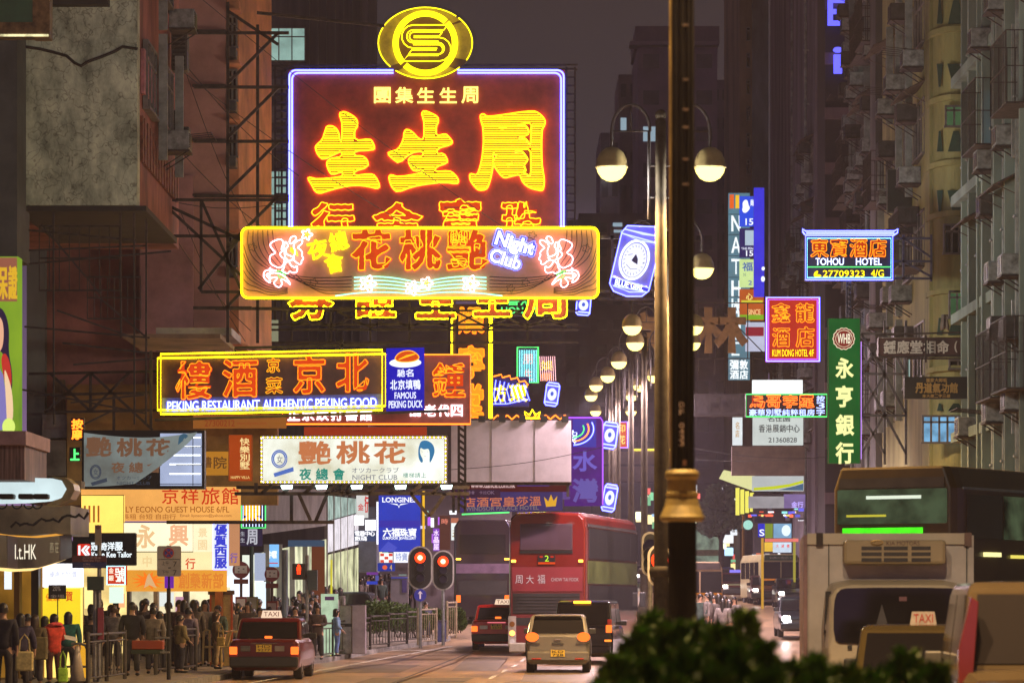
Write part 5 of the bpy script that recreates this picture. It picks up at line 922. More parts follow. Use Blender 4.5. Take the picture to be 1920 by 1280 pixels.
for x, y, w_, h_, d, c, s_ in ((10, 1070, 12, 34, 71.3, (220, 232, 245), 1.1), (206, 1100, 26, 30, 83, (215, 238, 220), 1), (160, 1100, 22, 40, 83.5, (255, 220, 140), 1.2), (300, 1110, 26, 26, 85, (225, 230, 225), .9), (330, 1118, 14, 30, 85.5, (200, 150, 170), .8), (440, 1080, 30, 60, 97, (235, 240, 250), 1.2), (480, 1090, 20, 50, 98, (215, 232, 240), 1.1), (455, 1040, 22, 34, 97.5, (220, 226, 210), 1), (84, 1130, 18, 16, 71.5, (240, 236, 215), 1.2), (224, 1112, 10, 26, 84, (245, 170, 120), 1)):
    wbox(L7, 'display_case', lit(*c, s_, True), X(x, d), X(x+w_, d), d-.15, d, Z(y+h_, d), Z(y, d))
b = MB(); o = L7.location                                  # dark curved shop fascia at the left edge
prof = [(-40, 1000, 1062), (0, 1003, 1064), (20, 1006, 1066), (60, 1008, 1064), (100, 1004, 1052), (122, 1001, 1044)]
for i in range(len(prof)-1):
    a, c = prof[i], prof[i+1]; da, dc = 64+i*1.1, 64+(i+1)*1.1
    b.add([(X(a[0], da)-o.x, da-o.y, Z(a[2], da)), (X(c[0], dc)-o.x, dc-o.y, Z(c[2], dc)), (X(c[0], dc)-o.x, dc-o.y, Z(c[1], dc)), (X(a[0], da)-o.x, da-o.y, Z(a[1], da))], [(0, 1, 2, 3)])
fa = b.build('curved_fascia', mat('dark_metal_fascia', (.09, .085, .08), .3, .6, .3, 2), L7); so = fa.modifiers.new('solid', 'SOLIDIFY'); so.thickness = .3; so.offset = 0
b = MB(); b.path([(X(q[0], 63.8+i*1.1)-o.x, 63.8+i*1.1-o.y, Z(q[2]+2, 64+i*1.1)) for i, q in enumerate(prof)], .04, 5); b.build('edge_light', lit(245, 205, 130, 1.3, True), L7)
b = MB(); b.path([(X(q[0], 63.8+i*1.1)-o.x, 63.8+i*1.1-o.y, Z(q[1]-1, 64+i*1.1)) for i, q in enumerate(prof)], .025, 5); b.build('edge_light', lit(215, 150, 60, 1.0), L7)
T_ = Sign('x', 'x', (28, 1016, 110, 1046), 64.2, root=L7); T_.root = L7
def inlay(S_, root, d, items, m, name='fascia_lettering'):
    b = MB(); oo = root.location
    for body, rc in items:
        v, f_, lp, a_ = glyph(body, .02); b.add([(X(rc[0]+u*(rc[2]-rc[0]), d)-oo.x, d-oo.y, Z(rc[3]-w_*(rc[3]-rc[1]), d)-oo.z) for u, w_ in v], f_)
    return b.build(name, m, root)
inlay(0, L7, 63.6, [('I.t.HK', (28, 1020, 68, 1048))], lit(235, 225, 200, 1.1)); inlay(0, L7, 64.6, [('燕', (93, 1016, 101, 1036)), ('莊', (103, 1016, 110, 1036))], lit(150, 135, 105, .8))
wbox(L7, 'projecting_canopy', mat('tan_metal', (.30, .26, .17), .45, .4, .35, .8), X(-40, 68), X(150, 70), 68.5, 71.5, Z(1000, 68), Z(946, 68))
wbox(L7, 'pink_cornice', mat('pink_stucco', (.42, .26, .25), .7, 0, .25, 1.5), X(-60, 59), X(50, 59), 58.9, 62, Z(834, 59), Z(808, 59)); wbox(L7, 'pink_base', mat('ribbed_bronze', (.26, .16, .13), .6, .2, .5, 3, (10, 1, .3)), X(-60, 59.2), X(46, 59.2), 59.2, 62, Z(898, 59), Z(834, 59)-.003)
b = MB(); b.prism([(X(x, 61)-o.x, Z(y, 61)-o.z) for x, y in chaikin([(-40, 897), (100, 897), (122, 902), (130, 918), (122, 932), (90, 942), (-40, 946)], True, 1)], 60.5-o.y, 60.9-o.y); b.build('rounded_lightbox', emi('canopy_light', C(205, 225, 228), 1.0, True, .55, .5), L7)
b = MB(); b.prism([(X(x, 61)-o.x, Z(y, 61)-o.z) for x, y in [(100, 894), (128, 896), (143, 908), (146, 920), (138, 936), (110, 948), (90, 948), (122, 934), (131, 918), (122, 902)]], 60.55-o.y, 61.4-o.y); b.build('canopy_end', mat('green_gold_metal', (.34, .28, .12), .35, .5, .4, 2), L7)
b = MB()
for x in (4, 32, 54, 70): b.path([(X(x+9*math.cos(R(t)), 60.2)-o.x, 60.2-o.y, Z(944+9*math.sin(R(t)), 60.2)) for t in range(0, 200, 25)], .02, 4)
for i in range(9): b.path([(X(20+i*16, 66)-o.x, 66-o.y, Z(988-i*3, 66)), (X(30+i*16, 66)-o.x, 66-o.y, Z(978-i*2+(i % 3)*5, 66)), (X(38+i*16, 66)-o.x, 66-o.y, Z(984-i*3, 66))], .035, 4)
b.build('cable_lattice', DARKM, L7)
for x in (2, 38, 66): wbox(L7, 'spot_lamp', DARKM, X(x, 60.3), X(x+28, 60.3), 60.0, 60.3, Z(936, 60.3), Z(926, 60.3), .03)
wbox(L7, 'shop_lining', mat('tan_wall', (.32, .25, .14), .7, 0, .3, 1), X(-60, 72), X(148, 72), 72.4, 73, 4.4, Z(900, 72))
# ---- distance
TW = [mat('tower_%d' % i, c, .85, 0, .3, .15) for i, c in enumerate(((.20, .15, .19), (.16, .12, .15), (.22, .18, .22), (.14, .11, .14)))]
def tower(label, px0, px1, ytop, d, m, nw=3, rows=10, litset=(), wd=10, step=0):
    B = bld('distant_tower', label, (X((px0+px1)/2, d), d+wd/2, gz(d)), 'hazy towers at the end of the street')
    wbox(B, 'wall', m, X(px0, d), X(px1, d), d, d+wd, gz(d)-1, Z(ytop, d))
    k = 0
    for j in range(rows):
        for i in range(nw):
            a = px0+(px1-px0)*(i+.2)/nw; c = px0+(px1-px0)*(i+.8)/nw; y = ytop+18+(900-ytop)*j/rows
            wbox(B, 'window', (lit(150, 175, 190, .7) if (i, j) in litset else TWG), X(a, d), X(c, d), d-.12, d-.004, Z(y+(900-ytop)/rows*.4, d), Z(y, d)); k += 1
    return B
TWG = mat('far_window', (.06, .05, .065), .3, 0, .3, 1)
T1 = tower('broad stepped tower with a pale parapet behind the lamp row', 1196, 1345, 84, 330, TW[0], 3, 12, {(0, 2), (0, 7)}, 20)
wbox(T1, 'parapet', paint(120, 110, 115), X(1180, 329), X(1345, 329), 328.6, 331, Z(86, 329), Z(79, 329)); wbox(T1, 'roof_block', TW[1], X(1192, 331), X(1350, 331), 332, 345, Z(80, 331), Z(46, 331))
T2 = tower('tall narrow tower left of the broad stepped tower', 1160, 1196, 140, 345, TW[1], 2, 12, {(0, 1)}, 14); T3 = tower('lower tower with a pale block and a bright lamp on its corner', 1125, 1162, 250, 300, TW[2], 2, 9, {}, 14)
wbox(T3, 'corner_block', paint(95, 88, 95), X(1126, 299), X(1142, 299), 298.6, 300, Z(330, 299), Z(250, 299)); b = MB(); o = T3.location; b.ball((X(1131, 298)-o.x, 298-o.y, Z(324, 298)-o.z), .35, 10); b.build('flood_lamp', lit(250, 250, 255, 8, True), T3); wbox(T3, 'flood_glow_panel', lit(150, 165, 180, .9), X(1140, 298.4), X(1152, 298.4), 298.2, 298.6, Z(336, 298), Z(318, 298))
T4 = tower('tower with lit panes right of the dark post', 1318, 1400, 150, 360, TW[1], 5, 14, {(3, 1), (4, 1), (3, 3)}, 16)
T5 = tower('wide dark apartment block left of the lamp row', 928, 1108, 412, 235, TW[3], 7, 9, {}, 16); T6 = tower('stained apartment block with rows of small windows behind the lamps', 1085, 1260, 400, 262, TW[1], 6, 11, {(2, 0)}, 16)
T7 = tower('grey violet block right of the dark post', 1300, 1372, 560, 268, TW[2], 2, 5, {}, 12)
tower('far block closing the gap under the billboard', 850, 1060, 600, 215, TW[3], 6, 6, {(1, 4)}, 12)
FBg = bld('footbridge', 'brown covered footbridge crossing the far street', (X(1190, 255), 256, gz(255)))
wbox(FBg, 'deck', mat('bridge_brown', (.34, .22, .16), .7, 0, .25, .6), X(1125, 255), X(1300, 255), 255, 258, Z(902, 255), Z(846, 255)); wbox(FBg, 'yellow_light_line', lit(235, 210, 60, 1.4, True), X(1185, 254.9), X(1260, 254.9), 254.8, 254.99, Z(845, 255), Z(841, 255))
wbox(FBg, 'roof_band', mat('bridge_band', (.20, .13, .10), .7), X(1125, 254.8), X(1300, 254.8), 254.7, 254.99, Z(874, 255), Z(870, 255))
for x in (1128, 1290): wbox(FBg, 'pier', TW[1], X(x, 256), X(x+8, 256), 256, 257, gz(256), Z(902, 256)-.01)
YB = bld('shop_pavilion', 'yellow lit glass shop block with a flared canopy down the right side', (X(1390, 190), 190, gz(190)))
o = YB.location
for i in range(4): wbox(YB, 'lit_bay', lit(232, 225, 90, .95, True), X(1380+i*9, 188+i), X(1386.5+i*9, 188+i), 188+i, 188.4+i, Z(965-i*3, 188), Z(914+i*2, 188))
b = MB(); b.prism([(X(x, 187)-o.x, Z(y, 187)-o.z) for x, y in ((1348, 897), (1356, 882), (1374, 886), (1412, 892), (1412, 920))], 186-o.y, 187-o.y); b.build('flared_canopy', lit(215, 215, 150, .9, True), YB)
wbox(YB, 'post', paint(150, 110, 30), X(1392, 189), X(1396, 189), 189, 189.3, gz(189), Z(965, 189)); wbox(YB, 'backing_wall', mat('shop_dark_back', (.06, .05, .06), .7, 0, .3, .5), X(1414, 174), X(1495, 174), 174, 175, gz(174), Z(925, 174))
for x, c in ((1428, (190, 140, 40)), (1488, (150, 140, 50))): wbox(YB, 'lit_post', lit(*c, .9), X(x, 157), X(x+4, 157), 157, 157.3, gz(157), Z(1008, 157))
rr = random.Random(4)
for i in range(26):
    c = rr.choice(((235, 235, 245), (235, 90, 60), (90, 90, 210), (230, 200, 110), (120, 190, 190), (70, 60, 70))); x = rr.uniform(1400, 1498); y = rr.choice((952, 958, 964, 970)); w_ = rr.uniform(4, 14); d = 158+i*.05
    wbox(YB, 'shop_light', lit(*c, round(rr.uniform(.8, 2), 1)), X(x, d), X(x+w_, d), d, d+.2, Z(y+rr.uniform(2, 6), d), Z(y, d))
for i in range(44):
    c = rr.choice(((235, 240, 245), (150, 190, 220), (90, 80, 190), (225, 120, 90), (40, 40, 46), (225, 205, 140))); x = rr.uniform(1400, 1482); y = rr.uniform(1036, 1085); w_ = rr.uniform(3, 9); d = 172.2+i*.03
    wbox(YB, 'shop_window', lit(*c, round(rr.uniform(.7, 1.6), 1)), X(x, d), X(x+w_, d), d, d+.02, Z(y+rr.uniform(5, 16), d), Z(y, d))
FS = bld('shop_row', 'glittering shop row at street level beyond the bus', (X(1190, 250), 250, gz(250)))
wbox(FS, 'back_wall', mat('shop_dark_back', (.06, .05, .06), .7, 0, .3, .5), X(1080, 254), X(1375, 254), 254, 254.6, gz(250), Z(905, 254))
for i in range(90):
    c = rr.choice(((235, 240, 245), (150, 190, 220), (225, 225, 190), (90, 100, 190), (225, 90, 80), (225, 205, 140), (90, 150, 110))); x = rr.uniform(1185, 1378); y = rr.uniform(908, 1066); w_ = rr.uniform(5, 20); d = 250-i*.08
    wbox(FS, 'shop_light', lit(*c, round(rr.uniform(.8, 2.2), 1)), X(x, d), X(x+w_, d), d, d+.03, Z(y+rr.uniform(5, 20), d), Z(y, d))
MS = bld('shop_row', 'dim shop row in the middle distance behind the signals and the dark van', (X(840, 150), 150, gz(150)))
wbox(MS, 'back_wall', mat('shop_dim_back', (.10, .08, .09), .7, 0, .4, .5), X(640, 152), X(960, 152), 152, 153, gz(150), Z(910, 152))
for i in range(40):
    c = rr.choice(((235, 236, 240), (190, 190, 230), (200, 120, 90), (150, 80, 190), (225, 200, 130), (120, 150, 140), (120, 60, 50))); x = rr.uniform(700, 950); y = rr.uniform(930, 1080); w_ = rr.uniform(4, 15); d = 151.5-i*.03
    wbox(MS, 'shop_light', lit(*c, round(rr.uniform(.7, 1.8), 1)), X(x, d), X(x+w_, d), d, d+.02, Z(y+rr.uniform(4, 18), d), Z(y, d))
# ---------------------------------------------------------------- street lamps
LAMPW = (1, .56, .19); LAMP_E = 5000
LGLASS = emi('lamp_glass', (1, .82, .20), 3, False); LSHELL = mat('lamp_shell', (.50, .40, .18), .4, .2, .2, 3)
def lamp_lights(par, x, z, k=1):                             # the spot is the globe's own light, the point an added ambient fill
    for kind, e, c in (('SPOT', LAMP_E, LAMPW), ('POINT', LAMP_E*.13, (1, .93, .82))):
        ld = bpy.data.lights.new('lamp_light', kind); ld.energy = e*k; ld.color = c; ld.shadow_soft_size = .3
        if kind == 'SPOT': ld.spot_size = R(150); ld.spot_blend = .7
        lo = bpy.data.objects.new('lamp_light', ld); COL.objects.link(lo); lo.parent = par; lo.location = (x, 0, z)
def make_lamp():
    r = empty('street_lamp', (0, 0, 0), 'twin globe street lamp on a fluted pole', 'street lamp', 'twin globe street lamps on the median')
    b = MB(); b.lathe([(.26, 0), (.26, .9), (.2, 1.1), (.15, 1.3), (.13, 2.5), (.11, 8.5), (.1, 10.75)], 14); b.ball((0, 0, 10.85), .11, 10); b.lathe([(.2, 2.2), (.22, 2.3), (.2, 2.4)], 14); b.build('pole', LPOLE, r, smooth=True)
    for s in (-1, 1):
        b = MB(); b.path([(s*.22, 0, 8.9), (s*.22, 0, 10.55)]+[(s*(.56-.36*math.cos(R(t))), 0, 10.55+.50*math.sin(R(t))) for t in range(0, 181, 15)]+[(s*.92, 0, 10.2)], .03, 6)
        b.path([(s*.2, 0, 10.55), (s*.92, 0, 10.55)], .016, 5); b.path([(s*.56, 0, 10.55), (s*.56, 0, 11.05)], .016, 5); b.path([(0, 0, 9.9), (s*.24, 0, 9.9)], .022, 5); b.path([(0, 0, 9.3), (s*.24, 0, 9.3)], .022, 5)
        a = b.build('arm', IRON, r, smooth=True)
        b = MB(); b.lathe([(.02, .35), (.12, .33), (.22, .25), (.28, .12), (.30, 0), (.315, -.03), (.29, -.05)], 18, (s*.92, 0, 9.9)); h = b.build('lamp_shade', LSHELL, r, smooth=True)
        b = MB(); b.lathe([(.28, -.05), (.26, -.13), (.19, -.23), (.1, -.28), (.0, -.295)], 18, (s*.92, 0, 9.9)); b.build('globe', LGLASS, h, smooth=True)
        lamp_lights(r, s*.92, 9.42)
    return r
lamp0 = make_lamp(); FAR_L = {}
for i, (px, d, lb) in enumerate(((1239, 60, 'nearest of the twin globe street lamps, its globes the highest in view'), (1246, 78.5, 'twin globe street lamp half hidden by the dark post, second of the row'), (1243, 95.5, 'third twin globe street lamp of the row, left globe low beside the post'), (1244, 104, 'fourth twin globe street lamp of the row, close behind the third'), (1208, 116, 'fifth twin globe street lamp, framed between two thin poles'), (1183, 127, 'sixth twin globe street lamp of the receding row'), (1158.5, 135.5, 'seventh twin globe street lamp of the receding row'), (1146, 146, 'eighth small twin globe street lamp of the receding row'), (1150, 166, 'ninth tiny twin globe street lamp, low by the purple sign'), (1146, 192, 'farthest tiny twin globe street lamp of the row'))):
    o = lamp0 if i == 0 else copy_tree(lamp0)
    if d > 90:
        for ch in kids(o):
            if ch.type == 'LIGHT':
                if ch.data.name in FAR_L: ch.data = FAR_L[ch.data.name]
                else: k_ = ch.data.name; ch.data = ch.data.copy(); ch.data.energy *= (1.0 if ch.data.type == 'SPOT' else .5); ch.data.color = (1, .72, .78); FAR_L[k_] = ch.data
    o.location = (X(px, d), d, gz(d)+.12); o['label'] = lb
o = empty('street_lamp', (X(1080, 240), 240, gz(240)), 'distant plain two armed lamp with small yellow heads', 'street lamp'); b = MB(); b.bar((0, 0, 0), (0, 0, 16), .09, 6); b.path([(-.4, 0, 15.9), (0, 0, 16), (.5, 0, 15.6)], .06, 5); b.build('pole', IRON, o)
for x, z in ((-.5, 16.0), (.55, 15.5)): MB().ball((x, 0, z), .22, 8, (1, 1, .6)).build('lamp_head', lit(255, 225, 150, 3), o)
# ---------------------------------------------------------------- the dark post in front
P = empty('lamp_post', (X(1279, 25), 25, .16), 'dark fluted iron post with a flared collar and white stencilled number', 'lamp post')
PM = mat('dark_post_paint', (.007, .0065, .006), .6, 0, .5, 5, (1, 1, .4), .1, .04)
b = MB(); n = 24; vs_ = []; zz_ = [.0, .3, .5, 1.0, 2.15]
b.lathe([(.17, 0), (.17, .35), (.12, .5), (.112, 2.38)], 20); b.build('base', PM, P, smooth=False)
b = MB()
for k in range(12): a = 2*math.pi*k/12; b.bar((.08*math.cos(a), .08*math.sin(a), 2.7), (.076*math.cos(a), .076*math.sin(a), 12), .016, 6)
b.bar((0, 0, 2.7), (0, 0, 12), .077, 14); b.build('pole', PM, P)
CM = mat('brassy_collar', (.17, .13, .035), .6, .2, .35, 6)
b = MB(); b.lathe([(.15, 2.375), (.172, 2.385), (.175, 2.41), (.165, 2.43), (.135, 2.5), (.122, 2.57), (.128, 2.575), (.128, 2.6), (.118, 2.605), (.114, 2.70), (.132, 2.72), (.135, 2.75), (.125, 2.77), (.1, 2.78)], 20); b.build('collar', CM, P, smooth=False)
b = MB()
for ch, y in zip('DF 0433', (758, 772, 0, 797, 808, 819, 830)):
    if ch == ' ': continue
    v, f_, lp, a_ = glyph(ch, .015); x0, x1 = X(1274, 24.87)-P.location.x, X(1283, 24.87)-P.location.x
    b.add([(x0+u*(x1-x0), -.10, Z(y+5-w_*10, 24.87)-.16) for u, w_ in v], f_)
b.build('stencilled_number', paint(235, 230, 215), P)
for y in (45, 147, 203, 236, 296, 343): MB().box(.0, .045, -.102, -.07, Z(y+4, 24.9)-.16, Z(y, 24.9)-.16).build('torn_sticker', paint(150, 140, 120), P)
MB().box(.0, .03, -.1, -.07, Z(872, 24.9)-.16, Z(862, 24.9)-.16).build('torn_sticker', paint(130, 100, 70), P)
MB().bar((X(1258, 25)-P.location.x, -.03, 2.8), (X(1258, 25)-P.location.x, -.03, 12), .014, 8).build('side_conduit', mat('yellow_lit_conduit', (.25, .18, .05), .35, .4, .3, 3), P)  # yellow lamp light along the post edge put into the conduit colour
for s in (-1, 1):
    b = MB(); b.path([(0, 0, 11.9), (s*.8, 0, 12.3), (s*1.6, 0, 12.1)], .04, 6); b.build('arm', PM, P); b = MB(); b.lathe([(.02, .3), (.22, .2), (.31, 0), (.1, -.02)], 16, (s*1.6, 0, 11.8)); b.build('lamp_shade', LSHELL, P)
    lamp_lights(P, s*1.6, 11.6, 3)
# ---------------------------------------------------------------- traffic lights
HOUS = mat('signal_board_black', (.012, .011, .011), .4, 0, .2, 4); BORD = mat('signal_border', (.45, .43, .38), .5, 0, .2, 4)
REDL = emi('signal_red', (1, .035, .006), 3); REDC = emi('signal_core', (1, .42, .26), 3)
def signal(label, px, py0, py1, d, w, zbot, group='red traffic signals', half=False):
    T = empty('traffic_light', (X(px, d), d, gz(d)+.1), label, 'traffic light', group); zc = lambda y: Z(y, d)-T.location.z
    z0, z1 = zc(py1), zc(py0); hw = w*d/F/2
    def cap(r, y): return [(r*math.cos(R(t)), z1-hw+r*math.sin(R(t))) for t in range(0, 181, 15)]+[(r*math.cos(R(t)), z0+hw+r*math.sin(R(t))) for t in range(180, 361, 15)]
    MB().prism(cap(hw, 0), -.04, 0).build('border', BORD, T); MB().prism(cap(hw-.05, 0), -.07, -.043).build('backing_board', HOUS, T)
    s = (z1-z0-2*.2)/3
    for k, m in enumerate((REDC, GLS, GLS)):
        zc_ = z1-.28-s*(k+.3)+(.02 if k else 0)
        b = MB(); b.bar((0, -.20, zc_), (0, -.07, zc_), .155, 16); b.build('lamp_housing', HOUS, T)
        b = MB()
        for t in range(8): a0, a1 = R(20+t*17.5), R(20+(t+1)*17.5); b.add([(.165*math.cos(a0), -.42, zc_+.165*math.sin(a0)), (.165*math.cos(a1), -.42, zc_+.165*math.sin(a1)), (.165*math.cos(a1), -.2, zc_+.165*math.sin(a1)), (.165*math.cos(a0), -.2, zc_+.165*math.sin(a0))], [(0, 1, 2, 3)])
        b.build('visor', HOUS, T)
        L = MB(); L.bar((0, -.225, zc_), (0, -.2, zc_), .125 if k else .085, 18); L.build('lens', m, T)
        if k == 0: MB().bar((0, -.215, zc_), (0, -.203, zc_), .175, 18).build('lens_ring', REDL, T)  # red glow round the lens built as a wider emissive disc
    MB().bar((0, .04, 0), (0, .04, z1-.1), .055, 10).build('pole', GALV, T)
    return T
T = signal('taller red traffic light with a blue arrow disc below it', 788, 1023, 1105, 103.6, 46, 0)
zc = lambda y: Z(y, 103.6)-T.location.z
b = MB(); b.bar((0, -.1, zc(1115)), (0, -.07, zc(1115)), .2, 24); b.build('direction_disc', paint(34, 44, 150), T)
b = MB(); b.prism([(-.025, zc(1122)), (.025, zc(1122)), (.025, zc(1111)), (.07, zc(1113.5)), (.07, zc(1111.5)), (0, zc(1107)), (-.07, zc(1111.5)), (-.07, zc(1113.5)), (-.025, zc(1111))], -.115, -.102); b.build('arrow', paint(225, 222, 230), T)
signal('red traffic light on the thick pale blue pole', 831, 1031, 1106, 106, 41, 0)
signal('red traffic light cut by the dark post, right of the bus', 1236, 1020, 1100, 66, 44, 0)
T = signal('unlit dark signal board seen between the lamp poles', 1219, 996, 1080, 70, 32, 0)
for ch in kids(T):
    if ch.name.startswith('lens'): ch.data.materials[0] = GLS
S = empty('traffic_light', (X(561, 92), 92, .14), 'small pedestrian signal showing a red standing figure', 'traffic light'); zc = lambda y: Z(y, 92)-.14
MB().box(-.19, .19, -.15, .1, zc(1086), zc(1056)).build('housing', HOUS, S, .02)
b = MB(); b.ball((0, -.18, zc(1060.5)), .045, 8); b.box(-.06, .06, -.19, -.17, zc(1069), zc(1062.5)); b.box(-.05, -.01, -.19, -.17, zc(1076), zc(1069)); b.box(.01, .05, -.19, -.17, zc(1076), zc(1069)); b.build('red_figure', REDL, S)
MB().bar((.22, .1, 0), (.22, .1, zc(1040)), .05, 10).build('pole', GALV, S); MB().bar((-.42, .1, 0), (-.42, .1, zc(1030)), .09, 10).build('thick_pole', paint(96, 108, 122), S); MB().box(.25, .52, -.1, .2, zc(1106), zc(1068)).build('control_box', paint(60, 74, 84), S)
# ---------------------------------------------------------------- railings, one panel at a time
RAILM = mat('railing_paint', (.075, .065, .055), .5, .3, .3, 4); YRAIL = mat('yellow_handrail', (.55, .40, .16), .45, .2, .25, 4)
def railing(label, p, q, n, z0=.14, h=1.02, m=RAILM, posts=True, tall=0):
    p = Vector(p); q = Vector(q); c = (p+q)/2; r = empty('railing_panel', (c.x, c.y, gz(c.y)+z0), label, 'railing', 'pavement railing panels'); a = Vector((p.x-c.x, p.y-c.y, 0)); e = Vector((q.x-c.x, q.y-c.y, 0)); up = Vector((0, 0, 1))
    b = MB(); b.bar(a+up*h, e+up*h, .03, 6); b.bar(a+up*.12, e+up*.12, .022, 6); b.bar(a+up*(h-.15), e+up*(h-.15), .018, 6); b.build('rail', m, r)
    b = MB()
    for i in range(1, n): t = a+(e-a)*i/n; b.bar(t+up*.12, t+up*(h-.15), .014, 5)
    b.build('bar_lattice', m, r)
    for t in (a, e): MB().bar(t, t+up*(h+.06), .045, 8).build('post', m, r)
    return r
def PX(px, d): return (X(px, d), d)
for i, (xa, da, xb, db, n) in enumerate(((165, 66.5, 200, 68.5, 4), (200, 68.5, 234, 70.5, 5), (292, 74.5, 330, 76.5, 4), (330, 76.5, 367, 78.5, 4))):
    railing(('dark railing panel nearest the picture edge by the green bag', 'dark railing panel right of the direction sign pole', 'dark railing panel right of the no stopping sign', 'dark railing panel ending left of the yellow handrail')[i], PX(xa, da), PX(xb, db), n)
for i, (xa, xb, da, db) in enumerate(((586, 624, 92.5, 96), (624, 660, 96, 99), (660, 694, 99, 101.5), (694, 729, 101.5, 104), (729, 763, 104, 106.5), (763, 784, 106.5, 108.5))):
    railing(('railing panel just right of the taxi', 'railing panel left of the grey control cabinet', 'railing panel in front of the cabinet edge', 'railing panel before the trimmed bushes', 'railing panel right of the bush middle', 'railing panel left of the blue arrow signal')[i], PX(xa, da), PX(xb, db), 6)
railing('tall pale barred gate panel under the blue arrow signal', PX(784, 104.5), PX(818, 107), 9, h=1.15, m=mat('pale_rail', (.30, .24, .15), .5, .3, .3, 4)); railing('short barred panel right of the signal poles', PX(838, 110), PX(855, 112.5), 5, h=1.25, m=mat('pale_rail', (.30, .24, .15), .5, .3, .3, 4))
r = empty('handrail', (X(400, 80), 80, .14), 'bent yellow queue handrail beside the taxi', 'railing')
b = MB(); f = lambda px, py: (X(px, 80)-r.location.x, 0, Z(py, 80)-.14)
b.path([f(380, 1244), f(382, 1184), f(386, 1180), f(393, 1181), f(393, 1240)], .03, 6); b.path([f(426, 1210), f(434, 1182), f(448, 1184)], .03, 6); b.path([f(384, 1212), f(430, 1212)], .03, 6); b.path([f(415, 1250), f(415, 1215)], .03, 6); b.build('rail', YRAIL, r)
r = empty('handrail', (X(152, 68), 68, .14), 'grey bent queue rail in front of the red coat', 'railing'); f = lambda px, py: (X(px, 68)-r.location.x, 0, Z(py, 68)-.14)
b = MB(); b.path([f(134, 1206), f(152, 1206), f(160, 1209), f(163, 1216), f(164, 1300)], .03, 6); b.path([f(120, 1249), f(162, 1249)], .025, 6); b.path([f(290, 1195), f(318, 1195)], .022, 6); b.path([f(300, 1222), f(318, 1222)], .022, 6); b.build('rail', GALV, r)
# ---------------------------------------------------------------- signs on poles
def pole_root(name, label, px, d, cat='sign'): return empty(name, (X(px, d), d, gz(d)+.14), label, cat)
r = pole_root('no_stopping_sign', 'grey no stopping plate with two sevens on a dark pole', 316, 70); zc = lambda y: Z(y, 70)-.14; xc = lambda x: X(x, 70)-r.location.x
MB().bar((0, .03, 0), (0, .03, zc(1022)), .045, 8).build('pole', DARKM, r); MB().prism([(xc(x), zc(y)) for x, y in rrect(295, 1023, 340, 1080, 4)], -.06, -.03).build('plate', paint(150, 146, 140), r)
b = MB(); b.bar((xc(317), -.075, zc(1036)), (xc(317), -.062, zc(1036)), .115, 20); b.build('disc', paint(168, 52, 44), r); b = MB(); b.bar((xc(317), -.085, zc(1036)), (xc(317), -.077, zc(1036)), .09, 20); b.build('disc_field', paint(56, 62, 150), r)
b = MB(); b.bar((xc(317)-.07, -.09, zc(1036)-.07), (xc(317)+.07, -.09, zc(1036)+.07), .014); b.bar((xc(317)-.07, -.09, zc(1036)+.07), (xc(317)+.07, -.09, zc(1036)-.07), .014); b.build('cross', paint(168, 52, 44), r)
b = MB()
for body, rc in (('7', (325, 1052, 332, 1062)), ('7', (325, 1068, 332, 1078)), ('上午', (304, 1051, 317, 1059)), ('下午', (304, 1068, 317, 1076)), ('-', (316, 1063, 321, 1065))):
    v, f_, lp, a_ = glyph(body, .01); b.add([(xc(rc[0]+u*(rc[2]-rc[0])), -.064, zc(rc[3]-w_*(rc[3]-rc[1]))) for u, w_ in v], f_)
b.build('lettering', paint(40, 38, 40), r); MB().bar((xc(297), -.066, zc(1048)), (xc(338), -.066, zc(1048)), .006).build('rule', paint(40, 38, 40), r)
for x in (311, 321): MB().box(xc(x-2), xc(x+4), -.05, .1, zc(1102), zc(1078)).build('purple_lamp', lit(110, 40, 160, .8), r)
r = pole_root('direction_sign', 'brown and blue pedestrian direction boards on a grey pole in front of the tailor sign', 186, 68); zc = lambda y: Z(y, 68)-.14; xc = lambda x: X(x, 68)-r.location.x
MB().bar((0, .02, 0), (0, .02, zc(985)), .045, 8).build('pole', GALV, r); MB().bar((-.09, .02, 0), (-.09, .02, zc(1100)), .045, 8).build('pole', GALV, r)
MB().box(xc(136), xc(200), -.05, -.02, zc(1053), zc(1041)).build('brown_board', paint(78, 36, 44), r); MB().box(xc(136), xc(200), -.05, -.02, zc(1064.5), zc(1053.5)).build('blue_board', paint(30, 40, 92), r)
MB().box(xc(179), xc(191), -.1, -.06, zc(1022), zc(984)).build('plate', paint(132, 120, 104), r); b = MB(); b.bar((xc(185), -.11, zc(988)), (xc(185), -.102, zc(988)), .05, 14); b.build('plate_disc', paint(110, 60, 60), r)
MB().box(xc(164), xc(194), -.08, .1, zc(1106), zc(1080)).build('control_box', paint(40, 56, 50), r); MB().box(xc(184), xc(195), -.08, -.03, zc(1198), zc(1138)).build('pink_notice', paint(126, 50, 66), r)
b = MB()
for body, rc in (('尖沙咀海濱', (155, 1043, 190, 1047)), ('Tsim Sha Tsui', (155, 1048, 188, 1052)), ('紅磡站', (157, 1055, 170, 1059)), ('Hung Hom', (157, 1060, 178, 1063))):
    v, f_, lp, a_ = glyph(body, 0); b.add([(xc(rc[0]+u*(rc[2]-rc[0])), -.055, zc(rc[3]-w_*(rc[3]-rc[1]))) for u, w_ in v], f_)
b.build('lettering', paint(150, 130, 140), r)
r = pole_root('placard', 'black placard with white lettering held up on a stick above the queue', 108, 67.5); zc = lambda y: Z(y, 67.5)-.14; xc = lambda x: X(x, 67.5)-r.location.x
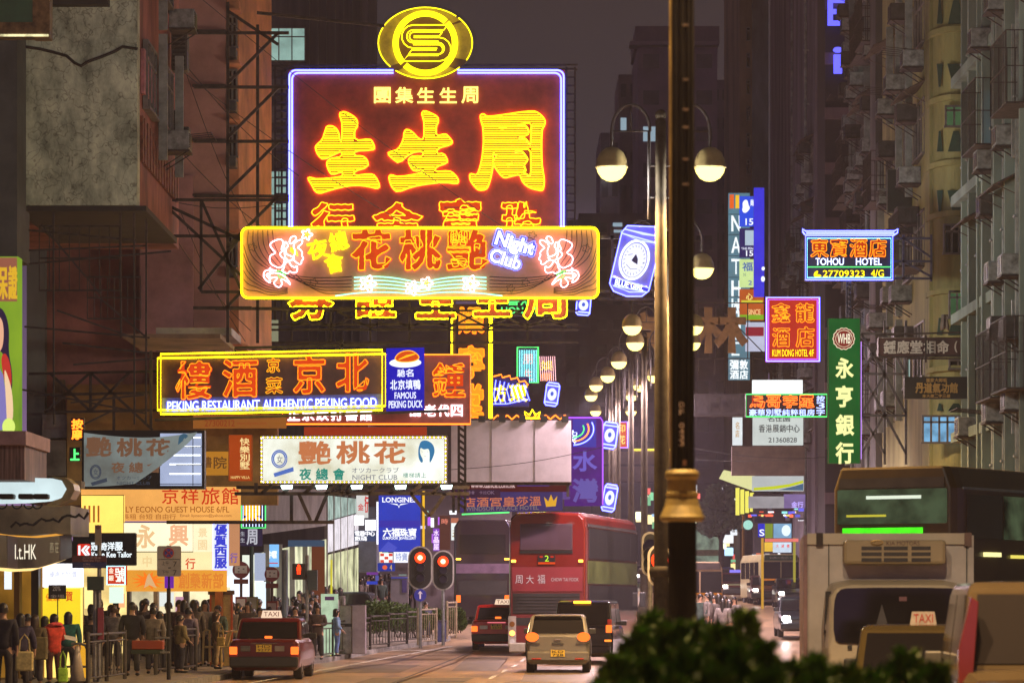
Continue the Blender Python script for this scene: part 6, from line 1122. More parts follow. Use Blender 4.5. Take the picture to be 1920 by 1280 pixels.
MB().bar((0, .02, .9), (0, .02, zc(1120)), .012, 5).build('stick', DARKM, r); MB().box(xc(91), xc(124), -.02, .01, zc(1122), zc(1096)).build('board', paint(24, 24, 30), r)
b = MB()
for body, rc in (('20%', (99, 1098, 114, 1107)), ('全場', (94, 1114, 121, 1120))):
    v, f_, lp, a_ = glyph(body, .02); b.add([(xc(rc[0]+u*(rc[2]-rc[0])), -.024, zc(rc[3]-w_*(rc[3]-rc[1]))) for u, w_ in v], f_)
b.build('lettering', paint(190, 190, 200), r)
def busstop(label, px, d, yc, r_):
    r = pole_root('bus_stop_sign', label, px, d); zc = lambda y: Z(y, d)-.14; k = d/F
    MB().bar((0, .03, 0), (0, .03, zc(yc)), .04, 8).build('pole', paint(60, 40, 44), r); b = MB(); b.bar((0, -.05, zc(yc)), (0, -.01, zc(yc)), r_*k, 24); b.build('disc', paint(120, 40, 62), r)
    w = r_*.72*k; MB().box(-w, w, -.065, -.052, zc(yc+6), zc(yc-8)).build('disc_face', paint(200, 196, 204), r); MB().box(-r_*.85*k, r_*.85*k, -.04, 0, zc(yc+26), zc(yc+17)).build('route_board', paint(110, 44, 52), r)
    MB().box(-.16, .16, -.06, 0, zc(yc+82), zc(yc+50)).build('timetable_frame', paint(132, 44, 48), r); MB().box(-.125, .125, -.07, -.062, zc(yc+78), zc(yc+54)).build('timetable', paint(190, 176, 180), r)
    b = MB()
    for x, y in ((-.5, -4), (-.5, 2), (.3, -3)): b.box(x*w, x*w+.05, -.068, -.066, zc(yc+y+2), zc(yc+y))
    b.build('lettering', paint(90, 80, 90), r)
busstop('round bus stop sign left of the green pole', 452, 92, 1068, 16); busstop('round bus stop sign above the taxi roof', 510, 94, 1076, 14)
r = pole_root('notice_board', 'orange framed yellow notice stand in the bus queue', 415, 84, 'notice board'); zc = lambda y: Z(y, 84)-.14; MB().box(-.26, .26, -.05, .05, .0, zc(1112)).build('board', mat('yellow_notice', (.62, .42, .12), .5, 0, .3, 3), r)
for x in (-.3, .25): MB().box(x, x+.05, -.08, .08, 0, zc(1108)).build('post', paint(200, 88, 30), r)
MB().box(-.34, .34, -.12, .12, zc(1114), zc(1106)).build('roof', paint(90, 60, 30), r)
r = pole_root('notice_board', 'yellow green framed notice case between the two bus stops', 471, 95, 'notice board'); zc = lambda y: Z(y, 95)-.14; MB().box(-.16, .16, -.04, .04, zc(1150), zc(1120)).build('board', paint(190, 190, 170), r); MB().box(-.2, .2, -.03, .06, zc(1156), zc(1118)).build('frame', paint(130, 124, 40), r); MB().bar((0, .1, 0), (0, .1, zc(1020)), .06, 8).build('pole', paint(40, 70, 60), r)
MB().box(.1, .42, -.04, .04, zc(1088), zc(1036)).build('shade_board', lit(170, 180, 205, .8), r)
r = pole_root('street_poster', 'pale poster panel with a purple header leaning by the railing', 618, 96, 'poster'); zc = lambda y: Z(y, 96)-.14; MB().box(-.26, .26, -.03, .03, .05, zc(1114)).build('board', emi('poster_pale', C(190, 215, 180), .8, True, .4, 3), r); MB().box(-.14, .14, -.045, -.032, zc(1126), zc(1119)).build('header', paint(120, 84, 170), r)
MB().bar((.05, .1, .0), (.05, .1, zc(1050)), .03, 8).build('yellow_pole', lit(214, 204, 60, .8), r)
r = pole_root('street_name_sign', 'purple and blue street name plates on a thin pole above the dark passing car', 705, 116); zc = lambda y: Z(y, 116)-r.location.z; MB().bar((0, .02, 0), (0, .02, zc(1070)), .035, 6).build('pole', IRON, r)
for y0, y1, x0, x1, c in ((1072, 1077, -.34, .08, (120, 60, 150)), (1078, 1088, -.02, .1, (90, 90, 170)), (1089, 1095, -.34, .06, (50, 70, 190)), (1124, 1128, -.1, .12, (160, 120, 160))): MB().box(x0, x1, -.04, 0, zc(y1), zc(y0)).build('name_plate', lit(*c, .7), r)
r = pole_root('phone_kiosk', 'pale kiosk with a blue band behind the signals', 748, 119, 'kiosk'); zc = lambda y: Z(y, 119)-r.location.z; MB().box(-.3, .35, -.2, .3, 0, zc(1078)).build('body', paint(110, 106, 112), r); MB().box(.12, .3, -.23, -.203, zc(1110), zc(1086)).build('door', paint(60, 50, 110), r); MB().box(-.28, .33, -.23, -.203, zc(1084), zc(1081)).build('band', lit(70, 70, 150, .7), r)
r = empty('control_cabinet', (X(661, 98), 98, gz(98)+.14), 'brushed steel street control cabinet behind the railing', 'cabinet'); zc = lambda y: Z(y, 98)-r.location.z
MB().box(X(637, 98)-r.location.x, X(660, 98)-r.location.x, -.2, .3, 0, zc(1134)).build('door', mat('brushed_steel', (.30, .28, .25), .28, .8, .3, 4), r, .02); MB().box(X(660.3, 98)-r.location.x, X(686, 98)-r.location.x, -.19, .3, 0, zc(1134)).build('body', mat('white_cabinet', (.42, .36, .42), .4, .2, .2, 2), r, .02)
MB().box(X(637, 98)-r.location.x, X(660, 98)-r.location.x, -.215, -.203, zc(1174), zc(1168)).build('vent', DARKM, r)
r = empty('litter_bin', (X(827, 108.5), 108.5, gz(108)+.14), 'blue litter bin between the signal poles', 'bin'); zc = lambda y: Z(y, 108.5)-r.location.z; MB().box(-.17, .17, -.15, .15, 0, zc(1166)).build('body', paint(44, 50, 92), r, .02); MB().box(-.19, .19, -.17, .17, zc(1166), zc(1162)).build('lid', paint(40, 30, 60), r)
r = empty('traffic_cone', (X(145, 67), 67, .14), 'pale striped traffic cone behind the grey rail', 'cone'); b = MB(); b.box(-.2, .2, -.2, .2, 0, .05); b.build('base', paint(60, 50, 40), r); b = MB(); b.lathe([(.16, .05), (.04, .78), (.0, .8)], 14); b.build('cone', mat('cone_paint', (.5, .42, .33), .5, 0, .2, 3), r, smooth=True)
r = empty('sandwich_board', (X(151, 69.5), 69.5, .14), 'glowing yellow folding warning board by the queue', 'sign'); zc = lambda y: Z(y, 69.5)-.14; b = MB(); b.prism([(-.1, zc(1205)), (.12, zc(1205)), (.16, zc(1270)), (.05, zc(1270)), (.0, zc(1235)), (-.06, zc(1270)), (-.15, zc(1270))], -.04, .02); b.build('board', lit(222, 158, 40, .9, True), r)
# ---------------------------------------------------------------- overhead wires
b = MB()
WIRES = ((380, 0, 1010, 470, 88), (250, 60, 760, 420, 84), (330, 100, 560, 330, 86), (300, 240, 540, 460, 86), (350, 140, 470, 430, 86), (270, 365, 540, 380, 84), (300, 400, 470, 620, 84), (340, 400, 460, 640, 84))
for i, (xa, ya, xb, yb, d) in enumerate(WIRES):
    w = MB(); a = W(xa, ya, d); c = W(xb, yb, d+3); w.path([a+(c-a)*t/8-Vector((0, 0, .25*math.sin(math.pi*t/8))) for t in range(9)], .012, 4); o = w.build('cable', DARKM)
    tag(o, ('thin black cable from the top centre left down across the red sign', 'thin black cable slanting from the cooling units to the club sign', 'short black cable across the panelled end wall', 'black stay cable running to the club sign corner', 'steep black stay cable on the panelled wall', 'nearly level black cable at the balcony lattice', 'black stay cable dropping toward the restaurant sign', 'second black stay cable dropping toward the canopy')[i], 'cable', 'cables strung between the signs')
for i, (xa, ya, xb, yb, d) in enumerate(((845, 880, 1130, 838, 92), (1280, 860, 1560, 855, 108), (1300, 840, 1520, 858, 109))):
    w = MB(); a = W(xa, ya, d); c = W(xb, yb, d); w.path([a+(c-a)*t/8-Vector((0, 0, .12*math.sin(math.pi*t/8))) for t in range(9)], .012, 4); o = w.build('cable', DARKM)
    tag(o, ('thin cable rising across the blank billboard', 'upper thin cable across the brown board', 'lower thin cable across the brown board')[i], 'cable', 'cables strung between the signs')
# ---------------------------------------------------------------- vehicles (rear at y=0 towards the camera, front at y=L)
TYRE = mat('tyre_rubber', (.018, .017, .017), .75, 0, .3, 6); RIM = mat('wheel_rim', (.35, .34, .33), .35, .7, .2, 4); CGL = mat('car_glass', (.012, .011, .012), .06, 0, 0, spec=.4); BUMP = mat('black_bumper', (.02, .02, .02), .5, 0, .2, 4)
CHR = mat('chrome', (.6, .58, .55), .15, .9, .1, 3); PLT = mat('yellow_plate', (.72, .48, .05), .5, 0, .15, 6); PLB = paint(30, 28, 24); TAILO = emi('tail_orange', (1, .15, .02), 1.7); TAILD = mat('tail_lens_red', (.35, .03, .02), .2, 0, .1); LENSW = mat('clear_lens', (.6, .6, .58), .1); HEAD = emi('headlight', (1, .93, .8), 14)
def carpaint(r, g, b, rough=.28): return mat('car_paint_%d_%d_%d' % (r, g, b), C(r, g, b), rough, .1, .12, .8, (1, 1, 1), 0, .6, None, .6)
def loft(secs, closed_ends=True):
    b = MB(); n = len(secs[0]); vs = [p for s in secs for p in s]; fs = []
    for i in range(len(secs)-1):
        for j in range(n): fs.append((i*n+j, i*n+(j+1) % n, (i+1)*n+(j+1) % n, (i+1)*n+j))
    if closed_ends: fs += [tuple(range(n-1, -1, -1)), tuple((len(secs)-1)*n+j for j in range(n))]
    return b.add(vs, fs)
def wheel(par, x, y, r=.31, w=.2):
    b = MB(); b.smooth = True
    o = MB(); pr = [(.6*r, -w/2), (.93*r, -w/2), (r, -w*.35), (r, w*.35), (.93*r, w/2), (.6*r, w/2)]
    k = 20; vs = []; fs = []
    for rr_, ww in pr: vs += [(x+ww, y+rr_*math.cos(2*math.pi*i/k), r+rr_*math.sin(2*math.pi*i/k)) for i in range(k)]
    for j in range(len(pr)-1):
        for i in range(k): fs.append((j*k+i, j*k+(i+1) % k, (j+1)*k+(i+1) % k, (j+1)*k+i))
    o.add(vs, fs); wv_ = fix(o.build('wheel', TYRE, par))
    b = MB(); b.bar((x-w*.42, y, r), (x+w*.42, y, r), .6*r, 16); b.build('rim', RIM, wv_)
    return wv_
def car(name, label, cat, loc, yaw, paintm, L=4.6, Wd=1.7, Ht=1.45, belt=.92, z0=.22, trunk=.95, hood=1.15, rw=.45, fw=.7, deck=None, hoodz=.86, group=None, roofm=None, tumble=.16, plate='', wheels=(.85, 3.55)):
    r = empty(name, loc, label, cat, group, R(yaw)); deck = deck or belt; w = Wd/2
    st = [(0, .86, deck*.93), (.06, .95, deck*.985), (.18, .985, deck), (trunk, 1, belt), (L*.5, 1, belt), (L-hood, 1, belt*.99), (L-.5, .985, hoodz*.93), (L-.15, .93, hoodz*.84), (L, .82, hoodz*.72)]
    secs = []
    for y, k, zt in st:
        e = w*k; lo = z0+(.1 if y in (0, L) else 0)
        h = [(e*.86, lo), (e*.97, lo+.08), (e, lo+.25), (e, zt*.72), (e*.965, zt*.93), (e*.90, zt), (0, zt+.02)]
        secs.append([(x, y, z) for x, z in h]+[(-x, y, z) for x, z in reversed(h[:-1])])
    body = fix(loft(secs).build('body', paintm, r, .03)); 
    yb, yr0, yr1, yf = trunk, trunk+rw, L-hood-fw, L-hood; wr = w*(1-tumble); ins = .015
    B0 = [(w*.93, yb-.03, belt-.02), (w*.93, yf+.03, belt-.02)]; zr = Ht-.07
    ring = lambda wx, ya, yb_, z: [(wx, ya, z), (wx, yb_, z), (-wx, yb_, z), (-wx, ya, z)]
    cab = [ring(w*.93, yb, yf, belt-.02), ring(wr*1.0, yr0-.02, yr1+.02, zr), ring(wr*.93, yr0+.08, yr1-.08, Ht-.012), ring(wr*.6, yr0+.3, yr1-.3, Ht)]
    cb = fix(loft(cab).build('cabin', roofm or paintm, r, .04))
    def lerp(a, c, t): return tuple(a[i]+(c[i]-a[i])*t for i in range(3))
    def glass(nm, q, off, m0=.06, m1=.06, n0=.1, n1=.08):                 # q: bottom-left, bottom-right, top-right, top-left
        bl, br, tr, tl = q; a = lerp(lerp(bl, br, m0), lerp(tl, tr, m0), n0); c = lerp(lerp(bl, br, 1-m1), lerp(tl, tr, 1-m1), n0); d = lerp(lerp(bl, br, 1-m1), lerp(tl, tr, 1-m1), 1-n1); e = lerp(lerp(bl, br, m0), lerp(tl, tr, m0), 1-n1)
        o = Vector(off); b = MB(); P4 = [Vector(p)+o for p in (a, c, d, e)]; b.add(P4+[p-o*2.5 for p in P4], [(0, 1, 2, 3), (7, 6, 5, 4)]+[(i, i+4, (i+1) % 4+4, (i+1) % 4) for i in range(4)]); return fix(b.build(nm, CGL, r))
    c0, c1 = cab[0], cab[1]
    glass('rear_window', (c0[3], c0[0], c1[0], c1[3]), (0, -.012, .008)); glass('windscreen', (c0[2], c0[1], c1[1], c1[2]), (0, .012, .008))
    for s, i0, i1 in ((1, 0, 1), (-1, 3, 2)):
        mid = lambda t: (lerp(c0[i0], c0[i1], t), lerp(c1[i0], c1[i1], t))
        for ta, tb in ((.06, .5), (.53, .95)): a0, a1 = mid(ta); b0, b1 = mid(tb); glass('side_window', (a0, b0, b1, a1), (s*.012, 0, .004), .02, .02)
        m = MB(); m.box(s*(w+.02)-.09, s*(w+.02)+.09, L-hood-fw*.55, L-hood-fw*.55+.1, belt, belt+.14); m.build('wing_mirror', BUMP, r, .02)
        for y in wheels: wheel(r, s*(w-.12), y)
    k = [st[0][1]*w, deck]
    fix(loft([[(x, y, z) for x, z in ((-w*.95, z0+.08), (w*.95, z0+.08), (w*.95, z0+.33), (-w*.95, z0+.33))] for y in (-.09, .1)]).build('rear_bumper', BUMP if name == 'taxi' else paintm, r, .04))
    fix(loft([[(x, y, z) for x, z in ((-w*.92, z0+.06), (w*.92, z0+.06), (w*.92, z0+.3), (-w*.92, z0+.3))] for y in (L-.1, L+.06)]).build('front_bumper', BUMP if name == 'taxi' else paintm, r, .04))
    for s in (-1, 1): MB().box(s*w*.62-.16, s*w*.62+.16, L-.12, L+.005, hoodz*.58, hoodz*.74).build('headlight', LENSW, r, .02)
    MB().box(-w*.4, w*.4, L-.1, L+.012, hoodz*.55, hoodz*.72).build('grille', BUMP, r)
    if plate: plate_(r, 0, -.1 if name != 'taxi' else -.035, plate[1], plate[0])
    return r
def plate_(r, x, y, z, text, w=.36, h=.17, parent=None):
    p = MB().box(x-w/2, x+w/2, y, y+.025, z, z+h).build('number_plate', PLT, r)
    lines = [text] if ' ' not in text else text.split(' '); b = MB(); n = len(lines)
    for i, t in enumerate(lines):
        v, f_, lp, a_ = glyph(t, .015); hh = h/n*.72; z1 = z+h-(h/n)*(i+.14); ww = w*.8
        b.add([(x-ww/2+u*ww, y-.004, z1-hh+q*hh) for u, q in v], f_)
    b.build('plate_lettering', PLB, p)
def lamp(r, nm, x0, x1, z0, z1, m, y=-.035, t=.06, bevel=.015): return MB().box(x0, x1, y, y+t, z0, z1).build(nm, m, r, bevel)
def taxi_sign(r, x, y, z, w=.5, dim=False):
    b = fix(loft([[(x-w/2, y+dy, z), (x+w/2, y+dy, z), (x+w*.42, y+dy, z+.17), (x-w*.42, y+dy, z+.17)] for dy in (0, .16)]).build('taxi_sign', emi('taxi_sign_lit', C(245, 210, 180), .9, True) if not dim else mat('taxi_sign_dim', (.62, .55, .48), .4), r))
    v, f_, lp, a_ = glyph('TAXI', .02); MB().add([(x-w*.36+u*w*.72, y-.012, z+.03+q*.11) for u, q in v], f_).build('taxi_lettering', paint(170, 30, 20), b)
RDT = carpaint(88, 14, 13)
r = car('taxi', 'dark red taxi with lit tail lamps and roof sign, nearest the pavement', 'taxi', (X(495, 75), 75, 0), -1.5, RDT, trunk=1.0, deck=.95, belt=.93, plate=('HD 9277', .66), tumble=.14)
for s in (-1, 1): lamp(r, 'tail_light', s*.72-.09, s*.72+.09, .60, .78, TAILO); lamp(r, 'reflector', s*.72-.10, s*.72+.10, .53, .595, TAILD)
lamp(r, 'brake_light', -.09, .09, .96, 1.02, TAILO, 1.0, .05); taxi_sign(r, -.02, 1.9, 1.45); lamp(r, 'plate_light_bar', -.3, .3, .845, .865, CHR, -.03)
for x, m in ((-.42, mat('badge_dull', (.10, .10, .09), .4)), (.38, mat('sticker_grey', (.25, .22, .2), .5))): lamp(r, 'badge' if x < 0 else 'sticker', x-.13, x+.1, .67, .8, m, -.025, .03)
r = car('taxi', 'bright red taxi half hidden behind the red bus corner', 'taxi', (X(931, 104), 104, gz(104)), -3, carpaint(165, 24, 16), trunk=.95, deck=1.0, belt=.97, plate=('EP 3371', .7), Ht=1.5)
for s in (-1, 1): lamp(r, 'tail_light', s*.72-.10, s*.72+.10, .62, .8, TAILO); lamp(r, 'clear_lamp', s*.42-.13, s*.42+.13, .70, .82, LENSW)
lamp(r, 'brake_light', -.1, .1, 1.03, 1.10, TAILO, .9, .05); lamp(r, 'rear_light_strip', -.3, .3, .9, .93, emi('pink_strip', C(240, 120, 130), .9), -.03); taxi_sign(r, .1, 1.9, 1.5, .55)
# silver hatchback
SIL = carpaint(112, 108, 102, .3)
r = car('hatchback', 'champagne hatchback with round orange tail lamps, seen from behind', 'car', (X(1046, 82), 82, 0), -2.0, SIL, L=3.9, Wd=1.68, Ht=1.5, belt=.98, trunk=.12, hood=1.05, rw=.42, fw=.75, deck=.98, hoodz=.9, tumble=.17, plate=('KD 728', .42), wheels=(.65, 3.1))
for s in (-1, 1):
    b = MB(); b.ball((s*.66, -.01, .92), .17, 14, (1, .35, .72)); b.build('tail_light', TAILO, r, smooth=True); lamp(r, 'bumper_reflector', s*.55-.12, s*.55+.12, .34, .38, TAILD, -.12); lamp(r, 'lamp_shadow_line', s*.63-.17, s*.63+.17, .745, .765, BUMP, -.03)
lamp(r, 'tailgate_seam', -.5, .5, .545, .56, BUMP, -.012, .03); lamp(r, 'emblem', -.09, .09, .83, .88, CHR, -.03, .04); lamp(r, 'handle', -.16, .16, .74, .77, BUMP, -.03, .04); lamp(r, 'roof_spoiler', -.6, .6, 1.44, 1.48, SIL, .38, .22)
# black people carrier behind it
r = car('people_carrier', 'black people carrier with an orange high brake lamp, between the hatchback and the bus', 'van', (X(1092, 92), 92, 0), -7, carpaint(20, 16, 18, .15), L=4.6, Wd=1.75, Ht=1.85, belt=1.1, trunk=.10, hood=.9, rw=.25, fw=.7, deck=1.1, hoodz=1.0, tumble=.13, wheels=(.75, 3.7))
lamp(r, 'brake_light', -.28, .22, 1.76, 1.83, emi('brake_amber', (1, .34, .02), 4.5), .2, .08)
for s in (-1, 1): lamp(r, 'tail_light', s*.76-.08, s*.76+.09, .92, 1.14, TAILO); lamp(r, 'lower_lamp', s*.74-.1, s*.74+.1, .66, .72, emi('amber_small', (1, .24, .03), 1.6)); lamp(r, 'tail_lens', s*.78-.06, s*.78+.07, 1.15, 1.3, TAILD)
MB().box(.4, .46, .2, .24, .25, .3).build('exhaust_pipe', CHR, r)
# ---- double-decker
BRED = carpaint(100, 20, 12, .25); BLOW = mat('bus_lower_red', C(104, 32, 34), .45, 0, .15, 1)
BL_, BW, BH = 11.3, 2.45, 4.5; by = 99.5; bz = gz(by)
r = empty('double_decker_bus', (X(1026, by), by, bz), 'red double decker bus with a dark engine grille, seen from behind', 'bus', None, R(-10.5)); w = BW/2
def bsec(y, k=1, zt=BH): return [(x*k, y, z) for x, z in ((-w*.97, .32), (w*.97, .32), (w, .5), (w, 2.0), (w, 3.9), (w*.96, zt-.18), (w*.82, zt-.03), (0, zt), (-w*.82, zt-.03), (-w*.96, zt-.18), (-w, 3.9), (-w, 2.0), (-w, .5))]
fix(loft([bsec(0, .955, BH-.08), bsec(.1, .99, BH-.02), bsec(.3), bsec(BL_-.5), bsec(BL_-.1, .97, BH-.05), bsec(BL_, .92, BH-.12)]).build('body', BRED, r, .03))
def bp(nm, x0, x1, z0, z1, m, y=-.03, t=.06, bev=.0): return MB().box(x0, x1, y, y+t, z0, z1).build(nm, m, r, bev)
bp('lower_rear_panel', -w*.93, w*.93, .42, 2.78, BLOW, -.02, .05); PG = mat('bus_rear_glass', (.05, .03, .035), .05, 0, 0, spec=1.0)
bp('rear_window', -.86, .80, 3.28, 4.12, PG, -.03, .06, .03)
xx = -.3; b = MB()
for i, (x, c) in enumerate(((-.28, 0), (.12, 1), (.45, 2))):
    pts = [(x+.07*math.sin(z*9+i), -.036, 3.32+z) for z in [t*.08 for t in range(10)]]; b.path(pts, .03, 4)
b.build('neon_reflection_strip', emi('reflected_rose', C(205, 110, 140), .8), r) if False else None
bp('seat_back', -.86, .80, 3.20, 3.275, DARKM, -.025, .05)
bp('advert_panel', -w*.9, w*.9, 2.02, 2.76, mat('advert_red', C(118, 40, 46), .4, 0, .1, 1), -.035, .05)
def blet(items, m, y=-.04, nm='advert_lettering'):
    b = MB()
    for t, x0, x1, z0, z1 in items: v, f_, lp, a_ = glyph(t, .012); b.add([(x0+u*(x1-x0), y, z0+q*(z1-z0)) for u, q in v], f_)
    return b.build(nm, m, r)
blet([('周', -1.0, -.77, 2.26, 2.52), ('大', -.66, -.42, 2.26, 2.52), ('福', -.3, -.06, 2.26, 2.54), ('CHOW TAI FOOK', .13, 1.0, 2.33, 2.44)], emi('advert_white', C(210, 180, 180), .8))
g = bp('engine_grille', -w*.88, w*.84, 1.32, 1.96, BUMP, -.03, .05); bp('lower_grille', -w*.82, w*.2, .96, 1.2, BUMP, -.03, .05)
b = MB()
for i in range(6): b.box(-w*.86, w*.82, -.045, -.031, 1.36+i*.1, 1.39+i*.1)
b.build('grille_slats', mat('grille_slat', (.035, .03, .03), .5), r)
n_ = bp('route_display', -.28, .25, 2.93, 3.14, DARKM, -.035, .05); blet([('2', -.07, .06, 2.95, 3.13)], emi('route_green', C(190, 240, 60), 1.2), -.045, 'route_number'); bp('route_edge', -.28, .25, 2.86, 2.925, lit(220, 70, 20, .9), -.034, .04); blet([('●', -.24, -.12, 3.06, 3.12), ('●', .1, .22, 3.06, 3.12)], lit(200, 50, 30, .8), -.045, 'route_dots')
for s in (-1, 1): lamp(r, 'upper_lamp', s*1.06-.07, s*1.06+.07, 2.92, 3.0, emi('bus_amber', (1, .42, .04), 5), -.05)
for z, m in ((1.0, mat('amber_lens_dark', (.25, .10, .02), .2)), (.72, emi('bus_tail', (1, .3, .05), 5)), (.46, LENSW)): 
    for s in (-1, 1): b = MB(); b.bar((s*1.1, -.05, z), (s*1.1, 0, z), .085, 14); b.build('tail_light', m, r)
bp('rear_bumper', -w*.98, w*.98, .12, .42, mat('bus_bumper_grey', (.36, .33, .26), .5, 0, .2, 2), -.1, .2, .04); bp('side_marker_panel', -w*1.0, -w*.8, .3, 1.25, mat('bus_pale_corner', (.42, .38, .32), .5), -.04, .06)
SG = mat('bus_side_glass', (.03, .03, .03), .05, 0, 0, spec=1.0); GRD = mat('bus_side_gold', C(128, 140, 84), .12, .5, .3, .5)  # yellow green shine of the bus side put into its panel colour
for s in (1, -1):
    a = lambda t: (s*(w+.004) if s > 0 else -w-.034, s*(w+.034) if s > 0 else -w-.004)
    x0, x1 = a(0)
    for k in range(6): y = .5+k*1.75; MB().box(x0, x1, y, y+1.68, 3.05, 3.98).build('upper_side_window', SG, r); MB().box(x0, x1, y, y+1.68, 1.35, 2.2).build('lower_side_window', SG, r)
    MB().box(x0, x1-.012 if s > 0 else x1, .3, BL_-.4, 2.26, 2.98).build('side_advert', GRD, r); MB().box(x0, x1, .3, BL_-.4, 4.03, 4.12).build('roof_rail', CHR, r)
    for y in (2.6, 8.6): wheel(r, s*(w-.16), y, .48, .3)
    MB().box(s*(w+.16)-.1, s*(w+.16)+.1, BL_-.15, BL_, 1.5, 2.0).build('wing_mirror', BUMP, r, .03)
# a second bus with its lights on, far left of the red bus, and the dark van crossing
r = empty('double_decker_bus', (X(905, 132), 132, gz(132)), 'dim maroon double decker bus turning away behind the bright red taxi', 'bus', None, R(-4)); w = 1.2
fix(loft([[(x*k, y, z) for x, z in ((-w, .3), (w, .3), (w, 4.0), (w*.85, 4.3), (-w*.85, 4.3), (-w, 4.0))] for y, k in ((0, .95), (.2, 1), (10.5, 1), (10.8, .94))]).build('body', carpaint(34, 22, 30), r, .04)); bp('rear_window', -.95, .95, 2.9, 3.7, CGL); bp('engine_grille', -1, 1, 1.2, 1.8, BUMP); bp('middle_band', -1.1, 1.1, 2.1, 2.5, mat('band_violet', (.14, .09, .15), .4), -.02, .05)
for s in (-1, 1):
    lamp(r, 'tail_light', s*1.0-.09, s*1.0+.09, .9, 1.2, TAILO, -.05); lamp(r, 'upper_lamp', s*1.0-.1, s*1.0+.1, 2.65, 2.72, emi('bus_amber', (1, .42, .04), 5), -.05); wheel(r, s*1.05, 2.6, .48, .3); wheel(r, s*1.05, 8, .48, .3)
r = car('passing_car', 'dark saloon crossing the side street behind the bushes', 'car', (X(760, 127), 127, gz(127)), 82, carpaint(44, 46, 50, .2), L=4.7, wheels=(.9, 3.6))
# ---- box truck facing the camera
TRM = mat('truck_cream', C(200, 190, 164), .42, 0, .12, 1.2); TRB = mat('truck_box_white', (.62, .58, .52), .5, 0, .2, .8)
d = 46; r = empty('box_truck', (X(1680, d), d, 0), 'cream box truck with a cooling unit over its dark windscreen, facing us', 'truck', None, R(-4.4)); xc = lambda px: (px-1680)/F*d; zc = lambda py: Z(py, d)
bx = MB().box(xc(1515), xc(1829), .9, 5.5, .75, zc(998)).build('cargo_box', TRB, r, .04)
for nm, q, m in (('box_corner_post', (xc(1509), xc(1516), .86, 5.5, .7, zc(1000)), mat('pink_corner', (.30, .17, .165), .5, 0, .2, 2)), ('box_corner_post', (xc(1823), xc(1832), .86, 5.5, .7, zc(1001)), TRB), ('box_top_rail', (xc(1516), xc(1822), .84, .9, zc(1018), zc(997)), TRM), ('box_seam', (xc(1556), xc(1558), .88, .9, .8, zc(1018)), BUMP), ('box_seam', (xc(1818), xc(1820), .88, .9, .8, zc(1018)), BUMP)):
    MB().box(*q).build(nm, m, r)
MB().box(xc(1533), xc(1546), .82, .92, zc(1022), zc(996)).build('corner_bracket', STEEL, r); MB().box(xc(1814), xc(1828), .82, .92, zc(1022), zc(996)).build('corner_bracket', mat('bracket_brown', (.2, .12, .09), .6), r)
u = MB().box(xc(1583), xc(1776), .35, .9, zc(1057), zc(1011)).build('cooling_unit', mat('cooling_unit_cream', C(168, 152, 116), .45, 0, .1, 1), r, .05)
for yy in (1023, 1034, 1045):
    for xa, xb in ((1617, 1655), (1659, 1704), (1711, 1747)): MB().box(xc(xa), xc(xb), .338, .36, zc(yy+7), zc(yy)).build('vent', BUMP, u)
v, f_, lp, a_ = glyph('KIA MOTORS', .01); MB().add([(xc(1664)+q*(xc(1726)-xc(1664)), .34, zc(1021)+t*(zc(1013)-zc(1021))) for q, t in v], f_).build('lettering', paint(84, 50, 40), u)
b = MB(); b.path([(xc(1646)+xc(1690)*0+.085*math.cos(R(t)), .335, zc(1016)+.035*math.sin(R(t))) for t in range(0, 360, 24)], .008, 4, True); v, f_, lp, a_ = glyph('KIA', .0); b.add([(xc(1646)-.05+q*.1, .336, zc(1016)-.017+t*.034) for q, t in v], f_); b.build('badge_lettering', mat('gold_badge', (.5, .32, .08), .4, .4), u)
cabp = [[(xc(x), y, zc(z)) for x, z in pts] for y, pts in ((.85, ((1545, 1290), (1816, 1290), (1818, 1180), (1812, 1110), (1800, 1092), (1770, 1086), (1590, 1086), (1560, 1092), (1550, 1110), (1543, 1180))), (.1, ((1545, 1290), (1816, 1290), (1818, 1190), (1812, 1114), (1798, 1096), (1768, 1089), (1592, 1089), (1562, 1096), (1550, 1114), (1543, 1190))), (-.25, ((1549, 1290), (1812, 1290), (1814, 1210), (1806, 1118), (1792, 1102), (1764, 1096), (1596, 1096), (1568, 1102), (1556, 1118), (1547, 1210))), (-.45, ((1556, 1290), (1806, 1290), (1808, 1215), (1800, 1190), (1780, 1160), (1760, 1140), (1600, 1140), (1580, 1160), (1562, 1190), (1553, 1215))))]
fix(loft(cabp).build('cab', TRM, r, .03))
MB().prism([(xc(x), zc(y)) for x, y in chaikin([(1562, 1196), (1562, 1130), (1570, 1106), (1590, 1101), (1775, 1101), (1795, 1106), (1803, 1130), (1804, 1196), (1790, 1205), (1575, 1206)], True, 1)], -.5, -.3).build('windscreen', CGL, r)
MB().box(xc(1778), xc(1795), -.515, -.502, zc(1130), zc(1115)).build('permit_sticker', paint(170, 190, 140), r); MB().prism([(xc(1651), zc(1132)), (xc(1664), zc(1176)), (xc(1640), zc(1172))], -.512, -.502).build('pennant', paint(70, 70, 74), r)
MB().box(xc(1683), xc(1697), -.512, -.502, zc(1126), zc(1118)).build('pass_card', paint(120, 80, 90), r)
b = MB(); b.path([(xc(1556), .2, zc(1110)), (xc(1550), .0, zc(1120)), (xc(1546), -.05, zc(1190))], .012, 5); b.box(xc(1548), xc(1558), -.15, .0, zc(1170), zc(1108)); b.build('wing_mirror', DARKM, r); MB().box(xc(1546), xc(1560), -.2, -.1, zc(1215), zc(1180)).build('wing_mirror', DARKM, r, .02)
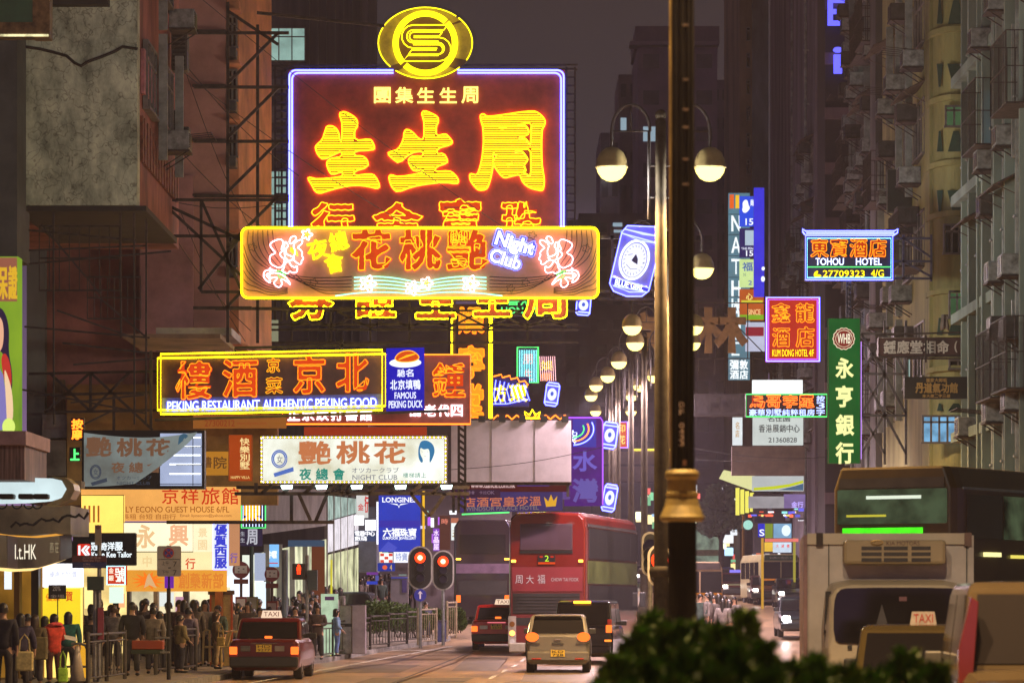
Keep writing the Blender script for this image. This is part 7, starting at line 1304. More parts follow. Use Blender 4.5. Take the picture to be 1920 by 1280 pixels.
MB().box(xc(1570), xc(1582), -.52, -.44, zc(1262), zc(1250)).build('headlight', LENSW, r, .02); MB().box(xc(1588), xc(1596), -.49, -.44, zc(1216), zc(1208)).build('badge', BUMP, r)
for s in (-1, 1): wheel(r, s*.8, .4, .36, .22); wheel(r, s*.8, 4.2, .36, .3)
b = MB(); b.box(xc(1575), xc(1790), -.55, -.3, .28, .55); b.build('front_bumper', TRM, r, .04)
# ---- bus at the right edge (standing behind the truck)
d = 58; r = empty('double_decker_bus', (X(1672, d), d, 0), 'dim yellow lit double decker bus standing behind the truck at the right edge', 'bus', None, R(-33)); w = 1.25
BYL = mat('bus_ochre', C(74, 62, 30), .3, 0, .2, .8); fix(loft([[(x*k, y, z) for x, z in ((-w, .3), (w, .3), (w, 3.9), (w*.88, 4.3), (-w*.88, 4.3), (-w, 3.9))] for y, k in ((0, .93), (.15, .985), (.4, 1), (10.5, 1))]).build('body', BYL, r, .04))
BIN = emi('bus_interior', C(86, 104, 76), .5, False, .85, 1.6, C(14, 18, 14))
bp('upper_windscreen', -1.1, 1.1, 3.27, 3.9, BIN, -.03, .06, .03); bp('roof_band', -1.05, 1.05, 3.92, 4.1, mat('bus_dark_band', (.05, .05, .045), .3), -.03, .06); bp('destination_display', -.98, .62, 3.06, 3.2, emi('led_green', C(70, 235, 30), 1.3, True, .4, 5), -.04, .06); bp('windscreen', -1.1, 1.1, 1.2, 2.36, CGL, -.03, .06, .03)
bp('ceiling_lamp', -.5, .6, 3.72, 3.78, lit(215, 225, 205, 1.0), -.035, .05); bp('handrail_light', -.9, -.1, 3.40, 3.44, lit(200, 190, 60, .8), -.035, .05)
for k in range(6):
    y = .5+k*1.6; MB().box(w+.004, w+.03, y, y+1.5, 3.0, 3.8).build('upper_side_window', BIN if k % 2 else SG, r); MB().box(w+.004, w+.03, y, y+1.5, 1.2, 2.2).build('lower_side_window', SG, r)
MB().box(w+.004, w+.035, .3, 10.4, 3.88, 3.93).build('roof_rail', CHR, r); MB().box(w+.006, w+.05, 1.2, 1.9, 2.68, 2.76).build('side_lamp', lit(235, 225, 150, 1.3), r); MB().box(w+.006, w+.05, 2.4, 3.0, 2.66, 2.72).build('side_lamp', lit(215, 200, 90, 1.1), r)
for s in (-1, 1):
    for y in (2.4, 8.2): wheel(r, s*1.08, y, .48, .3)
# ---- near taxi and people carrier at the bottom right
r = car('taxi', 'dim taxi with a white roof sign, behind the hedge in front of the truck', 'taxi', (X(1722, 39), 39, 0), -7, carpaint(88, 76, 44, .2), L=4.6, Ht=1.6, belt=1.0, trunk=.9, deck=.97); taxi_sign(r, 0.07, 1.9, 1.59, .34, True)
r = car('people_carrier', 'silver people carrier with a glossy tall tail lamp, cut by the right picture edge', 'van', (X(1975, 30), 30, 0), -4, carpaint(62, 54, 40, .08), L=4.6, Wd=1.8, Ht=2.1, belt=1.25, trunk=.2, hood=1, rw=.35, fw=.8, deck=1.25, tumble=.16, wheels=(.8, 3.7))
b = MB(); w = .875
for s in (-1, 1): b = MB(); b.prism([(s*(w-.0), 1.1), (s*(w-.0), 1.45), (s*(w-.12), 1.95), (s*(w-.19), 1.9), (s*(w-.13), 1.1)], .1, .3); fix(b.build('tail_light', mat('glossy_tail', (.07, .012, .014), .06, .2, 0), r, .01))
lamp(r, 'rear_plate_lamp', -.5, .1, 1.08, 1.12, lit(170, 180, 90, .8), .16, .05); lamp(r, 'brake_lamp', -.2, .0, 1.35, 1.4, lit(250, 200, 90, 1.5), .16, .05)
r = empty('motorcycle', (X(1860, 27), 27, 0), 'dark motorcycle fairing and mirror at the lower right corner', 'motorcycle'); b = MB(); b.ball((0, 0, 1.12), .22, 16, (1.35, 1.2, .5)); b.build('fairing', carpaint(60, 66, 84, .1), r, smooth=True); MB().box(-.2, .16, -.27, -.2, 1.13, 1.17).build('light_strip', lit(140, 150, 60, .7), r)
for y in (-.5, .75): b = MB(); b.bar((-.06, y, .3), (.06, y, .3), .3, 18); b.build('wheel', TYRE, r)
MB().box(-.12, .12, -.5, .8, .45, .8).build('frame', DARKM, r, .05); b = MB(); b.path([(-.36, -.1, 1.15), (0, 0, 1.05), (.36, -.1, 1.15)], .02, 5); b.build('handlebar', CHR, r)
# ---- far oncoming traffic
def oncoming(name, label, cat, px, d, pm, **k):
    r = car(name, label, cat, (X(px, d), d, gz(d)), 178, pm, **k); L = k.get('L', 4.6); w = k.get('Wd', 1.7)/2
    for s in (-1, 1): MB().box(s*w*.66-.12, s*w*.66+.12, L, L+.03, .62, .76).build('headlamp', HEAD, r)
    return r
r = oncoming('taxi', 'oncoming taxi with both headlights on and an amber roof sign', 'taxi', 1430, 168, carpaint(60, 34, 30)); taxi_sign(r, 0, 2.4, 1.45); r.location.y -= 0
r = oncoming('taxi', 'oncoming taxi with a violet roof lamp, left of the amber signed one', 'taxi', 1374, 178, carpaint(70, 30, 30)); lamp(r, 'roof_lamp', -.35, .25, 1.45, 1.6, lit(130, 120, 235, 1), 2.2, .2)
oncoming('saloon_car', 'pale blue roofed saloon behind the two oncoming taxis', 'car', 1420, 192, carpaint(70, 84, 96)); oncoming('saloon_car', 'dark saloon in the shade right of the oncoming taxi', 'car', 1478, 160, carpaint(24, 30, 34))
r = oncoming('saloon_car', 'dark car with one dazzling white headlight by the truck', 'car', 1492, 118, carpaint(22, 26, 32)); b = MB(); b.ball((.62, 4.64, .66), .12, 10); b.build('dazzling_headlight', emi('dazzle', (.9, .95, 1), 40), r)
oncoming('saloon_car', 'distant black saloon with its lights on, beyond the taxis', 'car', 1352, 200, carpaint(30, 30, 34))
def minibus(label, px, d, yaw, c1, c2, Lb=6.5):
    r = empty('minibus', (X(px, d), d, gz(d)), label, 'minibus', None, R(yaw)); w = 1.02
    fix(loft([[(x*k, y, z) for x, z in ((-w, .35), (w, .35), (w, 2.3), (w*.86, 2.6), (-w*.86, 2.6), (-w, 2.3))] for y, k in ((0, .94), (.25, 1), (Lb-.4, 1), (Lb, .92))]).build('body', c1, r, .05))
    def q(nm, x0, x1, z0, z1, m, y=-.03, t=.06): return MB().box(x0, x1, y, y+t, z0, z1).build(nm, m, r)
    q('windscreen', -.9, .9, 1.35, 2.2, CGL); q('roof_sign', -.85, .85, 2.28, 2.55, c2); q('mullion', -.03, .03, 1.35, 2.2, c1, -.035); q('orange_rail', -.9, .9, 1.25, 1.34, lit(210, 120, 40, .6), -.034)
    for s in (-1, 1):
        wheel(r, s*.9, 1.0, .36, .2); wheel(r, s*.9, Lb-1.2, .36, .2); q('headlight', s*.7-.13, s*.7+.13, .7, .86, LENSW)
        for k in range(4): MB().box(*(sorted((s*(w+.002), s*(w+.02)))), .8+k*1.3, 1.9+k*1.3, 1.35, 2.2).build('side_window', CGL, r)
    return r
r = minibus('cream and dark green minibus waiting at the far kerb', 1464, 165, 6, mat('minibus_cream', C(168, 160, 120), .4, 0, .15, 1), mat('minibus_green', (.03, .10, .06), .4)); b = MB(); v, f_, lp, a_ = glyph('公共小型巴士', .01); b.add([(-.6+q*1.2, -.034, 2.36+t*.12) for q, t in v], f_); b.build('roof_lettering', paint(190, 200, 190), r)
minibus('cream minibus nose beside the dark post', 1312, 130, 10, mat('minibus_tan', C(150, 130, 104), .4, 0, .15, 1), mat('minibus_dark', (.06, .05, .05), .4))
d = 210; r = empty('double_decker_bus', (X(1320, d), d, gz(d)), 'distant pale double decker bus with lit windows, by the dark post', 'bus', None, R(4)); w = 1.25
fix(loft([[(x, y, z) for x, z in ((-w, .3), (w, .3), (w, 4.2), (-w, 4.2))] for y in (0, 10)]).build('body', paint(150, 146, 110), r, .08)); LB = emi('lit_bus_glass', C(130, 150, 130), .7, True, .8, 1.5); bp('upper_windscreen', -1.1, 1.1, 2.5, 3.8, LB); bp('windscreen', -1.1, 1.1, .9, 2.1, LB)
for s in (-1, 1): wheel(r, s*1.05, 2.6, .48, .3); wheel(r, s*1.05, 8, .48, .3)
for px, d, lb in ((1210, 215, 'first pair of far headlights between the lamp poles'), (1232, 208, 'second pair of far headlights nearer the dark post')): oncoming('saloon_car', 'far oncoming car, ' + lb, 'car', px, d, carpaint(90, 90, 96))
# ---------------------------------------------------------------- people: one skinned body per pose, clothes as children
def skin(chains, root=0, sub=1):
    """chains: list of [(x,y,z,r)...]; a chain starting with an int continues from that vertex index"""
    vs = []; es = []; rs = []
    for ch in chains:
        prev = None
        for p in ch:
            if isinstance(p, int): prev = p; continue
            vs.append(p[:3]); rs.append(p[3] if not isinstance(p[3], tuple) else p[3]); i = len(vs)-1
            if prev is not None: es.append((prev, i))
            prev = i
    me = bpy.data.meshes.new('skin'); me.from_pydata(vs, es, []); o = bpy.data.objects.new('skin', me); COL.objects.link(o)
    m = o.modifiers.new('s', 'SKIN'); m.use_smooth_shade = True
    for i, d in enumerate(me.skin_vertices[0].data): rr = rs[i]; d.radius = rr if isinstance(rr, tuple) else (rr, rr); d.use_root = (i == root)
    if sub: s = o.modifiers.new('u', 'SUBSURF'); s.levels = sub; s.render_levels = sub
    out = bpy.data.meshes.new_from_object(o.evaluated_get(bpy.context.evaluated_depsgraph_get())); bpy.data.objects.remove(o); bpy.data.meshes.remove(me); return out
SKINM = mat('skin', (.42, .24, .15), .55, 0, .1, 6); HAIRM = mat('black_hair', (.012, .010, .009), .45, 0, .2, 12)
POSE = {}
def arm_pts(kind, s):
    sh = (s*.20, 0, 1.40)
    if kind == 'down': return [sh, (s*.245, .03, 1.14), (s*.25, -.03, .90)], (0, -.05, -1)
    if kind == 'fold': return [sh, (s*.26, .02, 1.14), (s*.05, -.2, 1.12)], (-s, -.2, .1)
    if kind == 'hold': return [sh, (s*.25, .0, 1.14), (s*.16, -.28, 1.16)], (-s*.3, -1, .2)
    if kind == 'bag': return [sh, (s*.26, .05, 1.14), (s*.29, -.02, .89)], (0, -.02, -1)
    return [sh, (s*.26, 0, 1.14), (s*.2, -.15, .97)], (0, -.7, -.7)
def leg_pts(kind, s):
    if kind == 'walk': k = s; return [(s*.09, 0, .90), (s*.1, -.16*k, .50), (s*.1, -.06*k-.12*(k < 0)*-1, .09)]
    return [(s*.09, 0, .90), (s*.105, -.01, .49), (s*.11, .02, .08)]
def make_pose(key, al, ar, leg='stand', female=False):
    if key in POSE: return POSE[key]
    sw = .9 if female else 1.0; L, R_ = arm_pts(al, 1), arm_pts(ar, -1); ch = []
    tors = [(0, 0, .95, (.155, .115)), (0, .0, 1.12, (.135, .10)), (0, 0, 1.30, (.16*sw, .11)), (0, .01, 1.43, (.10, .08)), (0, 0, 1.51, (.052, .055)), (0, -.015, 1.585, (.072, .082)), (0, -.01, 1.665, (.078, .095)), (0, .0, 1.735, (.05, .06))]
    ch.append(tors)
    n = len(tors); idx = n
    for (pts, hd), s in ((L, 1), (R_, -1)):
        a, b_, c = [tuple(q*(sw if k == 0 else 1) for k, q in enumerate(p)) for p in pts]; hv = Vector(hd).normalized(); cc = Vector(c); palm = cc+hv*.075
        ch.append([2, (*a, .058), (*(Vector(a)*.5+Vector(b_)*.5), .05), (*b_, .042), (*(Vector(b_)*.5+cc*.5), .036), (*c, .026), (*palm, (.036, .02))]); pi = idx+5; idx += 6
        side = hv.cross(Vector((0, 0, 1)) if abs(hv.z) < .8 else Vector((s, 0, 0))).normalized(); nrm = hv.cross(side).normalized()
        if True:
            spread = side if abs(hv.z) < .8 else Vector((0, 1, 0))
            for f in range(4):
                o = (f-1.5)*.021; ln = (.062, .075, .072, .055)[f]; p0 = palm+hv*.03+spread*o; ch.append([pi, (*p0, .0095), (*(p0+hv*ln*.55+nrm*.008), .0085), (*(p0+hv*ln+nrm*.024), .0075)]); idx += 3
            p0 = cc+hv*.035-spread*.035; ch.append([pi, (*p0, .011), (*(p0+hv*.035-spread*.018), .0095), (*(p0+hv*.058-spread*.02), .008)]); idx += 3
    for s in (1, -1):
        h, k, a = leg_pts(leg, s); ch.append([0, (*h, .085), (h[0]*.5+k[0]*.5, h[1]*.5+k[1]*.5, h[2]*.5+k[2]*.5, .075), (*k, .055), (k[0]*.5+a[0]*.5, k[1]*.5+a[1]*.5+.02, k[2]*.5+a[2]*.5, .055), (*a, .036), (a[0], a[1]-.12, .035, (.034, .025))]); idx += 6
    body = skin(ch); head = body
    # coat: torso and sleeves, a little larger and with a hem below the hip
    hem = .72 if female else .84
    cc = [[(0, 0, hem, (.19, .145)), (0, 0, .98, (.185, .142)), (0, 0, 1.14, (.172, .132)), (0, 0, 1.32, (.195*sw, .142)), (0, .012, 1.425, (.115, .10)), (0, .015, 1.475, (.078, .075))]]
    for (pts, hd), s in ((L, 1), (R_, -1)):
        a, b_, c = [tuple(q*(sw if k == 0 else 1) for k, q in enumerate(p)) for p in pts]; a = Vector(a); b_ = Vector(b_); c = Vector(c)
        cc.append([3, (*a, .085), (*(a*.5+b_*.5), .075), (*b_, .066), (*(b_*.45+c*.55), .06), (*(b_*.12+c*.88), .05)])
    coat = skin(cc, 0)
    tr = [[(0, 0, .99, (.165, .125)), (0, 0, .86, (.17, .125))]]
    for s in (1, -1):
        h, k, a = leg_pts(leg, s); tr.append([1, (h[0], h[1], h[2]-.06, .1), (h[0]*.5+k[0]*.5, h[1]*.5+k[1]*.5, h[2]*.5+k[2]*.5-.03, .088), (*k, .075), (k[0]*.5+a[0]*.5, k[1]*.5+a[1]*.5+.015, k[2]*.5+a[2]*.5, .072), (a[0], a[1], a[2]+.03, .07)])
    trou = skin(tr, 0); sh = []
    for s in (1, -1):
        h, k, a = leg_pts(leg, s); sh.append(skin([[(a[0], a[1]+.06, .05, (.045, .045)), (a[0], a[1]-.03, .05, (.048, .045)), (a[0], a[1]-.16, .035, (.042, .03))]], 0))
    POSE[key] = (body, coat, trou, sh); return POSE[key]
def hair_mesh(long):
    b = MB(); k = 18; rows = 9; vs = []; fs = []
    for j in range(rows):
        for i in range(k):
            t = 2*math.pi*i/k; fwd = max(0, -math.sin(t)); low = -.0-.075*(1-fwd)-(long*(1-fwd)*(1 if fwd < .55 else .2)) ; low = low if fwd < .75 else .055
            u = j/(rows-1); z = .125*math.cos(u*1.35) if u < .6 else None; top = .125
            ph = u*math.pi/2*1.05; rad = math.sin(min(ph*1.25, math.pi/2)); zz_ = top*math.cos(min(ph*1.25, math.pi/2)) if ph*1.25 < math.pi/2 else (low)*((ph*1.25-math.pi/2)/(math.pi/2*.3125))
            wob = 1+.03*math.sin(i*2.3+j)+rnd.uniform(-.07, .09)
            vs.append((.089*rad*math.cos(t)*wob, .012+.106*rad*math.sin(t)*wob, 1.655+zz_))
    for j in range(rows-1):
        for i in range(k): fs.append((j*k+i, j*k+(i+1) % k, (j+1)*k+(i+1) % k, (j+1)*k+i))
    me = bpy.data.meshes.new('hair'); me.from_pydata(vs, [], fs); me.polygons.foreach_set('use_smooth', [True]*len(fs)); return me
HAIRS = {l: hair_mesh(l) for l in (.0, .12, .28)}
def face_mesh():
    b = MB()
    for s in (-1, 1): b.ball((s*.03, -.098, 1.668), .011, 8, (1.4, .5, .7)); b.box(s*.03-.02, s*.03+.02, -.103, -.094, 1.69, 1.697)
    b.box(-.022, .022, -.098, -.09, 1.592, 1.600); return b
FACE = face_mesh().build('face_marks', mat('face_dark', (.03, .015, .012), .5)); fm = FACE.data; bpy.data.objects.remove(FACE)
NOSE = MB().add([(-.014, -.10, 1.635), (.014, -.10, 1.635), (0, -.125, 1.638), (0, -.102, 1.675)], [(0, 1, 2), (0, 2, 3), (2, 1, 3), (1, 0, 3)]).build('nose', SKINM); nm_ = NOSE.data; bpy.data.objects.remove(NOSE)
EARS = MB().ball((.088, .01, 1.655), .026, 8, (.4, .7, 1.1)).ball((-.088, .01, 1.655), .026, 8, (.4, .7, 1.1)).build('ears', SKINM); em_ = EARS.data; bpy.data.objects.remove(EARS)
def put(nm, me, m, par):
    o = bpy.data.objects.new(nm, me); COL.objects.link(o); o.parent = par
    if not me.materials: me.materials.append(None)
    o.material_slots[0].link = 'OBJECT'; o.material_slots[0].material = m; return o
def cloth(c): return mat('cloth_%d_%d_%d' % c, C(*(min(235, 14+x*1.25) for x in c)), .85, 0, .3, 9)
def person(label, px, d, hy=None, yaw=0, arms=('down', 'down'), leg='stand', coat=(30, 30, 34), trou=(34, 34, 42), hair=0., fem=False, shoe=(20, 18, 18), group='people waiting on the left pavement', ht=None, hairc=None, hood=None):
    z0 = gz(d)+.14; h = ht or ((Z(hy, d)-z0)/1.77 if hy else .95); r = empty('person', (X(px, d), d, z0), label, 'person', group, R(yaw)); w_ = max(.92, min(1.02, h))*1.08; r.scale = (w_, w_, h)
    b, c, t, s = make_pose(arms+(leg, fem), arms[0], arms[1], leg, fem)
    bd = put('body', b, SKINM, r); put('coat', c, cloth(coat), r); put('trousers', t, cloth(trou), r)
    for q in s: put('shoe', q, cloth(shoe), r)
    put('hair', HAIRS[hair], mat('hair_%s' % (hairc,), C(*hairc), .5, 0, .2, 12) if hairc else HAIRM, r); put('face', fm, MATS['face_dark'], r); put('nose', nm_, SKINM, r); put('ears', em_, SKINM, r)
    if hood: put('hood', HOODM, cloth(hood), r)
    return r
HOODO = MB(); HOODO.path([(.13*math.cos(R(t)), .03+.12*math.sin(R(t)), 1.47+.05*math.sin(R(t))) for t in range(0, 360, 30)], .05, 8, True); ho = HOODO.build('hood', SKINM, None, 0, True); HOODM = ho.data; bpy.data.objects.remove(ho)
def bag(name, label, px, py, d, w, h, c, strap=True, dep=.14):
    r = empty(name, W(px, py, d), label, 'bag'); MB().box(-w/2, w/2, -dep/2, dep/2, 0, h).build('body', cloth(c), r, .03)
    if strap: b = MB(); b.path([(-w*.3, 0, h), (-w*.25, 0, h+.22), (0, 0, h+.34), (w*.25, 0, h+.22), (w*.3, 0, h)], .016, 5); b.build('handle', cloth(c), r)
    return r
D = ('down', 'down'); HO = ('hold', 'hold'); FO = ('fold', 'fold'); MX = ('down', 'bent')
person('person in a dark jacket with a scarf, cut by the left picture edge', 6, 60, 1130, 175, D, coat=(20, 20, 30), trou=(24, 22, 26))
person('person in a navy jacket carrying a cream tote bag at the left', 38, 63, 1149, 195, ('down', 'bag'), coat=(30, 26, 48), trou=(22, 20, 26), hair=.12)
person('person with long brown hair and an olive backpack', 66, 65, 1152, 170, D, coat=(60, 50, 34), trou=(40, 36, 40), hair=.28, fem=True, hairc=(52, 36, 26))
person('person in a red hooded coat reading a white sheet', 101, 66, 1150, 215, HO, coat=(150, 40, 26), trou=(60, 30, 26), hair=.12, fem=True, hood=(190, 60, 60))
person('person in a teal green top behind the red coat', 128, 69, 1146, 180, D, coat=(18, 70, 66), trou=(20, 20, 24), hair=.12)
person('tall person in black above the teal top', 134, 74, 1128, 160, D, coat=(22, 20, 22), trou=(20, 20, 22))
person('dark haired person between the backpack and the red hood', 84, 71, 1154, 185, D, coat=(40, 34, 30), hair=.12); person('person in a beige jacket behind the navy jacket', 52, 70, 1150, 160, D, coat=(110, 96, 66), hair=.0)
person('person in a dark coat left of the direction sign pole', 172, 76, 1150, 180, D, coat=(28, 24, 24)); person('person in a grey checked jacket facing the shops', 213, 78, 1134, 170, D, coat=(96, 90, 84), trou=(40, 38, 40), hairc=(70, 50, 34))
person('broad person in a black jacket carrying a tray of goods', 248, 73, 1128, 178, MX, coat=(16, 16, 20), trou=(28, 28, 32)); person('person in a grey brown jacket beside the black jacket', 287, 75, 1137, 190, D, coat=(88, 80, 70), trou=(30, 28, 32))
person('person in a dark brown top at the elbow of the grey brown jacket', 300, 77, 1145, 150, D, coat=(52, 40, 36), hair=.12); person('person leaning in an olive jacket by the railing', 338, 76, 1152, 120, ('bent', 'bent'), coat=(96, 84, 50), hair=.0)
person('person in a mauve grey jacket right of the no stopping sign', 354, 79, 1138, 150, D, coat=(96, 84, 96), trou=(40, 36, 44)); person('person in a dark blue jacket in the queue middle', 376, 85, 1136, 180, D, coat=(30, 36, 50)); person('person in a smoky grey jacket behind the yellow handrail', 386, 88, 1140, 200, D, coat=(80, 76, 74))
person('person with brown hair in a long brown coat beside the yellow handrail', 406, 80, 1146, 95, HO, coat=(70, 56, 34), trou=(110, 92, 64), hair=.12, fem=True, hairc=(60, 40, 22))
person('person with a black bob in a navy coat looking left', 447, 86, 1140, 75, FO, coat=(26, 26, 36), hair=.12, fem=True); person('man with short hair just behind the black bob', 456, 90, 1136, 10, D, coat=(34, 32, 40))
person('person in a rose top left of the bus stop pole', 436, 94, 1128, 60, D, coat=(120, 60, 66), hair=.0); person('person in black between the two bus stops', 474, 93, 1140, 150, D, coat=(24, 24, 28), hair=.12); person('person with a pale face holding a phone under the notice case', 487, 92, 1138, 20, HO, coat=(60, 44, 40), hair=.12, fem=True)
person('person with dark hair directly above the taxi roof sign', 506, 94, 1136, 170, D, coat=(30, 26, 30), hair=.12); person('person in a plum top right of the taxi roof sign', 530, 94, 1134, 30, D, coat=(70, 40, 46), hair=.12); person('man in a black coat facing us behind the taxi', 554, 91, 1136, 8, FO, coat=(22, 22, 26), hair=.0)
person('person behind the shoulder of the man in black', 570, 95, 1130, 170, D, coat=(34, 32, 34)); person('person with a white collar turned away', 580, 94, 1132, 160, D, coat=(26, 24, 30), hair=.0); person('woman with long hair and folded arms facing us', 596, 92, 1133, -6, FO, coat=(50, 40, 40), hair=.28, fem=True)
person('person in a light blue denim jacket stooping by the cabinet', 631, 96, 1140, 100, ('bent', 'bent'), coat=(90, 118, 150), trou=(60, 84, 130), hair=.12, fem=True); person('person in a dark top holding white papers behind the signal pole', 798, 112, 1128, 40, HO, coat=(36, 36, 52), group='people near the signals')
bag('tote_bag', 'cream canvas tote bag hanging from the navy jacket', 46, 1257, 62.4, .34, .38, (150, 136, 90)); bag('backpack', 'olive backpack on the long haired person', 74, 1236, 64.6, .32, .46, (74, 66, 40), False, .2); bag('plastic_bag', 'lime green plastic bag beside the red coat', 118, 1278, 65.6, .2, .3, (120, 160, 40)); bag('handbag', 'tan handbag on the arm of the long brown coat', 414, 1210, 79.6, .2, .22, (130, 106, 50))
r = empty('goods_tray', W(277, 1225, 72), 'flat tray of orange boxes carried by the broad person in black', 'tray'); MB().box(-.36, .36, -.2, .2, 0, .1).build('tray', paint(44, 56, 30), r, .01); MB().box(-.34, .36, -.18, .18, .103, .3).build('boxes', paint(150, 62, 26), r, .02)
MB_ = MB(); MB_.box(-.13, .13, -.1, .1, 0, .012); sh_ = MB_.build('paper_sheet', paint(200, 196, 190)); sh_.location = W(132, 1196, 65.5); sh_.rotation_euler = (.4, .2, .3); tag(sh_, 'white paper sheet held by the person in the red hooded coat', 'paper')
# the crowd beyond, on both sides of the crossing
cr_ = random.Random(11); cols = ((26, 26, 30), (50, 44, 40), (70, 60, 54), (34, 40, 54), (90, 84, 80), (60, 40, 40), (40, 54, 48), (110, 100, 90))
def crowd(n, x0, x1, d0, d1, z, grp, what):
    for i in range(n):
        px = x0+(x1-x0)*(i+cr_.uniform(.1, .9))/n; d = cr_.uniform(d0, d1); c = cr_.choice(cols)
        o = person(what, px, d, None, cr_.uniform(-180, 180), D, 'walk' if i % 3 == 0 else 'stand', coat=c, hair=cr_.choice((.0, .12, .28)), fem=i % 2 == 0, ht=cr_.uniform(.9, 1.0), group=grp); o.location.z = gz(d)+z
crowd(15, 135, 440, 81, 85, .14, 'people waiting on the left pavement', 'person standing in the dense queue behind the dark railing'); crowd(14, 436, 600, 95, 102, .14, 'people waiting on the left pavement', 'person in the packed queue behind the front taxi'); crowd(18, 150, 480, 84, 91, .14, 'people waiting on the left pavement', 'dark clothed person deep in the crowd before the lit left shops'); crowd(14, 520, 640, 106, 122, .14, 'crowd in front of the lit side street shops', 'dark clothed person in the packed crowd below the lit side street shops'); crowd(22, 640, 775, 139, 149, .14, 'crowd beyond the side street', 'small person in the crowd beyond the side street, under the blue banner')
crowd(9, 1312, 1380, 104, 112, .02, 'people crossing the far road', 'small dark person crossing the far road behind the hedge'); crowd(9, 1402, 1436, 196, 204, .14, 'people on the far right pavement', 'tiny person on the far right pavement under the round green sign')
# ---------------------------------------------------------------- hedge shrubs, bushes and trees
def leafmat(name, a, b_):
    m = mat(name, b_, .6, 0, 0, 1, col2=a, spec=.3); return m
HLEAF = mat('conifer_green', (.12, .22, .03), .7, 0, .6, 3, spec=.2, col2=(.035, .07, .015)); WOOD = mat('bark', (.05, .035, .025), .9, 0, .4, 6); BLEAF = mat('bush_green', (.07, .12, .02), .6, 0, .5, 4, spec=.25, col2=(.02, .045, .012)); TLEAF = mat('tree_green', (.16, .22, .14), .7, 0, .5, 1.2, spec=.2, col2=(.07, .11, .075))
def sprays(b, c, rx_, rz_, n, ln, wd, r, up=.7, cone=True):
    for _ in range(n):
        t = r.random(); a = r.uniform(0, 2*math.pi)
        if cone: h = t**1.25; rad = rx_*(1-h)**.85*(.55+.5*r.random()); p = Vector((c[0]+rad*math.cos(a), c[1]+rad*math.sin(a), c[2]+rz_*h))
        else:
            u = r.uniform(-1, 1); s_ = math.sqrt(1-u*u); q = .55+.5*r.random()**.6; p = Vector((c[0]+rx_*s_*math.cos(a)*q, c[1]+rx_*s_*math.sin(a)*q, c[2]+rz_*u*q))
        dv = Vector((math.cos(a)*(1-up)+r.uniform(-.35, .35), math.sin(a)*(1-up)+r.uniform(-.35, .35), up+r.uniform(-.3, .3))).normalized(); sd = dv.orthogonal().normalized(); sd.rotate(Matrix.Rotation(r.uniform(0, 6.28), 3, dv)); L = ln*r.uniform(.6, 1.3); w_ = wd*r.uniform(.7, 1.3)
        b.add([p, p+dv*L*.5+sd*w_, p+dv*L, p+dv*L*.5-sd*w_], [(0, 1, 2, 3)])
hr = random.Random(3)
SH = [(1160, 1215, 15.5), (1196, 1168, 16), (1222, 1136, 16.5), (1262, 1150, 15), (1305, 1150, 17), (1345, 1158, 15.6), (1395, 1132, 17.5), (1430, 1190, 14.6), (1372, 1196, 13.2), (1290, 1205, 13), (1215, 1225, 13), (1480, 1222, 14.4), (1530, 1212, 16), (1580, 1226, 14), (1640, 1238, 14.8), (1700, 1192, 15.5), (1752, 1216, 14.4), (1440, 1240, 12.6), (1540, 1248, 12.8), (1340, 1240, 12.2), (1650, 1255, 13), (1740, 1262, 13), (1180, 1262, 12.6), (1125, 1270, 14.6), (1260, 1255, 12), (1600, 1262, 12.2)]
lbl = ['lowest left', 'left sloping', 'tall left', 'rounded', 'broad', 'blunt', 'sharply pointed', 'small dark', 'front middle', 'front rounded', 'front left', 'low gap side', 'low pointed', 'low broad', 'low ragged', 'peaked', 'low peaked', 'front low', 'front wide', 'front dense', 'front ragged', 'front right end', 'front left end', 'outermost left', 'front central', 'front tiny']
for i, (px, py, d) in enumerate(SH):
    py += max(0, (px-1440))*.05; h = Z(py, d)-.25; rr_ = hr.uniform(.30, .38); c = (X(px, d), d, .16)
    T = empty('conifer_shrub', c, '%s dark green conifer shrub of the out of focus median hedge' % lbl[i], 'shrub', 'conifer shrubs on the median')
    b = MB(); sprays(b, (0, 0, h-1.0), rr_, 1.02, 1700, .085, .018, hr, .5); sprays(b, (0, 0, .3), rr_*1.05, max(.2, h-.7), 500, .11, .02, hr, .6)
    for k in range(6): a = hr.uniform(0, 6.28); q = rr_*.55; sprays(b, (q*math.cos(a), q*math.sin(a), h-.9), .13, hr.uniform(.4, .75), 160, .075, .015, hr, .8)
    b.build('crown', HLEAF, T); MB().bar((0, 0, 0), (0, 0, h-.2), .035, 6, .012).build('trunk', WOOD, T)
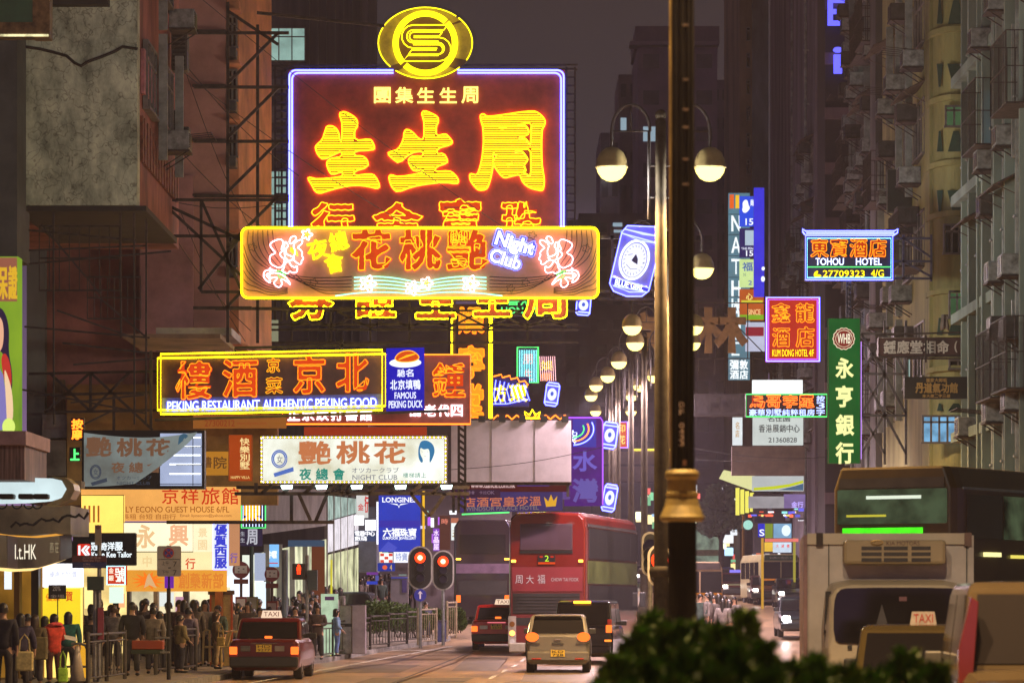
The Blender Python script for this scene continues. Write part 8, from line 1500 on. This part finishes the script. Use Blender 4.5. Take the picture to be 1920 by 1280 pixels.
for i, (px, py0, py1, d, wpx, lb) in enumerate(((712, 1128, 1180, 109, 30, 'trimmed green bush right of the steel cabinet'), (742, 1131, 1182, 110, 34, 'widest trimmed bush behind the railing middle'), (775, 1140, 1180, 111, 26, 'darker bush beside the blue arrow signal pole'), (806, 1136, 1180, 114, 24, 'bush between the two signal poles'), (846, 1140, 1185, 116, 22, 'bush at the kerb end right of the signal poles'), (860, 1160, 1200, 117, 12, 'last low bush at the kerb end'))):
    T = empty('trimmed_bush', (X(px, d), d, gz(d)+.14), lb, 'bush', 'trimmed bushes behind the railing'); zt = Z(py0, d)-T.location.z; b = MB(); w_ = wpx*d/F
    for k in range(7): a = hr.uniform(0, 6.28); q = w_*.5; sprays(b, (q*math.cos(a), q*.8*math.sin(a), zt*.60+hr.uniform(-.1, .12)), w_*.62, zt*.36, 330, .12, .03, hr, .45, False)
    b.build('crown', BLEAF, T); 
    for k in range(3): MB().bar((hr.uniform(-.1, .1), 0, 0), (hr.uniform(-.3, .3), hr.uniform(-.2, .2), zt*.6), .02, 5, .01).build('stem', WOOD, T)
def tree(label, px, py, d, rpx, zb):
    T = empty('street_tree', (X(px, d), d, gz(d)), label, 'tree', 'hazy trees down the street'); rr_ = rpx*d/F; zc = Z(py, d)-T.location.z; b = MB()
    for k in range(11): a = hr.uniform(0, 6.28); q = rr_*.6*hr.random()**.5; sprays(b, (q*math.cos(a), q*math.sin(a), zc+hr.uniform(-.75, .75)*rr_), rr_*.5, rr_*.4, 420, .36, .11, hr, .3, False)
    b.build('crown', TLEAF, T); b = MB(); b.bar((0, 0, 0), (0, 0, zc*.7), .22, 8, .12)
    for k in range(4): a = k*1.6; b.bar((0, 0, zc*.6), (rr_*.6*math.cos(a), rr_*.6*math.sin(a), zc+.4), .09, 6, .03)
    b.build('trunk', WOOD, T)
tree('large hazy tree left of the yellow lit pavilion', 1352, 958, 205, 44, 0); tree('smaller hazy tree behind the large one', 1322, 975, 222, 26, 0)
# ---------------------------------------------------------------- the damp lit air of the street
hz = MB().box(-90, 100, -45, 420, -1.2, 75).build('haze', None); hz.data.materials.clear()
hm = bpy.data.materials.new('haze'); hm.use_nodes = True; t = hm.node_tree; t.nodes.clear()
o = t.nodes.new('ShaderNodeOutputMaterial'); v = t.nodes.new('ShaderNodeVolumePrincipled'); t.links.new(v.outputs[0], o.inputs['Volume'])
v.inputs['Color'].default_value = (.86, .78, 1, 1); v.inputs['Density'].default_value = .00027; v.inputs['Anisotropy'].default_value = .3
hz.data.materials.append(hm); tag(hz, 'thin lit night haze filling the street', 'haze', None, 'stuff')
